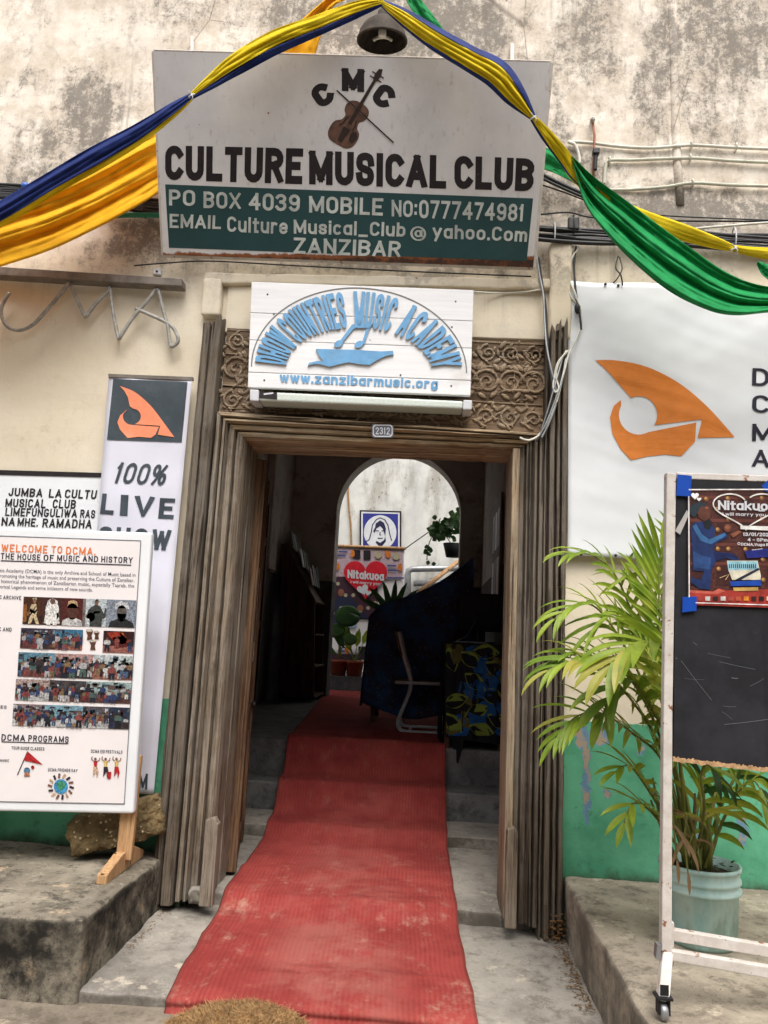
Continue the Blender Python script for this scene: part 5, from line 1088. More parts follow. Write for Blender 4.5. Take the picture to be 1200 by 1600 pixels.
gt = thing('green_cloth_tail', 'narrow green cloth hanging behind the top of the big sign, right of the lamp', 'cloth', Y(690, 80, -.3))
b = B(); drape(b, [(610, -60, -.30), (630, -10, -.30), (650, 26, -.3), (678, 62, -.28), (700, 92, -.26), (712, 120, -.24)], [(632, -60, -.30), (655, -6, -.30), (680, 28, -.3), (702, 60, -.28), (718, 92, -.26), (728, 120, -.24)], 2.2, .012, 12, 6); b.build('sheet', M['green_cloth'], gt, smooth=True, solid=.002)
# ------------------------------------------------------------------ cables and conduits along the wall
cb = thing('cable_bundle', 'thick bundle of black cables strung along the wall behind the big sign', 'cables', Y(1000, 372, -.04))
rn = random.Random(3)
for i in range(9):
    o = i*4.2-14; b = B(); j = lambda s_=2.5: rn.uniform(-s_, s_)
    b.tube(pxc([(-260, 286+o*.5+j(), -.05), (-60, 294+o*.6+j(), -.05), (60, 300+o*.55+j(), -.05), (180, 312+o*.55+j(), -.05), (260, 322+o*.6+j(), -.05), (450, 340+o*.5+j(), -.045), (700, 352+o*.5+j(), -.045), (850, 362+o*.6+j(), -.06-.01*(i % 3)), (930, 368+o*.5+j(), -.06), (1020, 372+o*.5+j(), -.06-.01*(i % 2)), (1100, 374+o*.6+j(), -.06), (1200, 378+o*.75+j(), -.06), (1420, 388+o+j(), -.06), (2200, 388+o+j()+36, -.06)], 7), rn.choice([.008, .010, .012, .007]), 7)
    b.build('cable', M['cable'], cb, smooth=True)
for pts, r in (([(820, 255, -.05), (850, 274, -.06), (905, 300, -.06), (960, 320, -.05), (1030, 345, -.05), (1090, 362, -.06), (1200, 372, -.06), (1420, 384, -.06), (2200, 384+36, -.06)], .011), ([(820, 262, -.05), (850, 280, -.06), (905, 305, -.06), (970, 330, -.05), (1100, 368, -.06), (1420, 392, -.06), (2200, 392+36, -.06)], .008), ([(835, 285, -.04), (880, 300, -.04), (930, 318, -.04), (1000, 334, -.04), (1200, 344, -.04), (1420, 350, -.04), (2200, 350+36, -.04)], .004), ([(845, 335, -.04), (890, 332, -.03), (930, 340, -.03), (1060, 345, -.03), (1200, 346, -.03), (1420, 348, -.03), (2200, 348+36, -.03)], .005)):
    b = B(); b.tube(pxc(pts, 7), r, 7); b.build('cable', M['cable'], cb, smooth=True)
b = B(); b.tube(pxc([(175, 337, -.075), (215, 336, -.075), (262, 337, -.075), (420, 345, -.06), (700, 356, -.06)], 5), .014, 10); b.build('green_conduit', M['cable_green'], cb, smooth=True)
b = B(); b.tube(pxc([(1055, 362, -.07), (1100, 356, -.07), (1150, 352, -.07), (1200, 348, -.07), (1420, 335, -.06), (2200, 335+36, -.06)], 5), .007, 8); b.build('white_cable', M['cable_white'], cb, smooth=True)
for px, py in ((896, 352), (866, 365), (1147, 372), (228, 325), (1018, 372)):
    b = B(); c = Y(px, py, -.06); b.tube([c+V((.0, .05*math.cos(a)*.6, .06*math.sin(a))) for a in [2*math.pi*i/16 for i in range(17)]], .004, 6); b.build('cable_tie', M['plastic_white'] if px in (866, 1147) else M['cable'], cb, smooth=True)
b = B(); c = Y(896, 350, -.07); b.box(c.x-.03, c.x+.03, c.y-.015, c.y+.02, c.z-.035, c.z+.035); bevel(b.build('junction_box', M['cable'], cb), .006)
b = B(); b.ball(Y(40, 291, -.07), .024, .024, .022, 14, 8); b.build('blue_cap', simple('blue plastic', S(54, 100, 190), .4, .5), cb, smooth=True)
def conduit(pts, r, m_, label, clips=()):
    t = thing('wall_cable', label, 'cable', Y(*pts[len(pts)//2][:3]), 'pale cables clipped to the upper wall'); b = B(); b.tube(pxc(pts, 7), r, 8); b.build('sheath', M[m_], t, smooth=True)
    for px, py in clips:
        b = B(); c = Y(px, py, -.02); b.tube([c+V((0, .02, -.02)), c+V((0, -.012, -.016)), c+V((0, -.018, 0)), c+V((0, -.012, .016)), c+V((0, .02, .02))], .005, 6); b.build('clip', M['cable_white'], t, smooth=True)
conduit([(906, 256, -.03), (904, 240, -.03), (898, 226, -.03), (889, 222, -.03), (920, 223, -.025), (970, 229, -.02), (1020, 231, -.02), (1080, 227, -.02), (1140, 230, -.02), (1210, 233, -.02), (1420, 238, -.02), (2200, 238+36, -.02)], .009, 'cable_white', 'topmost white cable hooked over at its left end, right of the big sign', ((1080, 227), (1150, 230)))
conduit([(944, 288, -.02), (946, 262, -.02), (952, 251, -.02), (990, 250, -.02), (1080, 247, -.02), (1140, 251, -.02), (1210, 254, -.02), (1420, 258, -.02), (2200, 258+36, -.02)], .009, 'conduit_cream', 'middle cream cable on the upper wall, turned down at its left end', ((1078, 247), (952, 251)))
conduit([(945, 297, -.02), (990, 296, -.02), (1040, 292, -.02), (1082, 286, -.02), (1140, 289, -.02), (1210, 291, -.02), (1420, 296, -.02), (2200, 296+36, -.02)], .009, 'conduit_cream', 'lowest cream cable on the upper wall, just above the green cloth', ((1082, 286),))
gr = thing('earth_rod', 'rusty pipe stub with a black clamp sticking out of the wall above the green cloth', 'pipe', Y(928, 230, -.03))
b = B(); b.tube([Y(926, 186, .02), Y(926, 187, -.06)], .014, 10); b.build('pipe_stub', M['rusty'], gr, smooth=True)
b = B(); b.tube([Y(926, 190, -.04), Y(929, 212, -.035), Y(928, 240, -.035), Y(927, 280, -.035)], .007, 8); b.build('copper_rod', simple('copper', S(150, 96, 70), .5, .4), gr, smooth=True)
b = B(); c = Y(931, 238, -.04); b.box(c.x-.018, c.x+.018, c.y-.02, c.y+.02, c.z-.016, c.z+.016); b.tube([c, c-V((.004, 0, .11))], .012, 8); bevel(b.build('clamp', M['cable'], gr), .004)
# wires beside the door head
wr = thing('door_wires', 'tangle of grey and white wires hanging down the right side of the carved door head', 'cables', Y(850, 600, -.1))
for pts, r, m_ in (([(838, 398, -.07), (843, 430, -.07), (849, 462, -.08), (851, 500, -.09), (854, 540, -.11), (861, 577, -.12), (868, 605, -.12), (868, 632, -.12), (858, 660, -.12), (846, 684, -.12)], .006, 'steel'), ([(842, 402, -.07), (847, 440, -.07), (853, 480, -.08), (855, 530, -.1), (858, 570, -.12), (862, 600, -.13), (858, 640, -.12), (850, 670, -.12), (838, 690, -.12)], .005, 'cable'),
                   ([(896, 385, -.05), (887, 410, -.05), (885, 440, -.05), (893, 465, -.06), (905, 478, -.06), (908, 495, -.06), (904, 520, -.07), (890, 550, -.10), (880, 585, -.12), (870, 625, -.12), (855, 660, -.12), (842, 680, -.12), (826, 688, -.12), (812, 684, -.12)], .006, 'cable_white'),
                   ([(905, 386, -.05), (893, 405, -.05), (888, 430, -.05), (897, 455, -.07), (906, 480, -.07)], .006, 'cable_white'), ([(900, 385, -.05), (897, 415, -.05), (899, 450, -.06), (902, 470, -.07), (907, 500, -.07), (908, 515, -.07)], .006, 'cable'),
                   ([(888, 548, -.10), (872, 566, -.12), (866, 590, -.12), (864, 604, -.13), (868, 613, -.13), (873, 606, -.13), (869, 590, -.12), (872, 570, -.12), (885, 548, -.10)], .005, 'cable_white'), ([(884, 560, -.10), (876, 600, -.13), (862, 640, -.13), (852, 664, -.13), (842, 682, -.12)], .005, 'steel'), ([(880, 556, -.10), (868, 598, -.13), (856, 640, -.13), (846, 672, -.12)], .004, 'steel')):
    b = B(); b.tube(pxc(pts, 7), r, 7); b.build('wire', M[m_], wr, smooth=True)
b = B(); c = Y(902, 482, -.075); b.ball(c, .016, .016, .03, 10, 6); b.build('wire_joint', M['cable'], wr, smooth=True)
b = B(); b.tube(pxc([(740, 456, -.1), (780, 458, -.04), (820, 456, -.04), (848, 452, -.06)], 5), .005, 7); b.build('white_lead', M['cable_white'], wr, smooth=True)
b = B(); b.tube(pxc([(210, 415, -.03), (260, 411, -.03), (330, 408, -.03), (460, 415, -.05), (640, 424, -.05), (830, 432, -.05)], 5), .004, 6); b.build('thin_wire', M['cable'], wr, smooth=True)
sc_b = thing('cable_cleat', 'small white cleat screwed to the wall below the left corner of the big sign', 'fitting', Y(245, 424, -.02))
b = B(); b.slab([Y(*p, -.02) for p in ((239, 418), (251, 419), (251, 429), (239, 428))], (0, .03, 0)); bevel(b.build('cleat_block', M['plastic_white'], sc_b), .004)
b = B(); b.lathe(Y(245, 424, -.02), [(.007, 0), (.006, .004), (0, .005)], 10, 0, V((0, -1, 0))); b.build('screw', M['cable'], sc_b)
# ------------------------------------------------------------------ white dhow banner on the right wall
dw = thing('dhow_banner', 'large white wall banner with an orange dhow and the letters DCMA at its right', 'banner', Y(1040, 870, -.05)); DP = yplane(-.045)
DQ = [(888, 438), (1560, 470), (1545, 905), (887, 867)]
b = B()
def dw_(u, v): return NZ.noise(V((u*5, v*3, 2)))*.006+.007*math.sin(u*30+v*6)*max(0, .3-v)*2+.006*NZ.noise(V((u*22+v*16, v*9, 5)))*max(.12, .8-v*1.6)+.0012*math.sin(v*26+u*5)+.003*NZ.noise(V((u*12-v*20, v*12, 8)))
def dfn(u, v):
    p = bil(DQ, u, v); return DP.at(p[0], p[1]+2.0*math.sin(u*26)*max(0, 1-v)**2, .008+dw_(u, v))
def dws(px, py, off=0):
    u = (px-888)/672; v = (py-438-32*u)/(429+6*u); return DP.at(px, py, .012+dw_(u, v)+off)
b.grid(dfn, 90, 56); b.build('sheet', M['vinyl'], dw, smooth=True, solid=.001)
DO = .026
b = B()
cir = lambda a0, a1, r=29: [(998+r*math.cos(R(a)), 648+r*math.sin(R(a))) for a in [a0+(a1-a0)*i/14 for i in range(15)]]
wavy(b, curve([(930, 563), (962, 563), (1010, 573), (1060, 598), (1105, 635), (1148, 683)], 5)+[(1090, 684), (1097, 655), (1024, 664)]+cir(34, -115)+[(972, 606), (955, 586), (942, 573)], dws)
wavy(b, [(970, 625)]+cir(208, 62, 31)+[(1088, 660), (1086, 690), (1064, 713), (1040, 710), (1012, 713), (986, 719), (970, 702), (957, 678), (953, 652), (959, 634)], dws)
b.build('orange_dhow', M['orange'], dw)
for ch, y0 in (('D', 575), ('C', 617), ('M', 662), ('A', 702)): b = B(); paint(b, ch, [(1176, y0), (1202 if ch != 'M' else 1208, y0+1), (1202 if ch != 'M' else 1208, y0+29), (1175, y0+27)], dws, 0, .16); b.build('initial', M['navy_text'], dw)
b = B()
for px, py in ((946, 444), (966, 446), (898, 470), (908, 866), (962, 868), (1010, 873)): b.lathe(dws(px, py), [(.008, 0), (.007, .004), (0, .005)], 10, 0, V((0, -1, 0)))
b.build('eyelet', M['black'], dw)
b = B(); b.tube(pxc([(966, 400, -.03), (962, 418, -.05), (970, 430, -.06), (973, 446, -.06)], 4), .004, 6); b.tube(pxc([(968, 402, -.03), (972, 420, -.06), (964, 436, -.06), (958, 442, -.05)], 4), .0035, 6); b.build('hanging_wire', M['cable'], dw, smooth=True)
# ------------------------------------------------------------------ chalkboard easel
EY = -1.35; EP = yplane(EY); es = thing('chalkboard', 'black chalkboard in a rusty white steel frame on castors, before the palm', 'chalkboard', Zp(1035, 1597, .475))
def bar(name, q, d, off=0, bw=.003, m_='rusty'):
    b = B(); b.slab([EP.at(*p, off) for p in q], (0, d, 0)); return bevel(b.build(name, M[m_], es), bw)
bar('frame_post', [(1042, 738), (1057, 740), (1051, 1120), (1050, 1489), (1034, 1487), (1037, 1120)], .035)
bar('frame_post', [(1352, 748), (1367, 750), (1362, 1556), (1346, 1554)], .035)
bar('frame_top', [(1058, 738), (1352, 748), (1352, 758), (1058, 748)], .03, -.002)
b = B(); b.grid(lambda u, v: EP.at(*bil([(1056, 748), (1352, 757), (1347, 1221), (1051, 1187)], u, v), -.012), 8, 8); 
b.build('board', M['chalk'], es, solid=.016)
b = B(); nn = 220
for i in range(nn):
    u0, u1 = i/nn, (i+1)/nn
    def pt(u, k): 
        return bil([(1052, 1181), (1347, 1215), (1347, 1223), (1051.5, 1189)], u, k)
    h0 = .25+.5*(.6*NZ.noise(V((u0*23, 1, 1)))+.7*NZ.noise(V((u0*90, 4, 1)))); h1 = .25+.5*(.6*NZ.noise(V((u1*23, 1, 1)))+.7*NZ.noise(V((u1*90, 4, 1))))
    b.slab([EP.at(*pt(u0, h0), -.001), EP.at(*pt(u1, h1), -.001), EP.at(*pt(u1, 1.1+.3*NZ.noise(V((u1*30, 5, 1)))), -.001), EP.at(*pt(u0, 1.1+.3*NZ.noise(V((u0*30, 5, 1)))), -.001)], (0, .02, 0))
b.build('broken_edge', M['chip'], es)
b = B(); rn = random.Random(5)
for (x0, y0, x1, y1, w_) in ((1106, 1021, 1142, 1028, .6), (1124, 1034, 1180, 1046, .8), (1132, 1132, 1200, 1124, 1.2), (1064, 1032, 1112, 1094, .9), (1143, 1059, 1153, 1060, 1.8), (1172, 1072, 1194, 1060, .8), (1128, 1112, 1144, 1124, .7), (1083, 1003, 1089, 1008, 1), (1130, 1103, 1150, 1104, .8), (1056, 1028, 1058, 1029, 2), (1070, 1060, 1100, 1062, .5)): pxstroke(b, [(x0, y0), ((x0+x1)/2, (y0+y1)/2+rn.uniform(-1, 1)), (x1, y1)], w_*.6, EP.at, -.002)
b.build('chalk_scratch', M['chalk_mark'], es)
bar('lower_rail', [(1052, 1453), (1348, 1503), (1348, 1522), (1052, 1471)], .03, -.03); bar('lower_rail', [(1050, 1486), (1348, 1536), (1348, 1556), (1050, 1502)], .03, .004)
bar('rail_bracket', [(1046, 1440), (1054, 1442), (1053, 1512), (1045, 1510)], .05, -.012); bar('rail_bracket', [(1348, 1492), (1356, 1494), (1356, 1562), (1348, 1560)], .05, -.012)
b = B(); b.slab([EP.at(*p, .012) for p in ((1027, 1476), (1034, 1478), (1032, 1500), (1025, 1498))], (0, .03, 0)); b.build('end_plate', M['steel'], es)
def castor_leg(dx):
    wc = Zp(1035+dx, 1597+dx*.16, .475); wc.z = .475
    b = B(); a = EP.at(1042+dx, 1484+dx*.16, -.017); e = V((wc.x+.005, wc.y+.01, .475+.072)); d_ = (e-a)
    for s1 in (1,):
        w_ = .0165; b.slab([a+V((-w_, -w_, 0)), a+V((w_, -w_, 0)), a+V((w_, w_, 0)), a+V((-w_, w_, 0))], d_)
    bevel(b.build('castor_leg', M['rusty'], es), .003)
    b = B(); b.box(e.x-.024, e.x+.024, e.y-.024, e.y+.024, e.z-.008, e.z-.001); b.box(e.x-.018, e.x-.012, e.y-.016, e.y+.016, .475+.02, e.z-.008); b.box(e.x+.012, e.x+.018, e.y-.016, e.y+.016, .475+.02, e.z-.008); b.box(e.x-.013, e.x+.013, e.y-.0175, e.y-.0165, e.z+.004, e.z+.034); cs = bevel(b.build('castor', M['rubber'], es), .002)
    b = B(); b.lathe(V((e.x-.011, e.y, .475+.026)), [(.0, 0), (.022, 0), (.026, .004), (.026, .018), (.022, .022), (0, .022)], 20, 0, V((1, 0, 0))); b.build('castor_wheel', M['steel'], cs, smooth=True)
castor_leg(0); castor_leg(306)
# poster taped to the board
ps = thing('launch_poster', 'printed concert poster of a kneeling man in blue, taped to the chalkboard', 'poster', EP.at(1140, 945, .002)); zz = lambda x, y: (1030+x/6.665, 720+y/6.665)
b = B(); b.poly([EP.at(*p, .002) for p in ((1074, 763), (1250, 768), (1248, 952), (1074, 945))]); b.poly([EP.at(*p, -.001) for p in ((1074, 945), (1248, 952), (1250, 768), (1074, 763))]); b.build('print_sheet', pc((86, 46, 40)), ps)
PK = {}
class Art:
    def __init__(s): s.b = B(); s.mats = []; s.k = 0
    def mi(s, c):
        m_ = PK.setdefault(c, None) or PK.__setitem__(c, simple('poster ink %d %d %d' % c, S(*c, .8), .4, .4, .3, 26)) or PK[c]
        if m_ not in s.mats: s.mats.append(m_)
        return s.mats.index(m_)
    def p(s, c, *pts): s.k += 1; pxpoly(s.b, [zz(*q) for q in pts], EP.at, .0024+s.k*.00006, s.mi(c))
    def e(s, c, cx, cy, rx, ry=None, n=16, rot=0): s.k += 1; pxpoly(s.b, [zz(*q) for q in ell(cx, cy, rx, ry or rx, n, rot)], EP.at, .0024+s.k*.00006, s.mi(c))
    def s(s, c, w_, *pts): s.k += 1; pxstroke(s.b, [zz(*q) for q in pts], w_/6.665, EP.at, .0024+s.k*.00006, s.mi(c))
A = Art()
for x in (330, 600, 860, 1120): A.p((66, 34, 32), (x, 320), (x+130, 324), (x+130, 1300), (x, 1300))
for y in (360, 600, 850, 1050): A.p((104, 56, 48), (320, y), (1440, y+16), (1440, y+46), (320, y+34))
for i, (x, y) in enumerate(((490, 395), (715, 390), (1070, 385), (605, 500), (720, 610), (1070, 605), (610, 715), (612, 915), (720, 915), (900, 920), (1080, 1025), (620, 1125), (1085, 1240), (1250, 600), (1260, 1020))): A.e((132, 88, 52), x, y, 25); A.e((200, 156, 96), x-5, y-6, 14)
A.p((168, 58, 48), (318, 1345), (560, 1360), (620, 1330), (700, 1350), (1440, 1330), (1440, 1540), (318, 1500)); A.p((196, 96, 80), (318, 1345), (560, 1362), (620, 1332), (690, 1356), (600, 1390), (318, 1372))
A.p((30, 50, 98), (330, 1210), (430, 1240), (470, 1150), (350, 1140), (345, 900), (325, 700), (370, 640), (460, 630), (540, 650), (590, 720), (570, 800), (690, 740), (720, 790), (590, 860), (560, 930), (600, 950), (760, 960), (830, 1010), (830, 1060), (700, 1010), (600, 1040), (545, 1130), (530, 1340), (420, 1330), (330, 1270))
A.p((60, 110, 160), (345, 680), (385, 660), (440, 760), (520, 820), (680, 750), (700, 775), (540, 870), (430, 830)); A.p((44, 76, 130), (350, 940), (460, 990), (540, 1010), (530, 1130), (360, 1110)); A.p((24, 34, 80), (560, 950), (770, 965), (830, 1015), (700, 1000), (590, 1040))
A.p((24, 30, 36), (455, 640), (520, 600), (560, 650), (520, 720), (470, 700)); A.p((96, 56, 44), (430, 470), (500, 455), (525, 500), (535, 550), (520, 600), (470, 630), (410, 590), (395, 540)); A.p((38, 52, 60), (325, 560), (318, 500), (345, 450), (410, 430), (490, 440), (500, 465), (430, 480), (390, 560), (360, 590)); A.e((150, 96, 76), 495, 490, 18, 10)
A.e((120, 70, 52), 715, 700, 42, 44); A.p((140, 84, 62), (740, 760), (830, 725), (860, 740), (770, 800)); A.e((150, 92, 70), 715, 690, 26, 22)
A.p((214, 208, 188), (705, 1040), (1025, 1040), (1060, 1200), (1055, 1240), (760, 1240), (720, 1140)); A.p((150, 200, 214), (710, 1048), (1022, 1046), (1030, 1135), (722, 1140))
for i in range(14): A.p((38, 50, 70), (725+i*21, 1075), (735+i*21, 1075), (737+i*21, 1118), (727+i*21, 1118))
A.p((40, 44, 64), (790, 1240), (1030, 1115), (1050, 1130), (850, 1240)); A.p((24, 74, 170), (740, 1255), (1062, 1245), (1065, 1300), (745, 1305)); A.p((206, 168, 96), (770, 1320), (1030, 1316), (1032, 1352), (776, 1356)); A.s((206, 176, 130), 8, (630, 1220), (680, 1200), (730, 1180), (690, 1240))
heart = lambda cx, cy, w_, h_, n=40: [(cx+w_*(math.sin(t)**3), cy-h_*(13*math.cos(t)-5*math.cos(2*t)-2*math.cos(3*t)-math.cos(4*t))/16) for t in [2*math.pi*i/n for i in range(n+1)]]
A.s((236, 232, 226), 14, *[(905+330*1.04*(math.sin(t)**3), 500-170*(13*math.cos(t)-5*math.cos(2*t)-2*math.cos(3*t)-math.cos(4*t))/13) for t in [math.pi*.16+2*math.pi*.93*i/44 for i in range(42)]])
A.p((238, 236, 232), *heart(372, 365, 40, 40)[:-1]); A.p((238, 236, 232), *heart(415, 400, 24, 22)[:-1])
A.p((236, 234, 230), (845, 675), (1440, 690), (1440, 740), (845, 712)); A.p((34, 42, 128), (890, 940), (1440, 880), (1440, 985), (915, 1014))
A.s((240, 238, 236), 12, (308, 300), (1440, 296)); A.s((240, 238, 236), 12, (308, 370), (313, 1420)); A.s((240, 238, 236), 10, (380, 1478), (1440, 1510))
for i, c in enumerate(((150, 60, 56), (210, 206, 200), (50, 40, 40), (214, 210, 206), (176, 80, 70), (190, 90, 60), (224, 140, 40), (60, 32, 30), (34, 28, 28), (214, 196, 170), (230, 130, 50), (206, 200, 196))): x = 400+i*80; A.p(c, (x, 1412), (x+52, 1413), (x+52, 1458), (x, 1456))
A.b.build('printed_picture', A.mats, ps)
b = B(); Pz = EP.at; q4 = lambda x0, y0, x1, y1: [zz(x0, y0), zz(x1, y0+(x1-x0)*.02), zz(x1, y1+(x1-x0)*.02), zz(x0, y1)]
paint(b, 'Nitakuoa', q4(612, 412, 1215, 510), Pz, .0065, .2, gap=.06); paint(b, 'i will marry you', q4(660, 535, 1110, 570), Pz, .0065, .14, gap=.12); pxstroke(b, [zz(1035, 520), zz(1100, 521)], 1.8, Pz, .0065)
paint(b, '13/01/202', q4(875, 745, 1140, 782), Pz, .0065, .22); paint(b, '4 - 6Pm', q4(920, 803, 1130, 838), Pz, .0065, .2); paint(b, 'DCMA,Vuga R', q4(852, 853, 1140, 884), Pz, .0065, .2)
paint(b, 'FREE', [zz(965, 925), zz(1075, 912), zz(1078, 948), zz(968, 958)], Pz, .0065, .24); paint(b, 'ENTRANCE', [zz(918, 968), zz(1165, 938), zz(1168, 972), zz(921, 1003)], Pz, .0065, .24)
pxstroke(b, [zz(*p) for p in ell(830, 862, 12, 12, 14)+[(842, 862)]], 1, Pz, .0065); b.build('white_lettering', M['plastic_white'], ps)
b = B(); paint(b, 'LAUNCHIN', q4(855, 682, 1140, 712), Pz, .0065, .18); b.build('dark_lettering', M['black'], ps)
for c, q in (('blue_tape', ((190, 140), (340, 155), (328, 372), (178, 362))), ('blue_tape', ((245, 1418), (392, 1412), (388, 1562), (240, 1578))), ('blue_tape', ((1065, 262), (1160, 180), (1240, 300), (1150, 350))), ('grey_tape', ((165, 730), (290, 510), (310, 560), (218, 768)))):
    b = B(); b.slab([Pz(*zz(*p), .007) for p in q], (0, .0005, 0)); b.build('tape', M[c], ps)
# ------------------------------------------------------------------ potted palm
BC = V((1.088, -.735, .475)); pp = thing('potted_palm', 'leafy palm growing in a stained pale green plastic bucket behind the chalkboard', 'plant', BC)
b = B(); b.lathe(BC, [(r_*1.03, h_*1.16) for r_, h_ in [(0, 0), (.122, 0), (.128, .012), (.137, .165), (.147, .168), (.148, .178), (.139, .182), (.140, .196), (.147, .199), (.147, .208), (.141, .212), (.143, .236), (.149, .238), (.149, .248), (.140, .250), (.136, .20), (.13, .16)]], 48)
b.build('bucket', M['bucket'], pp, smooth=True)
b = B(); b.lathe(BC, [(.139, .25), (.10, .257), (.05, .267), (0, .271)], 24); b.build('soil', M['soil'], pp, smooth=True)
rn = random.Random(21)
def frond(path, leafL, n=13, droop=.35, mats=('leaf',), w_=.0125, start=.35, splay=1.0, updir=V((0, -.4, 1))):
    """a feather palm leaf: rachis through path (px, py, depth), leaflets on both sides as folded blades"""
    path = [(px+(max(0, 1000-px)*.22 if px < 1000 else 0), py-(14 if py > 1040 and px < 1000 else 0), yy) for px, py, yy in path]; n = int(n*1.2); leafL *= 1.12
    P = [BC+V((rn.uniform(-.06, .06), rn.uniform(-.05, .05), .26))]+[Y(*p) for p in path]
    C_ = [V(p) for p in curve([tuple(p) for p in P], 10)]
    rb = B(); k = len(C_); rb.tube(C_, [.006*(1-.8*i/(k-1))+.0012 for i in range(k)], 6); 
    ln = [0]
    for a, c in zip(C_, C_[1:]): ln.append(ln[-1]+(c-a).length)
    lb_ = rb; rb.m = [len(mats)]*len(rb.f); mi_n = len(mats)
    def at(t):
        d = t*ln[-1]
        for i in range(k-1):
            if ln[i+1] >= d: f = (d-ln[i])/max(1e-6, ln[i+1]-ln[i]); return C_[i].lerp(C_[i+1], f), (C_[i+1]-C_[i]).normalized()
        return C_[-1], (C_[-1]-C_[-2]).normalized()
    for i in range(n+1):
        t = start+(1-start)*i/n; p, tg = at(min(t, .999)); side = tg.cross(updir); side = side.normalized() if side.length > 1e-3 else V((1, 0, 0)); up = side.cross(tg).normalized()
        f = (t-start)/(1-start); L = leafL*(.55+.75*math.sin(math.pi*min(1, .15+f*.75)))*rn.uniform(.85, 1.12); ang = R(62-38*f)
        for sd in (-1, 1):
            if i == n and sd == 1: continue
            dr = (tg*math.cos(ang)+side*sd*math.sin(ang)*splay+up*rn.uniform(.0, .3)).normalized()
            if i == n: dr = tg
            pts = []; q = p.copy(); v_ = dr.copy(); m_ = 6
            for s_ in range(m_+1):
                pts.append(q.copy()); v_ = (v_+V((0, 0, -1))*droop*.22*(s_/m_+.25)).normalized(); q = q+v_*L/m_
            prev = None; mi = (rn.randrange(mi_n) if rn.random() < .6 else 0) if mi_n > 1 else 0
            for s_ in range(m_+1):
                u = s_/m_; ww = w_*rn.uniform(.97, 1.03)*math.sin(math.pi*min(1, .12+u*.88))**.8*(1 if u < .98 else .05)
                tt = (pts[min(s_+1, m_)]-pts[max(s_-1, 0)]).normalized(); sx = tt.cross(up+V((.01, .02, 0)))
                sx = sx.normalized() if sx.length > 1e-3 else side
                nn_ = sx.cross(tt).normalized(); cur = (pts[s_]+sx*ww+nn_*ww*.35, pts[s_], pts[s_]-sx*ww+nn_*ww*.35)
                if prev:
                    lb_.quad(prev[0], prev[1], cur[1], cur[0], mi); lb_.quad(prev[1], prev[2], cur[2], cur[1], mi)
                prev = cur
    return tag(lb_.build('frond', [M[m_] for m_ in mats]+[M['stem']], pp, smooth=True))
frond([(1050, 1150, -.66), (1032, 1000, -.62), (1030, 890, -.6), (1034, 852, -.6)], .20, 13, .05, start=.5, splay=.8)
frond([(1050, 1160, -.66), (1005, 1010, -.62), (955, 905, -.6), (905, 868, -.62), (848, 866, -.66)], .15, 13, .9, start=.45)
frond([(1045, 1170, -.68), (990, 1040, -.7), (920, 955, -.72), (870, 945, -.75), (828, 968, -.78)], .15, 12, .9, start=.45)
frond([(1040, 1180, -.7), (990, 1085, -.76), (920, 1030, -.8), (865, 1022, -.82), (818, 1036, -.84)], .15, 12, .8, start=.42)
frond([(1040, 1190, -.7), (985, 1110, -.8), (905, 1055, -.86), (860, 1048, -.9), (815, 1062, -.92)], .16, 11, 1.1, ('leaf', 'leaf_yellow'), start=.45)
frond([(1040, 1200, -.72), (985, 1160, -.8), (920, 1128, -.86), (870, 1135, -.9), (832, 1168, -.92)], .15, 11, .7, ('leaf', 'leaf', 'leaf_yellow'), start=.45)
frond([(1062, 1170, -.8), (1060, 1060, -.92), (1030, 1010, -1.02), (985, 1008, -1.08), (940, 1040, -1.12)], .19, 11, 1.0, ('leaf', 'leaf', 'leaf_yellow'), .021, start=.5)
frond([(1055, 1160, -.7), (1025, 1050, -.72), (985, 985, -.74), (945, 960, -.78), (905, 985, -.8)], .19, 11, .5, start=.45)
frond([(1050, 1180, -.74), (1020, 1110, -.84), (985, 1080, -.92), (950, 1090, -.96), (925, 1130, -.98)], .16, 9, .9, ('leaf', 'leaf', 'leaf_yellow'), .02, start=.4)
frond([(1030, 1260, -.76), (1000, 1215, -.84), (975, 1210, -.9), (950, 1220, -.94)], .12, 8, .5, start=.4)
frond([(1035, 1290, -.78), (1010, 1262, -.86), (985, 1270, -.92), (968, 1300, -.95)], .11, 7, .6, start=.4)
frond([(1056, 1120, -.66), (1040, 980, -.62), (1000, 900, -.6), (968, 905, -.6)], .17, 11, .5, start=.5)
frond([(1130, 1180, -.66), (1170, 1100, -.62), (1230, 1130, -.6), (1280, 1190, -.6)], .2, 11, .9, start=.35)
frond([(1140, 1230, -.72), (1190, 1180, -.74), (1240, 1200, -.76), (1270, 1260, -.78)], .17, 9, 1.0, ('leaf', 'leaf_dark'), start=.35)
frond([(1110, 1120, -.62), (1130, 950, -.5), (1180, 850, -.42), (1240, 800, -.36)], .2, 12, .4, start=.5)
frond([(1100, 1100, -.6), (1085, 930, -.5), (1070, 840, -.45)], .2, 12, .3, start=.5)
frond([(1140, 1260, -.78), (1175, 1220, -.84), (1195, 1250, -.88)], .14, 7, 1.2, ('leaf', 'leaf_dark'), start=.3)
frond([(1100, 1270, -.82), (1095, 1215, -.9), (1105, 1195, -.95), (1125, 1215, -1.0)], .15, 8, 1.1, ('leaf', 'leaf_dark'), start=.3)
frond([(1060, 1300, -.84), (1050, 1262, -.9), (1052, 1285, -.96), (1058, 1345, -.98)], .09, 3, 1.6, ('leaf_dry',), .007, start=.3)
frond([(1085, 1310, -.84), (1075, 1275, -.92), (1070, 1310, -.96), (1075, 1365, -.97)], .09, 3, 1.6, ('leaf_dry',), .007, start=.3)
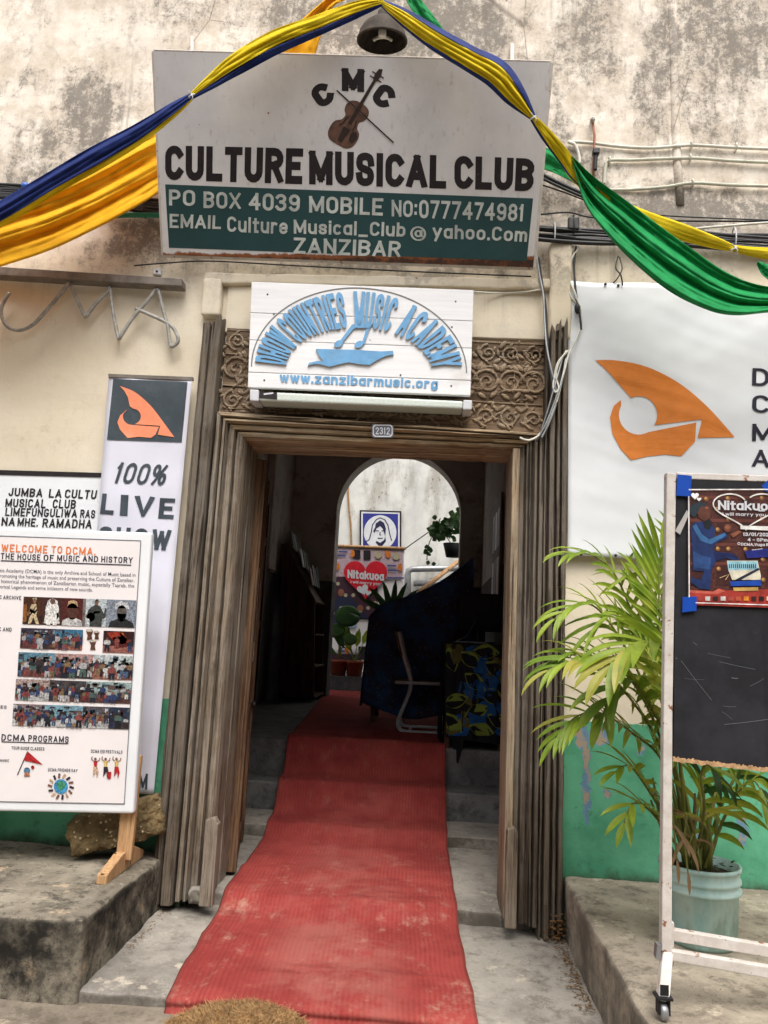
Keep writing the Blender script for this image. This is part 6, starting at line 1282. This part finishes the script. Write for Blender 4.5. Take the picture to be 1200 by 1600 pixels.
for i in range(16):   # cane stems rising from the bucket
    a = rn.uniform(0, 6.28); r_ = rn.uniform(.01, .09); p0 = BC+V((r_*math.cos(a), r_*math.sin(a), .255)); p2 = p0+V((math.cos(a)*rn.uniform(.02, .12)-.03, math.sin(a)*.06, rn.uniform(.22, .42))); b = B(); b.tube([p0, p0.lerp(p2, .5)+V((rn.uniform(-.02, .02), 0, 0)), p2], [.010, .007, .004], 7); b.build('cane', M['stem'] if i % 3 else M['leaf_dry'], pp, smooth=True)
# seedlings in the bucket
b = B()
for i in range(26):
    c = BC+V((.07+rn.uniform(-.06, .05), -.06+rn.uniform(-.05, .05), .27+rn.uniform(0, .05))); d = V((rn.uniform(-1, 1), rn.uniform(-1, .3), rn.uniform(-.1, .5))).normalized()*rn.uniform(.015, .028); s_ = d.cross(V((0, 0, 1))).normalized()*.009; b.quad(c, c+d*.5+s_, c+d, c+d*.5-s_)
b.build('seedling', M['leaf_dark'], pp)
# ------------------------------------------------------------------ red carpet and coir mat
def interp(T, y):
    for (a, p), (c, q) in zip(T, T[1:]):
        if y <= c: return p+(q-p)*max(0, (y-a)/(c-a))
    return T[-1][1]
ZP = curve([(-.985, .150), (-.955, .185), (-.915, .222), (-.5, .220), (-.12, .226), (.02, .268), (.10, .288), (.6, .287), (.98, .290), (1.10, .325), (1.18, .362), (1.3, .367), (1.42, .372), (1.51, .43), (1.575, .535), (1.62, .558), (1.74, .556), (1.83, .60), (1.90, .74), (1.945, .806), (2.02, .808), (2.2, .797), (3, .790), (5, .789), (7.4, .789)], 6)
LX = [(-1.05, Zp(258, 1584, .17).x), (-.475, -.958), (.08, -.977), (.9, -.992), (1.9, -1.035), (2.3, -1.06), (5.4, -1.30), (8, -1.45)]; RX = [(-1.05, .235), (-.4, .205), (.09, .184), (1.06, .164), (2.1, .148), (5, .10), (8, .0)]
nz = len(ZP)-1
def cfn(u, v):
    f = v*nz; i = min(int(f), nz-1); t = f-i; y = ZP[i][0]*(1-t)+ZP[i+1][0]*t; z = ZP[i][1]*(1-t)+ZP[i+1][1]*t
    xl, xr = interp(LX, y), interp(RX, y); e = .008*NZ.noise(V((y*5, 3, 0)))
    yy = y+((.014*NZ.noise(V((u*7, 1, 2)))+.010*NZ.noise(V((u*40, 1, 7)))+.035*math.exp(-((u-.56)/.018)**2)+.03*math.exp(-((u-.80)/.012)**2)) if v < .02 else 0)
    ed = max(0, abs(u-.5)*2-.92)/.08
    z += .014*math.exp(-((u-.13-.05*(y+.9))/.022)**2)*max(0, min(1, (.0-y)*2)); z += .010*math.exp(-((y-.42-.08*u)/.05)**2)+.012*math.exp(-((y+.38+.05*u)/.06)**2)+.012*math.exp(-((y-2.6+.1*u)/.07)**2)
    return (xl+(xr-xl)*u+e*(1 if u > .5 else -1)*abs(u-.5)*2, yy, z+.006*NZ.noise(V((u*4, y*3, 1)))+.010*max(0, NZ.noise(V((u*2.5, y*5, 9))))+.012*ed*max(0, NZ.noise(V((y*4, u, 5)))))
b = B(); b.grid(cfn, 90, nz); tag(b.build('red_carpet', M['carpet'], smooth=True, solid=.006, at=(0, 0, 0)), 'long ribbed red carpet running up the steps through the doorway into the hall', 'carpet')
mt = thing('coir_doormat', 'shaggy brown coir doormat lying at the foot of the red carpet', 'doormat', (-.60, -1.17, Z_ST))
MX, MY, MRX, MRY = -.60, -1.17, .27, .20
mz = lambda x, y: Z_ST+.035+.028*max(0, 1-((x-MX)/MRX)**2)*max(0, min(1, (y-MY+.1)/.25))
b = B(); b.lathe((MX, MY, 0), [(MRX*.98, Z_ST), (MRX, Z_ST+.015), (MRX*.9, Z_ST+.03), (MRX*.4, Z_ST+.045), (0, Z_ST+.05)], 36)
for p in b.v: p.y = MY+(p.y-MY)*MRY/MRX; p.z = max(p.z, 0) if p.z <= Z_ST+.001 else mz(p.x, p.y)-.006
b.build('backing', M['coir_dark'], mt, smooth=True)
b = B()
for i in range(7000):
    a = rn.uniform(0, 6.2832); r_ = math.sqrt(rn.random()); x = MX+MRX*r_*math.cos(a); y = MY+MRY*r_*math.sin(a); z = mz(x, y)-.008
    d = V((rn.gauss(0, .6)+.5*r_*math.cos(a), rn.gauss(0, .6)+.5*r_*math.sin(a), rn.uniform(.3, .9))).normalized()*rn.uniform(.012, .03); s_ = d.orthogonal().normalized()*.0009; p = V((x, y, z)); m_ = p+d*.6; e = p+d+V((rn.gauss(0, .004), rn.gauss(0, .004), -.003))
    b.quad(p+s_, p-s_, m_-s_, m_+s_); b.add((m_+s_, m_-s_, e), ((0, 1, 2),))
tag(b.build('pile', M['coir'], mt), kind='stuff')
# ------------------------------------------------------------------ inside the hall
# display rack of leaflets against the left wall
RY = 5.2; dr_ = thing('leaflet_rack', 'dark wooden display rack with sloping tiers of leaflets against the left hall wall', 'rack', Y(465, 1090, RY))
b = B(); side = [(440, 850), (446, 848), (492, 936), (490, 1092), (436, 1088)]
b.slab([Y(*p, RY) for p in side], (0, .025, 0)); bevel(b.build('side_panel', M['dark_wood'], dr_), .004)
dx = .0
b = B(); b.slab([Y(*p, RY)+V((0, .75, 0)) for p in side], (0, .025, 0)); bevel(b.build('side_panel', M['dark_wood'], dr_), .004)
def rk(px, py): return Y(px, py, RY)
for (px, py, nm) in ((492, 938, 'ledge'), (491, 990, 'shelf'), (490.5, 1040, 'shelf'), (490, 1088, 'shelf')):
    p = rk(px, py); q = rk(445, py); b = B(); b.box(q.x, p.x+.015, RY+.026, RY+.749, p.z-.02, p.z); bevel(b.build(nm, M['dark_wood'], dr_), .003)
a, c = rk(446, 850), rk(492, 938); b = B(); b.slab([a+V((0, .026, 0)), c+V((0, .026, 0)), c+V((-.02, .026, -.03)), a+V((-.02, .026, -.03))], (0, .72, 0)); b.build('sloping_top', M['dark_wood'], dr_)
rn = random.Random(8)
pap = [M['vinyl'], pc((170, 176, 180)), pc((150, 120, 110)), pc((120, 140, 150)), pc((196, 180, 150))]
for t in (.10, .42, .74):
    for j in range(4):
        p = a.lerp(c, t)+V((.03, .09+j*.17, .0)); h = rn.uniform(.20, .27); b = B(); w_ = .065; ln = V((-.05, 0, h))
        q = [p+V((.02, -w_, .012)), p+V((.02, w_, .012)), p+V((.02, w_, .012))+ln, p+V((.02, -w_, .012))+ln]; b.slab(q, (.012, 0, .003))
        tag(b.build('leaflet', rn.choice(pap)), 'small pale leaflet standing on the sloping tiers of the dark rack', 'leaflet', 'leaflets on the display rack')
# steel framed school chair
CH = thing('school_chair', 'school chair with bent grey tube frame and brown wooden backrest beside the printed tablecloth', 'chair', Y(655, 1145, 2.9))
def side_frame(y):
    b = B(); b.tube(pxc([(623, 987, 2.72), (632, 1028, 2.72), (641, 1060, 2.72), (640, 1080, 2.72), (629, 1108, 2.72), (622, 1128, 2.72), (624, 1138, 2.72), (632, 1143, 2.72), (660, 1145, 2.72), (692, 1146, 2.72)], 7), .018, 10)
    for p in b.v: p.y += y-2.72
    b.build('tube_frame', M['chair_steel'], CH, smooth=True)
side_frame(2.72); side_frame(3.10)
b = B(); s0, s1 = Y(618, 1064, 2.72), Y(692, 1067, 2.72); b.rough(s0.x, s1.x, 2.70, 3.12, s0.z-.02, s0.z+.01, .06, .008, .001); b.build('seat', M['dark_wood'], CH, smooth=True)
b = B(); b.tube([Y(617, 1066, 2.70), Y(692, 1069, 2.70)], .014, 8); b.tube([Y(617, 1066, 2.70)+V((0, .42, 0)), Y(692, 1069, 2.70)+V((0, .42, 0))], .014, 8); b.build('seat_rail', M['chair_steel'], CH, smooth=True)
b = B(); t0, t1 = Y(617, 985, 2.72), Y(628, 1025, 2.72); b.slab([t0+V((-.012, -.02, 0)), t0+V((.012, -.02, 0)), t1+V((.012, -.02, 0)), t1+V((-.012, -.02, 0))], (0, .42, 0)); bevel(b.build('backrest', M['door_wood'], CH), .008)
b = B(); b.tube([Y(640, 1144, 2.72), Y(640, 1144, 2.72)+V((0, .38, 0))], .014, 8); b.build('cross_tube', M['chair_steel'], CH, smooth=True)
# desk covered with a dark kanga
def kanga_m():
    x = X('dark printed kanga', rough=.85, spec=.15); v = x.vor(34); n = x.noise(6, 5, .6)
    c = x.mix(x.ss(n, .4, .6), S(52, 84, 128), S(58, 54, 76)); c = x.mix(x.m('MULTIPLY', x.ss(v, .25, .15), x.ss(x.noise(3, 3, .5), .45, .55)), c, S(120, 116, 96)); x.set('Base Color', c); return x.mat
KD = thing('covered_desk', 'desk hidden under a dark blue printed cloth behind the chair', 'desk', (-.1, 3.6, ZF))
b = B()
ktop = [(578, 962, 3.22), (600, 944, 3.2), (640, 932, 3.2), (690, 908, 3.2), (740, 872, 3.2)]; kbot = [(565, 1098, 3.16), (602, 1112, 3.12), (642, 1124, 3.15), (690, 1118, 3.18), (740, 1116, 3.2)]
drape(b, ktop, kbot, 3.2, .03, 22, 3, 5.0); TT = curve(ktop, 10); T3 = [Y(*p) for p in TT]
BT = curve([(p[0], p[1]-3, p[2]) for p in ktop], 10)
b.grid(lambda u, v: (lambda p: p+V((.0, v*.75, .03*math.sin(v*3.1)+.012*NZ.noise(V((u*5, v*5, 3))))))(T3[min(len(T3)-1, int(u*(len(T3)-1)))]), len(T3)-1, 10)
e0 = Y(578, 962, 3.22); b.grid(lambda u, v: (e0.x-.045*v-.01+.018*math.sin(u*14), 3.22+u*.72, e0.z-.005-v*(e0.z-.95)), 14, 10)
b.build('kanga_cloth', kanga_m(), KD, smooth=True, solid=.003)
b = B()
for xx in (-.5, .5):
    for yy in (3.34, 3.88): b.box(xx-.02, xx+.02, yy-.02, yy+.02, ZF, 1.7)
b.box(-.54, .56, 3.28, 3.94, 1.70, 1.735); b.build('desk_frame', M['dark_wood'], KD)
# table with a wax print cloth by the top of the steps
TB = thing('cloth_covered_table', 'table draped to the floor in blue and black leaf printed cloth with lime outlines', 'table', (.37, 2.35, ZF))
tdep = lambda px, py: 1.93+.014*math.sin(px*.16+.6)*min(1, max(0, (py-1005)/60))+.006*math.sin(px*.35+py*.02)
b = B(); ftop = lambda u: (693+115*u, 1002+9*u); 
def fbot(u): px = 696+112*u; return (px, 1152+15*u if u > .25 else 1152+(44*(1-abs(u-.17)/.1) if abs(u-.17) < .1 else 0)+8*u)
b.grid(lambda u, v: (lambda p: Y(p[0], p[1], tdep(*p)))((ftop(u)[0]*(1-v)+fbot(u)[0]*v, ftop(u)[1]*(1-v)+fbot(u)[1]*v)), 50, 26)
zt_ = Y(740, 1005, 1.93).z; b.box(.125, .60, 1.95, 2.85, zt_-.03, zt_-.004); xl_ = Y(693, 1002, 1.93).x
b.grid(lambda u, v: (xl_+.015*math.sin(u*16)*v, 1.935+u*.9, zt_-v*(zt_-ZF-.04)), 20, 10)
wax = [simple('wax print black', S(22, 24, 28), .8, .2), simple('wax print blue', S(28, 80, 136), .8, .2, .25, 30), simple('wax print lime', S(118, 136, 58), .8, .2), simple('wax print olive', S(84, 84, 44), .8, .2, .2, 30)]
tcl = b.build('tablecloth', wax[0], TB, smooth=True)
b = B(); rn = random.Random(15)
def wax_leaf(cx, cy, L, W_, a, mi, off):
    pts = []
    for i in range(9): t = i/8; pts.append((t-.5, .5*math.sin(math.pi*t)))
    pts2 = [(t, -w_) for t, w_ in pts[::-1][1:-1]]
    allp = pts+pts2; ca, sa = math.cos(a), math.sin(a); q = []
    for t, w_ in allp:
        x = cx+t*L*ca-w_*W_*sa; y = cy+t*L*sa+w_*W_*ca; x = min(max(x, 697), 800); y = min(max(y, 1006), 1150); q.append(Y(x, y, tdep(x, y)-off))
    b.poly(q, mi)
for i in range(34):
    cx, cy, a = rn.uniform(700, 800), rn.uniform(1010, 1150), rn.uniform(-.3, 1.2); wax_leaf(cx, cy, 34, 26, a, 1 if i % 3 else 3, .002+i*.00003)
for i, (cx, cy, a) in enumerate(((705, 1030, 1.3), (760, 1018, .1), (775, 1045, .5), (742, 1065, .7), (712, 1095, -.3), (770, 1088, .4), (745, 1112, -.4), (780, 1126, .5), (708, 1130, .9), (735, 1030, .6), (796, 1070, .8), (752, 1140, .3))):
    wax_leaf(cx, cy, 42, 24, a, 2, .0045+i*.0001); wax_leaf(cx-.5, cy+1.5, 37, 18, a, 0, .0061+i*.0001)
b.build('leaf_print', wax, tcl)
b = B()
for xx in (.16, .56):
    for yy in (2.0, 2.78): b.box(xx-.02, xx+.02, yy-.02, yy+.02, ZF, zt_-.03)
b.build('table_frame', M['dark_wood'], TB)
mo = thing('computer_monitor', 'dark computer monitor seen from behind on the cloth covered table', 'monitor', (.46, 2.62, zt_))
b = B(); b.rough(.235, .60, 2.60, 2.65, zt_+.10, zt_+.42, .05, .012, 0); bevel(b.build('casing', M['rubber'], mo, smooth=True), .002)
b = B(); b.box(.41, .47, 2.65, 2.68, zt_+.02, zt_+.2); b.box(.33, .55, 2.58, 2.75, zt_-.002, zt_+.014); b.build('foot', M['rubber'], mo)
b = B(); b.tube([V((.40, 2.585, zt_+.25)), V((.36, 2.5, zt_+.15)), V((.30, 2.4, zt_+.05)), V((.22, 2.3, zt_+.012))], .005, 6); b.build('cable', M['steel'], mo, smooth=True)
pl_t = thing('paper_stack', 'sheets of paper lying on the edge of the cloth covered table', 'papers', (.33, 2.15, zt_))
for i in range(4): b = B(); z = zt_+.0+i*.003; dx, dy = rn.uniform(-.03, .03), rn.uniform(-.02, .02); b.box(.22+dx, .43+dx, 2.02+dy, 2.3+dy, z, z+.002); b.build('sheet', M['vinyl'], pl_t)
nbd = thing('notice_panel', 'dark panel pinned with papers on the right wall of the hall', 'notice board', (.6, 3.4, 1.7))
b = B(); b.box(.606, .63, 3.0, 3.9, 1.95, 2.95); b.build('panel', M['dark_wood'], nbd)
for i in range(6):
    b = B(); y0_ = 3.06+(i % 3)*.27; z0_ = 2.0+(i//3)*.46; b.box(.602, .605, y0_, y0_+.2, z0_, z0_+.36); b.build('paper', pap[i % 2], nbd)
ch = thing('chain_and_padlock', 'rusty chain with a brass padlock hanging on the edge of the right door leaf', 'padlock', Y(793, 1130, .12))
b = B(); p0, p1 = Y(796, 1108, .12), Y(793, 1136, .12)
for i in range(6): c = p0.lerp(p1, i/5); a = i % 2; b.tube([c+V((.009*math.cos(t)*(1-a), .009*math.cos(t)*a, .014*math.sin(t))) for t in [2*math.pi*k/10 for k in range(11)]], .003, 5)
b.build('chain', M['rusty'], ch, smooth=True)
b = B(); c = Y(793, 1158, .12); b.box(c.x-.014, c.x+.014, c.y-.006, c.y+.006, c.z-.016, c.z+.016); bevel(b.build('lock_body', simple('brass', S(176, 140, 70), .35, .5, .1, 20, metal=.8), ch), .004)
b = B(); b.tube([c+V((-.009, 0, .014)), c+V((-.009, 0, .034)), c+V((-.005, 0, .044)), c+V((.005, 0, .044)), c+V((.009, 0, .034)), c+V((.009, 0, .014))], .0028, 6); b.build('shackle', M['steel'], ch, smooth=True)
# ------------------------------------------------------------------ the little courtyard
GY = 8.0; zl = Y(540, 1056, 7.5).z
b = B(); b.box(-2.4, .3, 7.35, 9.2, ZF-.05, zl); 
tag(b.build('planter_ledge', M['dado_in']), 'low dark patterned ledge below the heart poster at the back of the hall', 'ledge')
cpo = thing('heart_banner', 'printed banner with a red heart reading Nitakuoa hung from a bamboo pole in the courtyard', 'banner', Y(578, 1030, GY)); GP = yplane(GY)
gq = [(490, 852), (632, 857), (628, 1034), (490, 1030)]
b = B(); b.grid(lambda u, v: GP.at(*bil(gq, u, v), .01*math.sin(u*7)*v), 12, 10); b.build('sheet', M['paper_pink'], cpo, smooth=True, solid=.002)
b = B(); b.tube([GP.at(480, 851, .02), GP.at(634, 857, .02)], .024, 10); b.build('bamboo_pole', M['pine'], cpo, smooth=True)
def gpoly(mats, L, nm):
    b = B()
    for i, (mi, pts) in enumerate(L): pxpoly(b, pts, GP.at, .014+i*.0006, mi)
    return b.build(nm, mats, cpo)
g = [pc((72, 46, 58)), pc((46, 50, 76)), pc((190, 180, 150)), pc((150, 96, 76)), pc((160, 190, 210)), pc((206, 180, 190)), pc((40, 36, 40)), pc((226, 130, 50)), pc((70, 90, 150))]
L = [(5, [(490, 856), (630, 860), (629, 905), (490, 905)]), (0, [(490, 900), (590, 902), (590, 968), (490, 966)]), (1, [(515, 935), (545, 930), (560, 945), (545, 985), (510, 985)])]
for x, y in ((528, 912), (540, 930), (552, 930), (548, 952), (575, 950), (563, 955), (586, 942), (533, 950), (520, 958), (575, 930)): L += [(2, ell(x, y, 3, 3, 8))]
L += [(3, ell(533, 926, 5, 6, 10)), (3, ell(563, 950, 5, 5, 10)), (1, [(556, 957), (572, 957), (574, 966), (552, 966)]), (4, [(530, 964), (558, 966), (557, 981), (529, 980)])]
for i in range(7): L += [(6, [(543+i*2, 967), (544+i*2, 967), (544+i*2, 974), (543+i*2, 974)])]
for x, y, c in ((558, 866, 6), (574, 867, 6), (591, 867, 2), (606, 867, 7), (619, 869, 2)): L += [(c, ell(x, y, 6, 6, 12) if c in (2,) else [(x-6, y-7), (x+5, y-7), (x+5, y+7), (x-6, y+7)] if c == 6 else [(x-5, y-5), (x, y-7), (x+5, y-1), (x+1, y+6), (x-3, y+2)])]
for x, y in ((536, 862), (533, 868), (612, 884), (613, 891), (612, 903), (624, 903), (540, 1012), (535, 1017)): L += [(8, [(x-7, y-1.5), (x+7, y-1), (x+7, y+1.5), (x-7, y+1)])]
for x, y in ((551, 865), (625, 886), (527, 885), (542, 1016)): L += [(7, ell(x, y, 3.5, 6, 10))]
L += [(6, [(527, 985), (545, 985), (545, 1000), (527, 999)]), (6, [(560, 1010), (576, 1010), (576, 1030), (560, 1030)]), (0, [(490, 1020), (600, 1024), (600, 1033), (490, 1030)])]
gpoly(g, L, 'print')
b = B(); hp = [(571+34*(math.sin(t)**3), 902-34*(13*math.cos(t)-5*math.cos(2*t)-2*math.cos(3*t)-math.cos(4*t))/16) for t in [2*math.pi*i/48 for i in range(48)]]
pxpoly(b, hp, GP.at, .045); b.build('red_heart', simple('red print', S(190, 28, 44), .5, .3), cpo)
b = B(); paint(b, 'Nitakuoa', [(543, 890), (600, 894), (600, 908), (543, 903)], GP.at, .05, .24, gap=.07); paint(b, 'i will marry you', [(548, 907), (594, 910), (594, 915), (548, 911)], GP.at, .05, .16)
hb = lambda cx, cy, k, r: [(cx+k*((math.sin(t)**3)*math.cos(r)-(-(13*math.cos(t)-5*math.cos(2*t)-2*math.cos(3*t)-math.cos(4*t))/16)*math.sin(r)), cy+k*((math.sin(t)**3)*math.sin(r)+(-(13*math.cos(t)-5*math.cos(2*t)-2*math.cos(3*t)-math.cos(4*t))/16)*math.cos(r))) for t in [2*math.pi*i/24 for i in range(24)]]
pxpoly(b, hb(567, 921, 9, -.3), GP.at, .05); pxpoly(b, hb(575, 926, 5, .3), GP.at, .052); b.build('heart_lettering', M['plastic_white'], cpo)
# stencil portrait on the courtyard wall
st = thing('stencil_portrait', 'square dark blue and white stencil picture of a hooded woman on the courtyard wall', 'picture', Y(594, 858, 9.12)); SPl = yplane(9.14)
b = B(); b.slab([SPl.at(*p, .03) for p in ((562, 797), (627, 798.5), (627, 860), (562, 859))], (0, .06, 0)); b.build('frame', M['black'], st)
b = B(); b.poly([SPl.at(*p, .034) for p in ((564.5, 799.5), (624.5, 801), (624.5, 858), (564.5, 857))]); b.build('white_border', M['plastic_white'], st)
b = B(); pxpoly(b, [(567, 802), (622, 803), (622, 857), (567, 856)], SPl.at, .037); b.build('blue_ground', simple('stencil blue', S(38, 44, 120), .6), st)
b = B(); pxpoly(b, ell(594, 832, 25.5, 27, 32), SPl.at, .040); b.build('white_disc', M['plastic_white'], st)
b = B(); hood = [(571, 847), (577, 843), (580, 832), (582, 820), (588, 812), (594, 809), (601, 812), (606, 820), (609, 835), (612, 845)]
pxstroke(b, hood, 1.6, SPl.at, .043); pxpoly(b, [(586, 824), (587, 818), (594, 813), (600, 817), (603, 826), (602, 838), (598, 826), (594, 822), (588, 826), (585, 833), (583, 830)], SPl.at, .043); pxpoly(b, [(588, 845), (594, 848), (600, 844), (602, 838), (603, 846), (597, 853), (592, 853), (587, 848)], SPl.at, .0435)
for q in (((586, 829), (592, 829.6)), ((596, 829.6), (601, 829)), ((590, 841), (598, 841)), ((594, 831), (593.5, 836), (595.5, 836))): pxstroke(b, list(q), 1.4, SPl.at, .044)
b.build('stencil_lines', simple('stencil dark', S(28, 28, 60), .6), st)
# pipes, poles
pi_ = thing('drain_pipes', 'grey drain pipes with elbow on the courtyard wall right of the heart banner', 'pipe', Y(640, 915, 9.0))
b = B(); b.tube([Y(637, 960, 9.0), Y(637, 900, 9.0), Y(638, 892, 9.0), Y(645, 889, 9.0), Y(760, 887, 9.0)], .055, 12); b.build('pipe', M['steel'], pi_, smooth=True)
b = B(); b.tube([Y(633, 960, 9.05), Y(633, 897, 9.05)], .05, 12); b.tube([Y(646, 912, 9.02), Y(760, 908, 9.02)], .05, 12); b.build('pipe', M['steel'], pi_, smooth=True)
po = thing('wooden_pole', 'pale wooden pole leaning in the courtyard behind the covered desk', 'pole', Y(655, 925, 7.5)); b = B(); b.tube([Y(655, 925, 7.4), Y(720, 874, 8.6)], .035, 8); b.build('shaft', M['pine'], po, smooth=True)
ro = thing('thin_black_rod', 'thin black rod running from the heart banner to the hanging plant', 'rod', Y(632, 858, 8.4)); b = B(); b.tube([Y(632, 858, 8.1), Y(690, 817, 8.6)], .010, 6); b.build('shaft', M['cable'], ro)
cr = thing('rope', 'brown cord hanging down the left of the courtyard wall', 'rope', Y(547, 850, 9.15)); b = B(); b.tube(pxc([(543, 745, 9.15), (545, 790, 9.15), (548, 820, 9.15), (549, 853, 9.15)], 5), .018, 6); b.build('strand', M['coir'], cr, smooth=True)
hp_ = thing('hanging_plant', 'trailing green plant in a dark pot hanging at the right of the arch', 'plant', Y(706, 862, 7.2)); rn = random.Random(30)
b = B(); c = Y(708, 858, 7.2); b.lathe(c+V((0, 0, -.12)), [(0, 0), (.10, 0), (.15, .2), (.14, .2), (0, .17)], 20); b.build('pot', M['rubber'], hp_, smooth=True)
b = B()
def leafcloud(b, c, rx, rz, n, s_, mi=0, ry=.15):
    for i in range(n):
        p = V(c)+V((rn.gauss(0, rx*.45), rn.gauss(0, ry*.5), rn.gauss(0, rz*.45))); d = V((rn.uniform(-1, 1), rn.uniform(-.6, .6), rn.uniform(-1, .5))).normalized()*s_*rn.uniform(.7, 1.2); s2 = d.cross(V((rn.uniform(-.4, .4), 1, rn.uniform(-.4, .4)))).normalized()*s_*.42
        b.add((p, p+d*.35+s2, p+d*.7+s2*.7, p+d, p+d*.7-s2*.7, p+d*.35-s2), ((0, 1, 2, 3, 4, 5),), mi)
leafcloud(b, Y(695, 826, 7.2), .20, .16, 70, .10); leafcloud(b, Y(712, 812, 7.2), .16, .16, 45, .10); leafcloud(b, Y(679, 836, 7.2), .09, .06, 18, .09); leafcloud(b, Y(669, 862, 7.2), .04, .12, 12, .08)
b.build('foliage', M['leaf_dark'], hp_)
b = B(); b.tube(pxc([(705, 850, 7.2), (690, 830, 7.2), (676, 838, 7.2), (669, 855, 7.2), (667, 875, 7.2)], 5), .008, 5); b.build('vine', M['stem'], hp_)
def pot_plant(name, label, px, h_px, kind):
    t = thing(name, label, 'plant', Y(px, 1055, 7.5), 'potted plants on the courtyard ledge'); c = Y(px, 1055, 7.5); c.z = zl
    b = B(); b.lathe(c, [(0, 0), (.105, 0), (.135, .19), (.15, .19), (.15, .225), (.13, .225), (0, .20)], 24); b.build('pot', simple('terracotta', S(126, 62, 46), .85, .15, .2, 20, dirt=S(160, 120, 100)), t, smooth=True); return t, c+V((0, 0, .2))
t, c = pot_plant('potted_plant', 'plant with one big round leaf in a terracotta pot, left on the ledge', 528, 0, 0)
for (dx, dz, s_) in ((.10, .72, .19), (-.05, .5, .13), (.16, .38, .10)):
    b = B(); e = c+V((dx, -.02, dz)); b.tube([c, c+V((dx*.2, 0, dz*.5)), e], .011, 6); b.build('stem', M['stem'], t, smooth=True)
    b = B(); b.grid(lambda u, v: (lambda a, r_: e+V((r_*math.cos(a)*s_, -.03+.10*r_*math.sin(a)*s_, r_*math.sin(a)*s_*.85-.05*r_*r_)))(2*math.pi*u, v), 16, 4); b.build('leaf', M['leaf_dark'], t, smooth=True, solid=.002)
t, c = pot_plant('potted_plant', 'plant with pale variegated leaves in a terracotta pot, right on the ledge', 553, 0, 1)
for i in range(11):
    a = rn.uniform(-1.3, 1.3); L_ = rn.uniform(.3, .6); d = V((math.sin(a), rn.uniform(-.4, .2), math.cos(a)*1.1)).normalized(); b = B(); e = c+d*L_*.55; b.tube([c, e], .007, 5); s2 = d.cross(V((0, 1, 0))).normalized()*.055
    p = [e, e+d*.1+s2, e+d*.22+s2*.7+V((0, 0, -.01)), e+d*.34+V((d.x*.06, 0, -.05)), e+d*.22-s2*.7, e+d*.1-s2]; b.poly(p); b.build('leaf', M['leaf'] if i % 2 else M['leaf_dark'], t)
bl = thing('spiky_plant', 'dark spiky leaved plant in front of the right edge of the heart banner', 'plant', Y(612, 960, 7.0)); b = B()
for a in (-1.1, -.7, -.3, .05, .35, .7):
    o = Y(613, 962, 7.0); d = V((math.sin(a), 0, math.cos(a))); s2 = V((math.cos(a), 0, -math.sin(a)))*.05; L_ = .52; b.poly([o, o+d*L_*.4+s2, o+d*L_*.8+s2*.6, o+d*L_+V((d.x*.05, 0, 0)), o+d*L_*.8-s2*.6, o+d*L_*.4-s2])
b.build('leaf_blades', M['leaf_dark'], bl, solid=.003)
b = B(); b.lathe(Y(613, 962, 7.0)+V((0, 0, -.62)), [(0, -.2), (.12, -.2), (.17, .45), (.15, .64), (0, .62)], 20); b.build('pot', M['rubber'], bl, smooth=True)
# ------------------------------------------------------------------ unseen house block, added behind the camera only to shade the low sky
op = thing('low_sky_blocker', 'plain unseen house block added across the street to shade the low sky', 'house', (0, -10, 0)); b = B(); b.box(-16, 16, -11, -9.5, -.2, 6.2); b.build('wall', M['wall_in'], op)
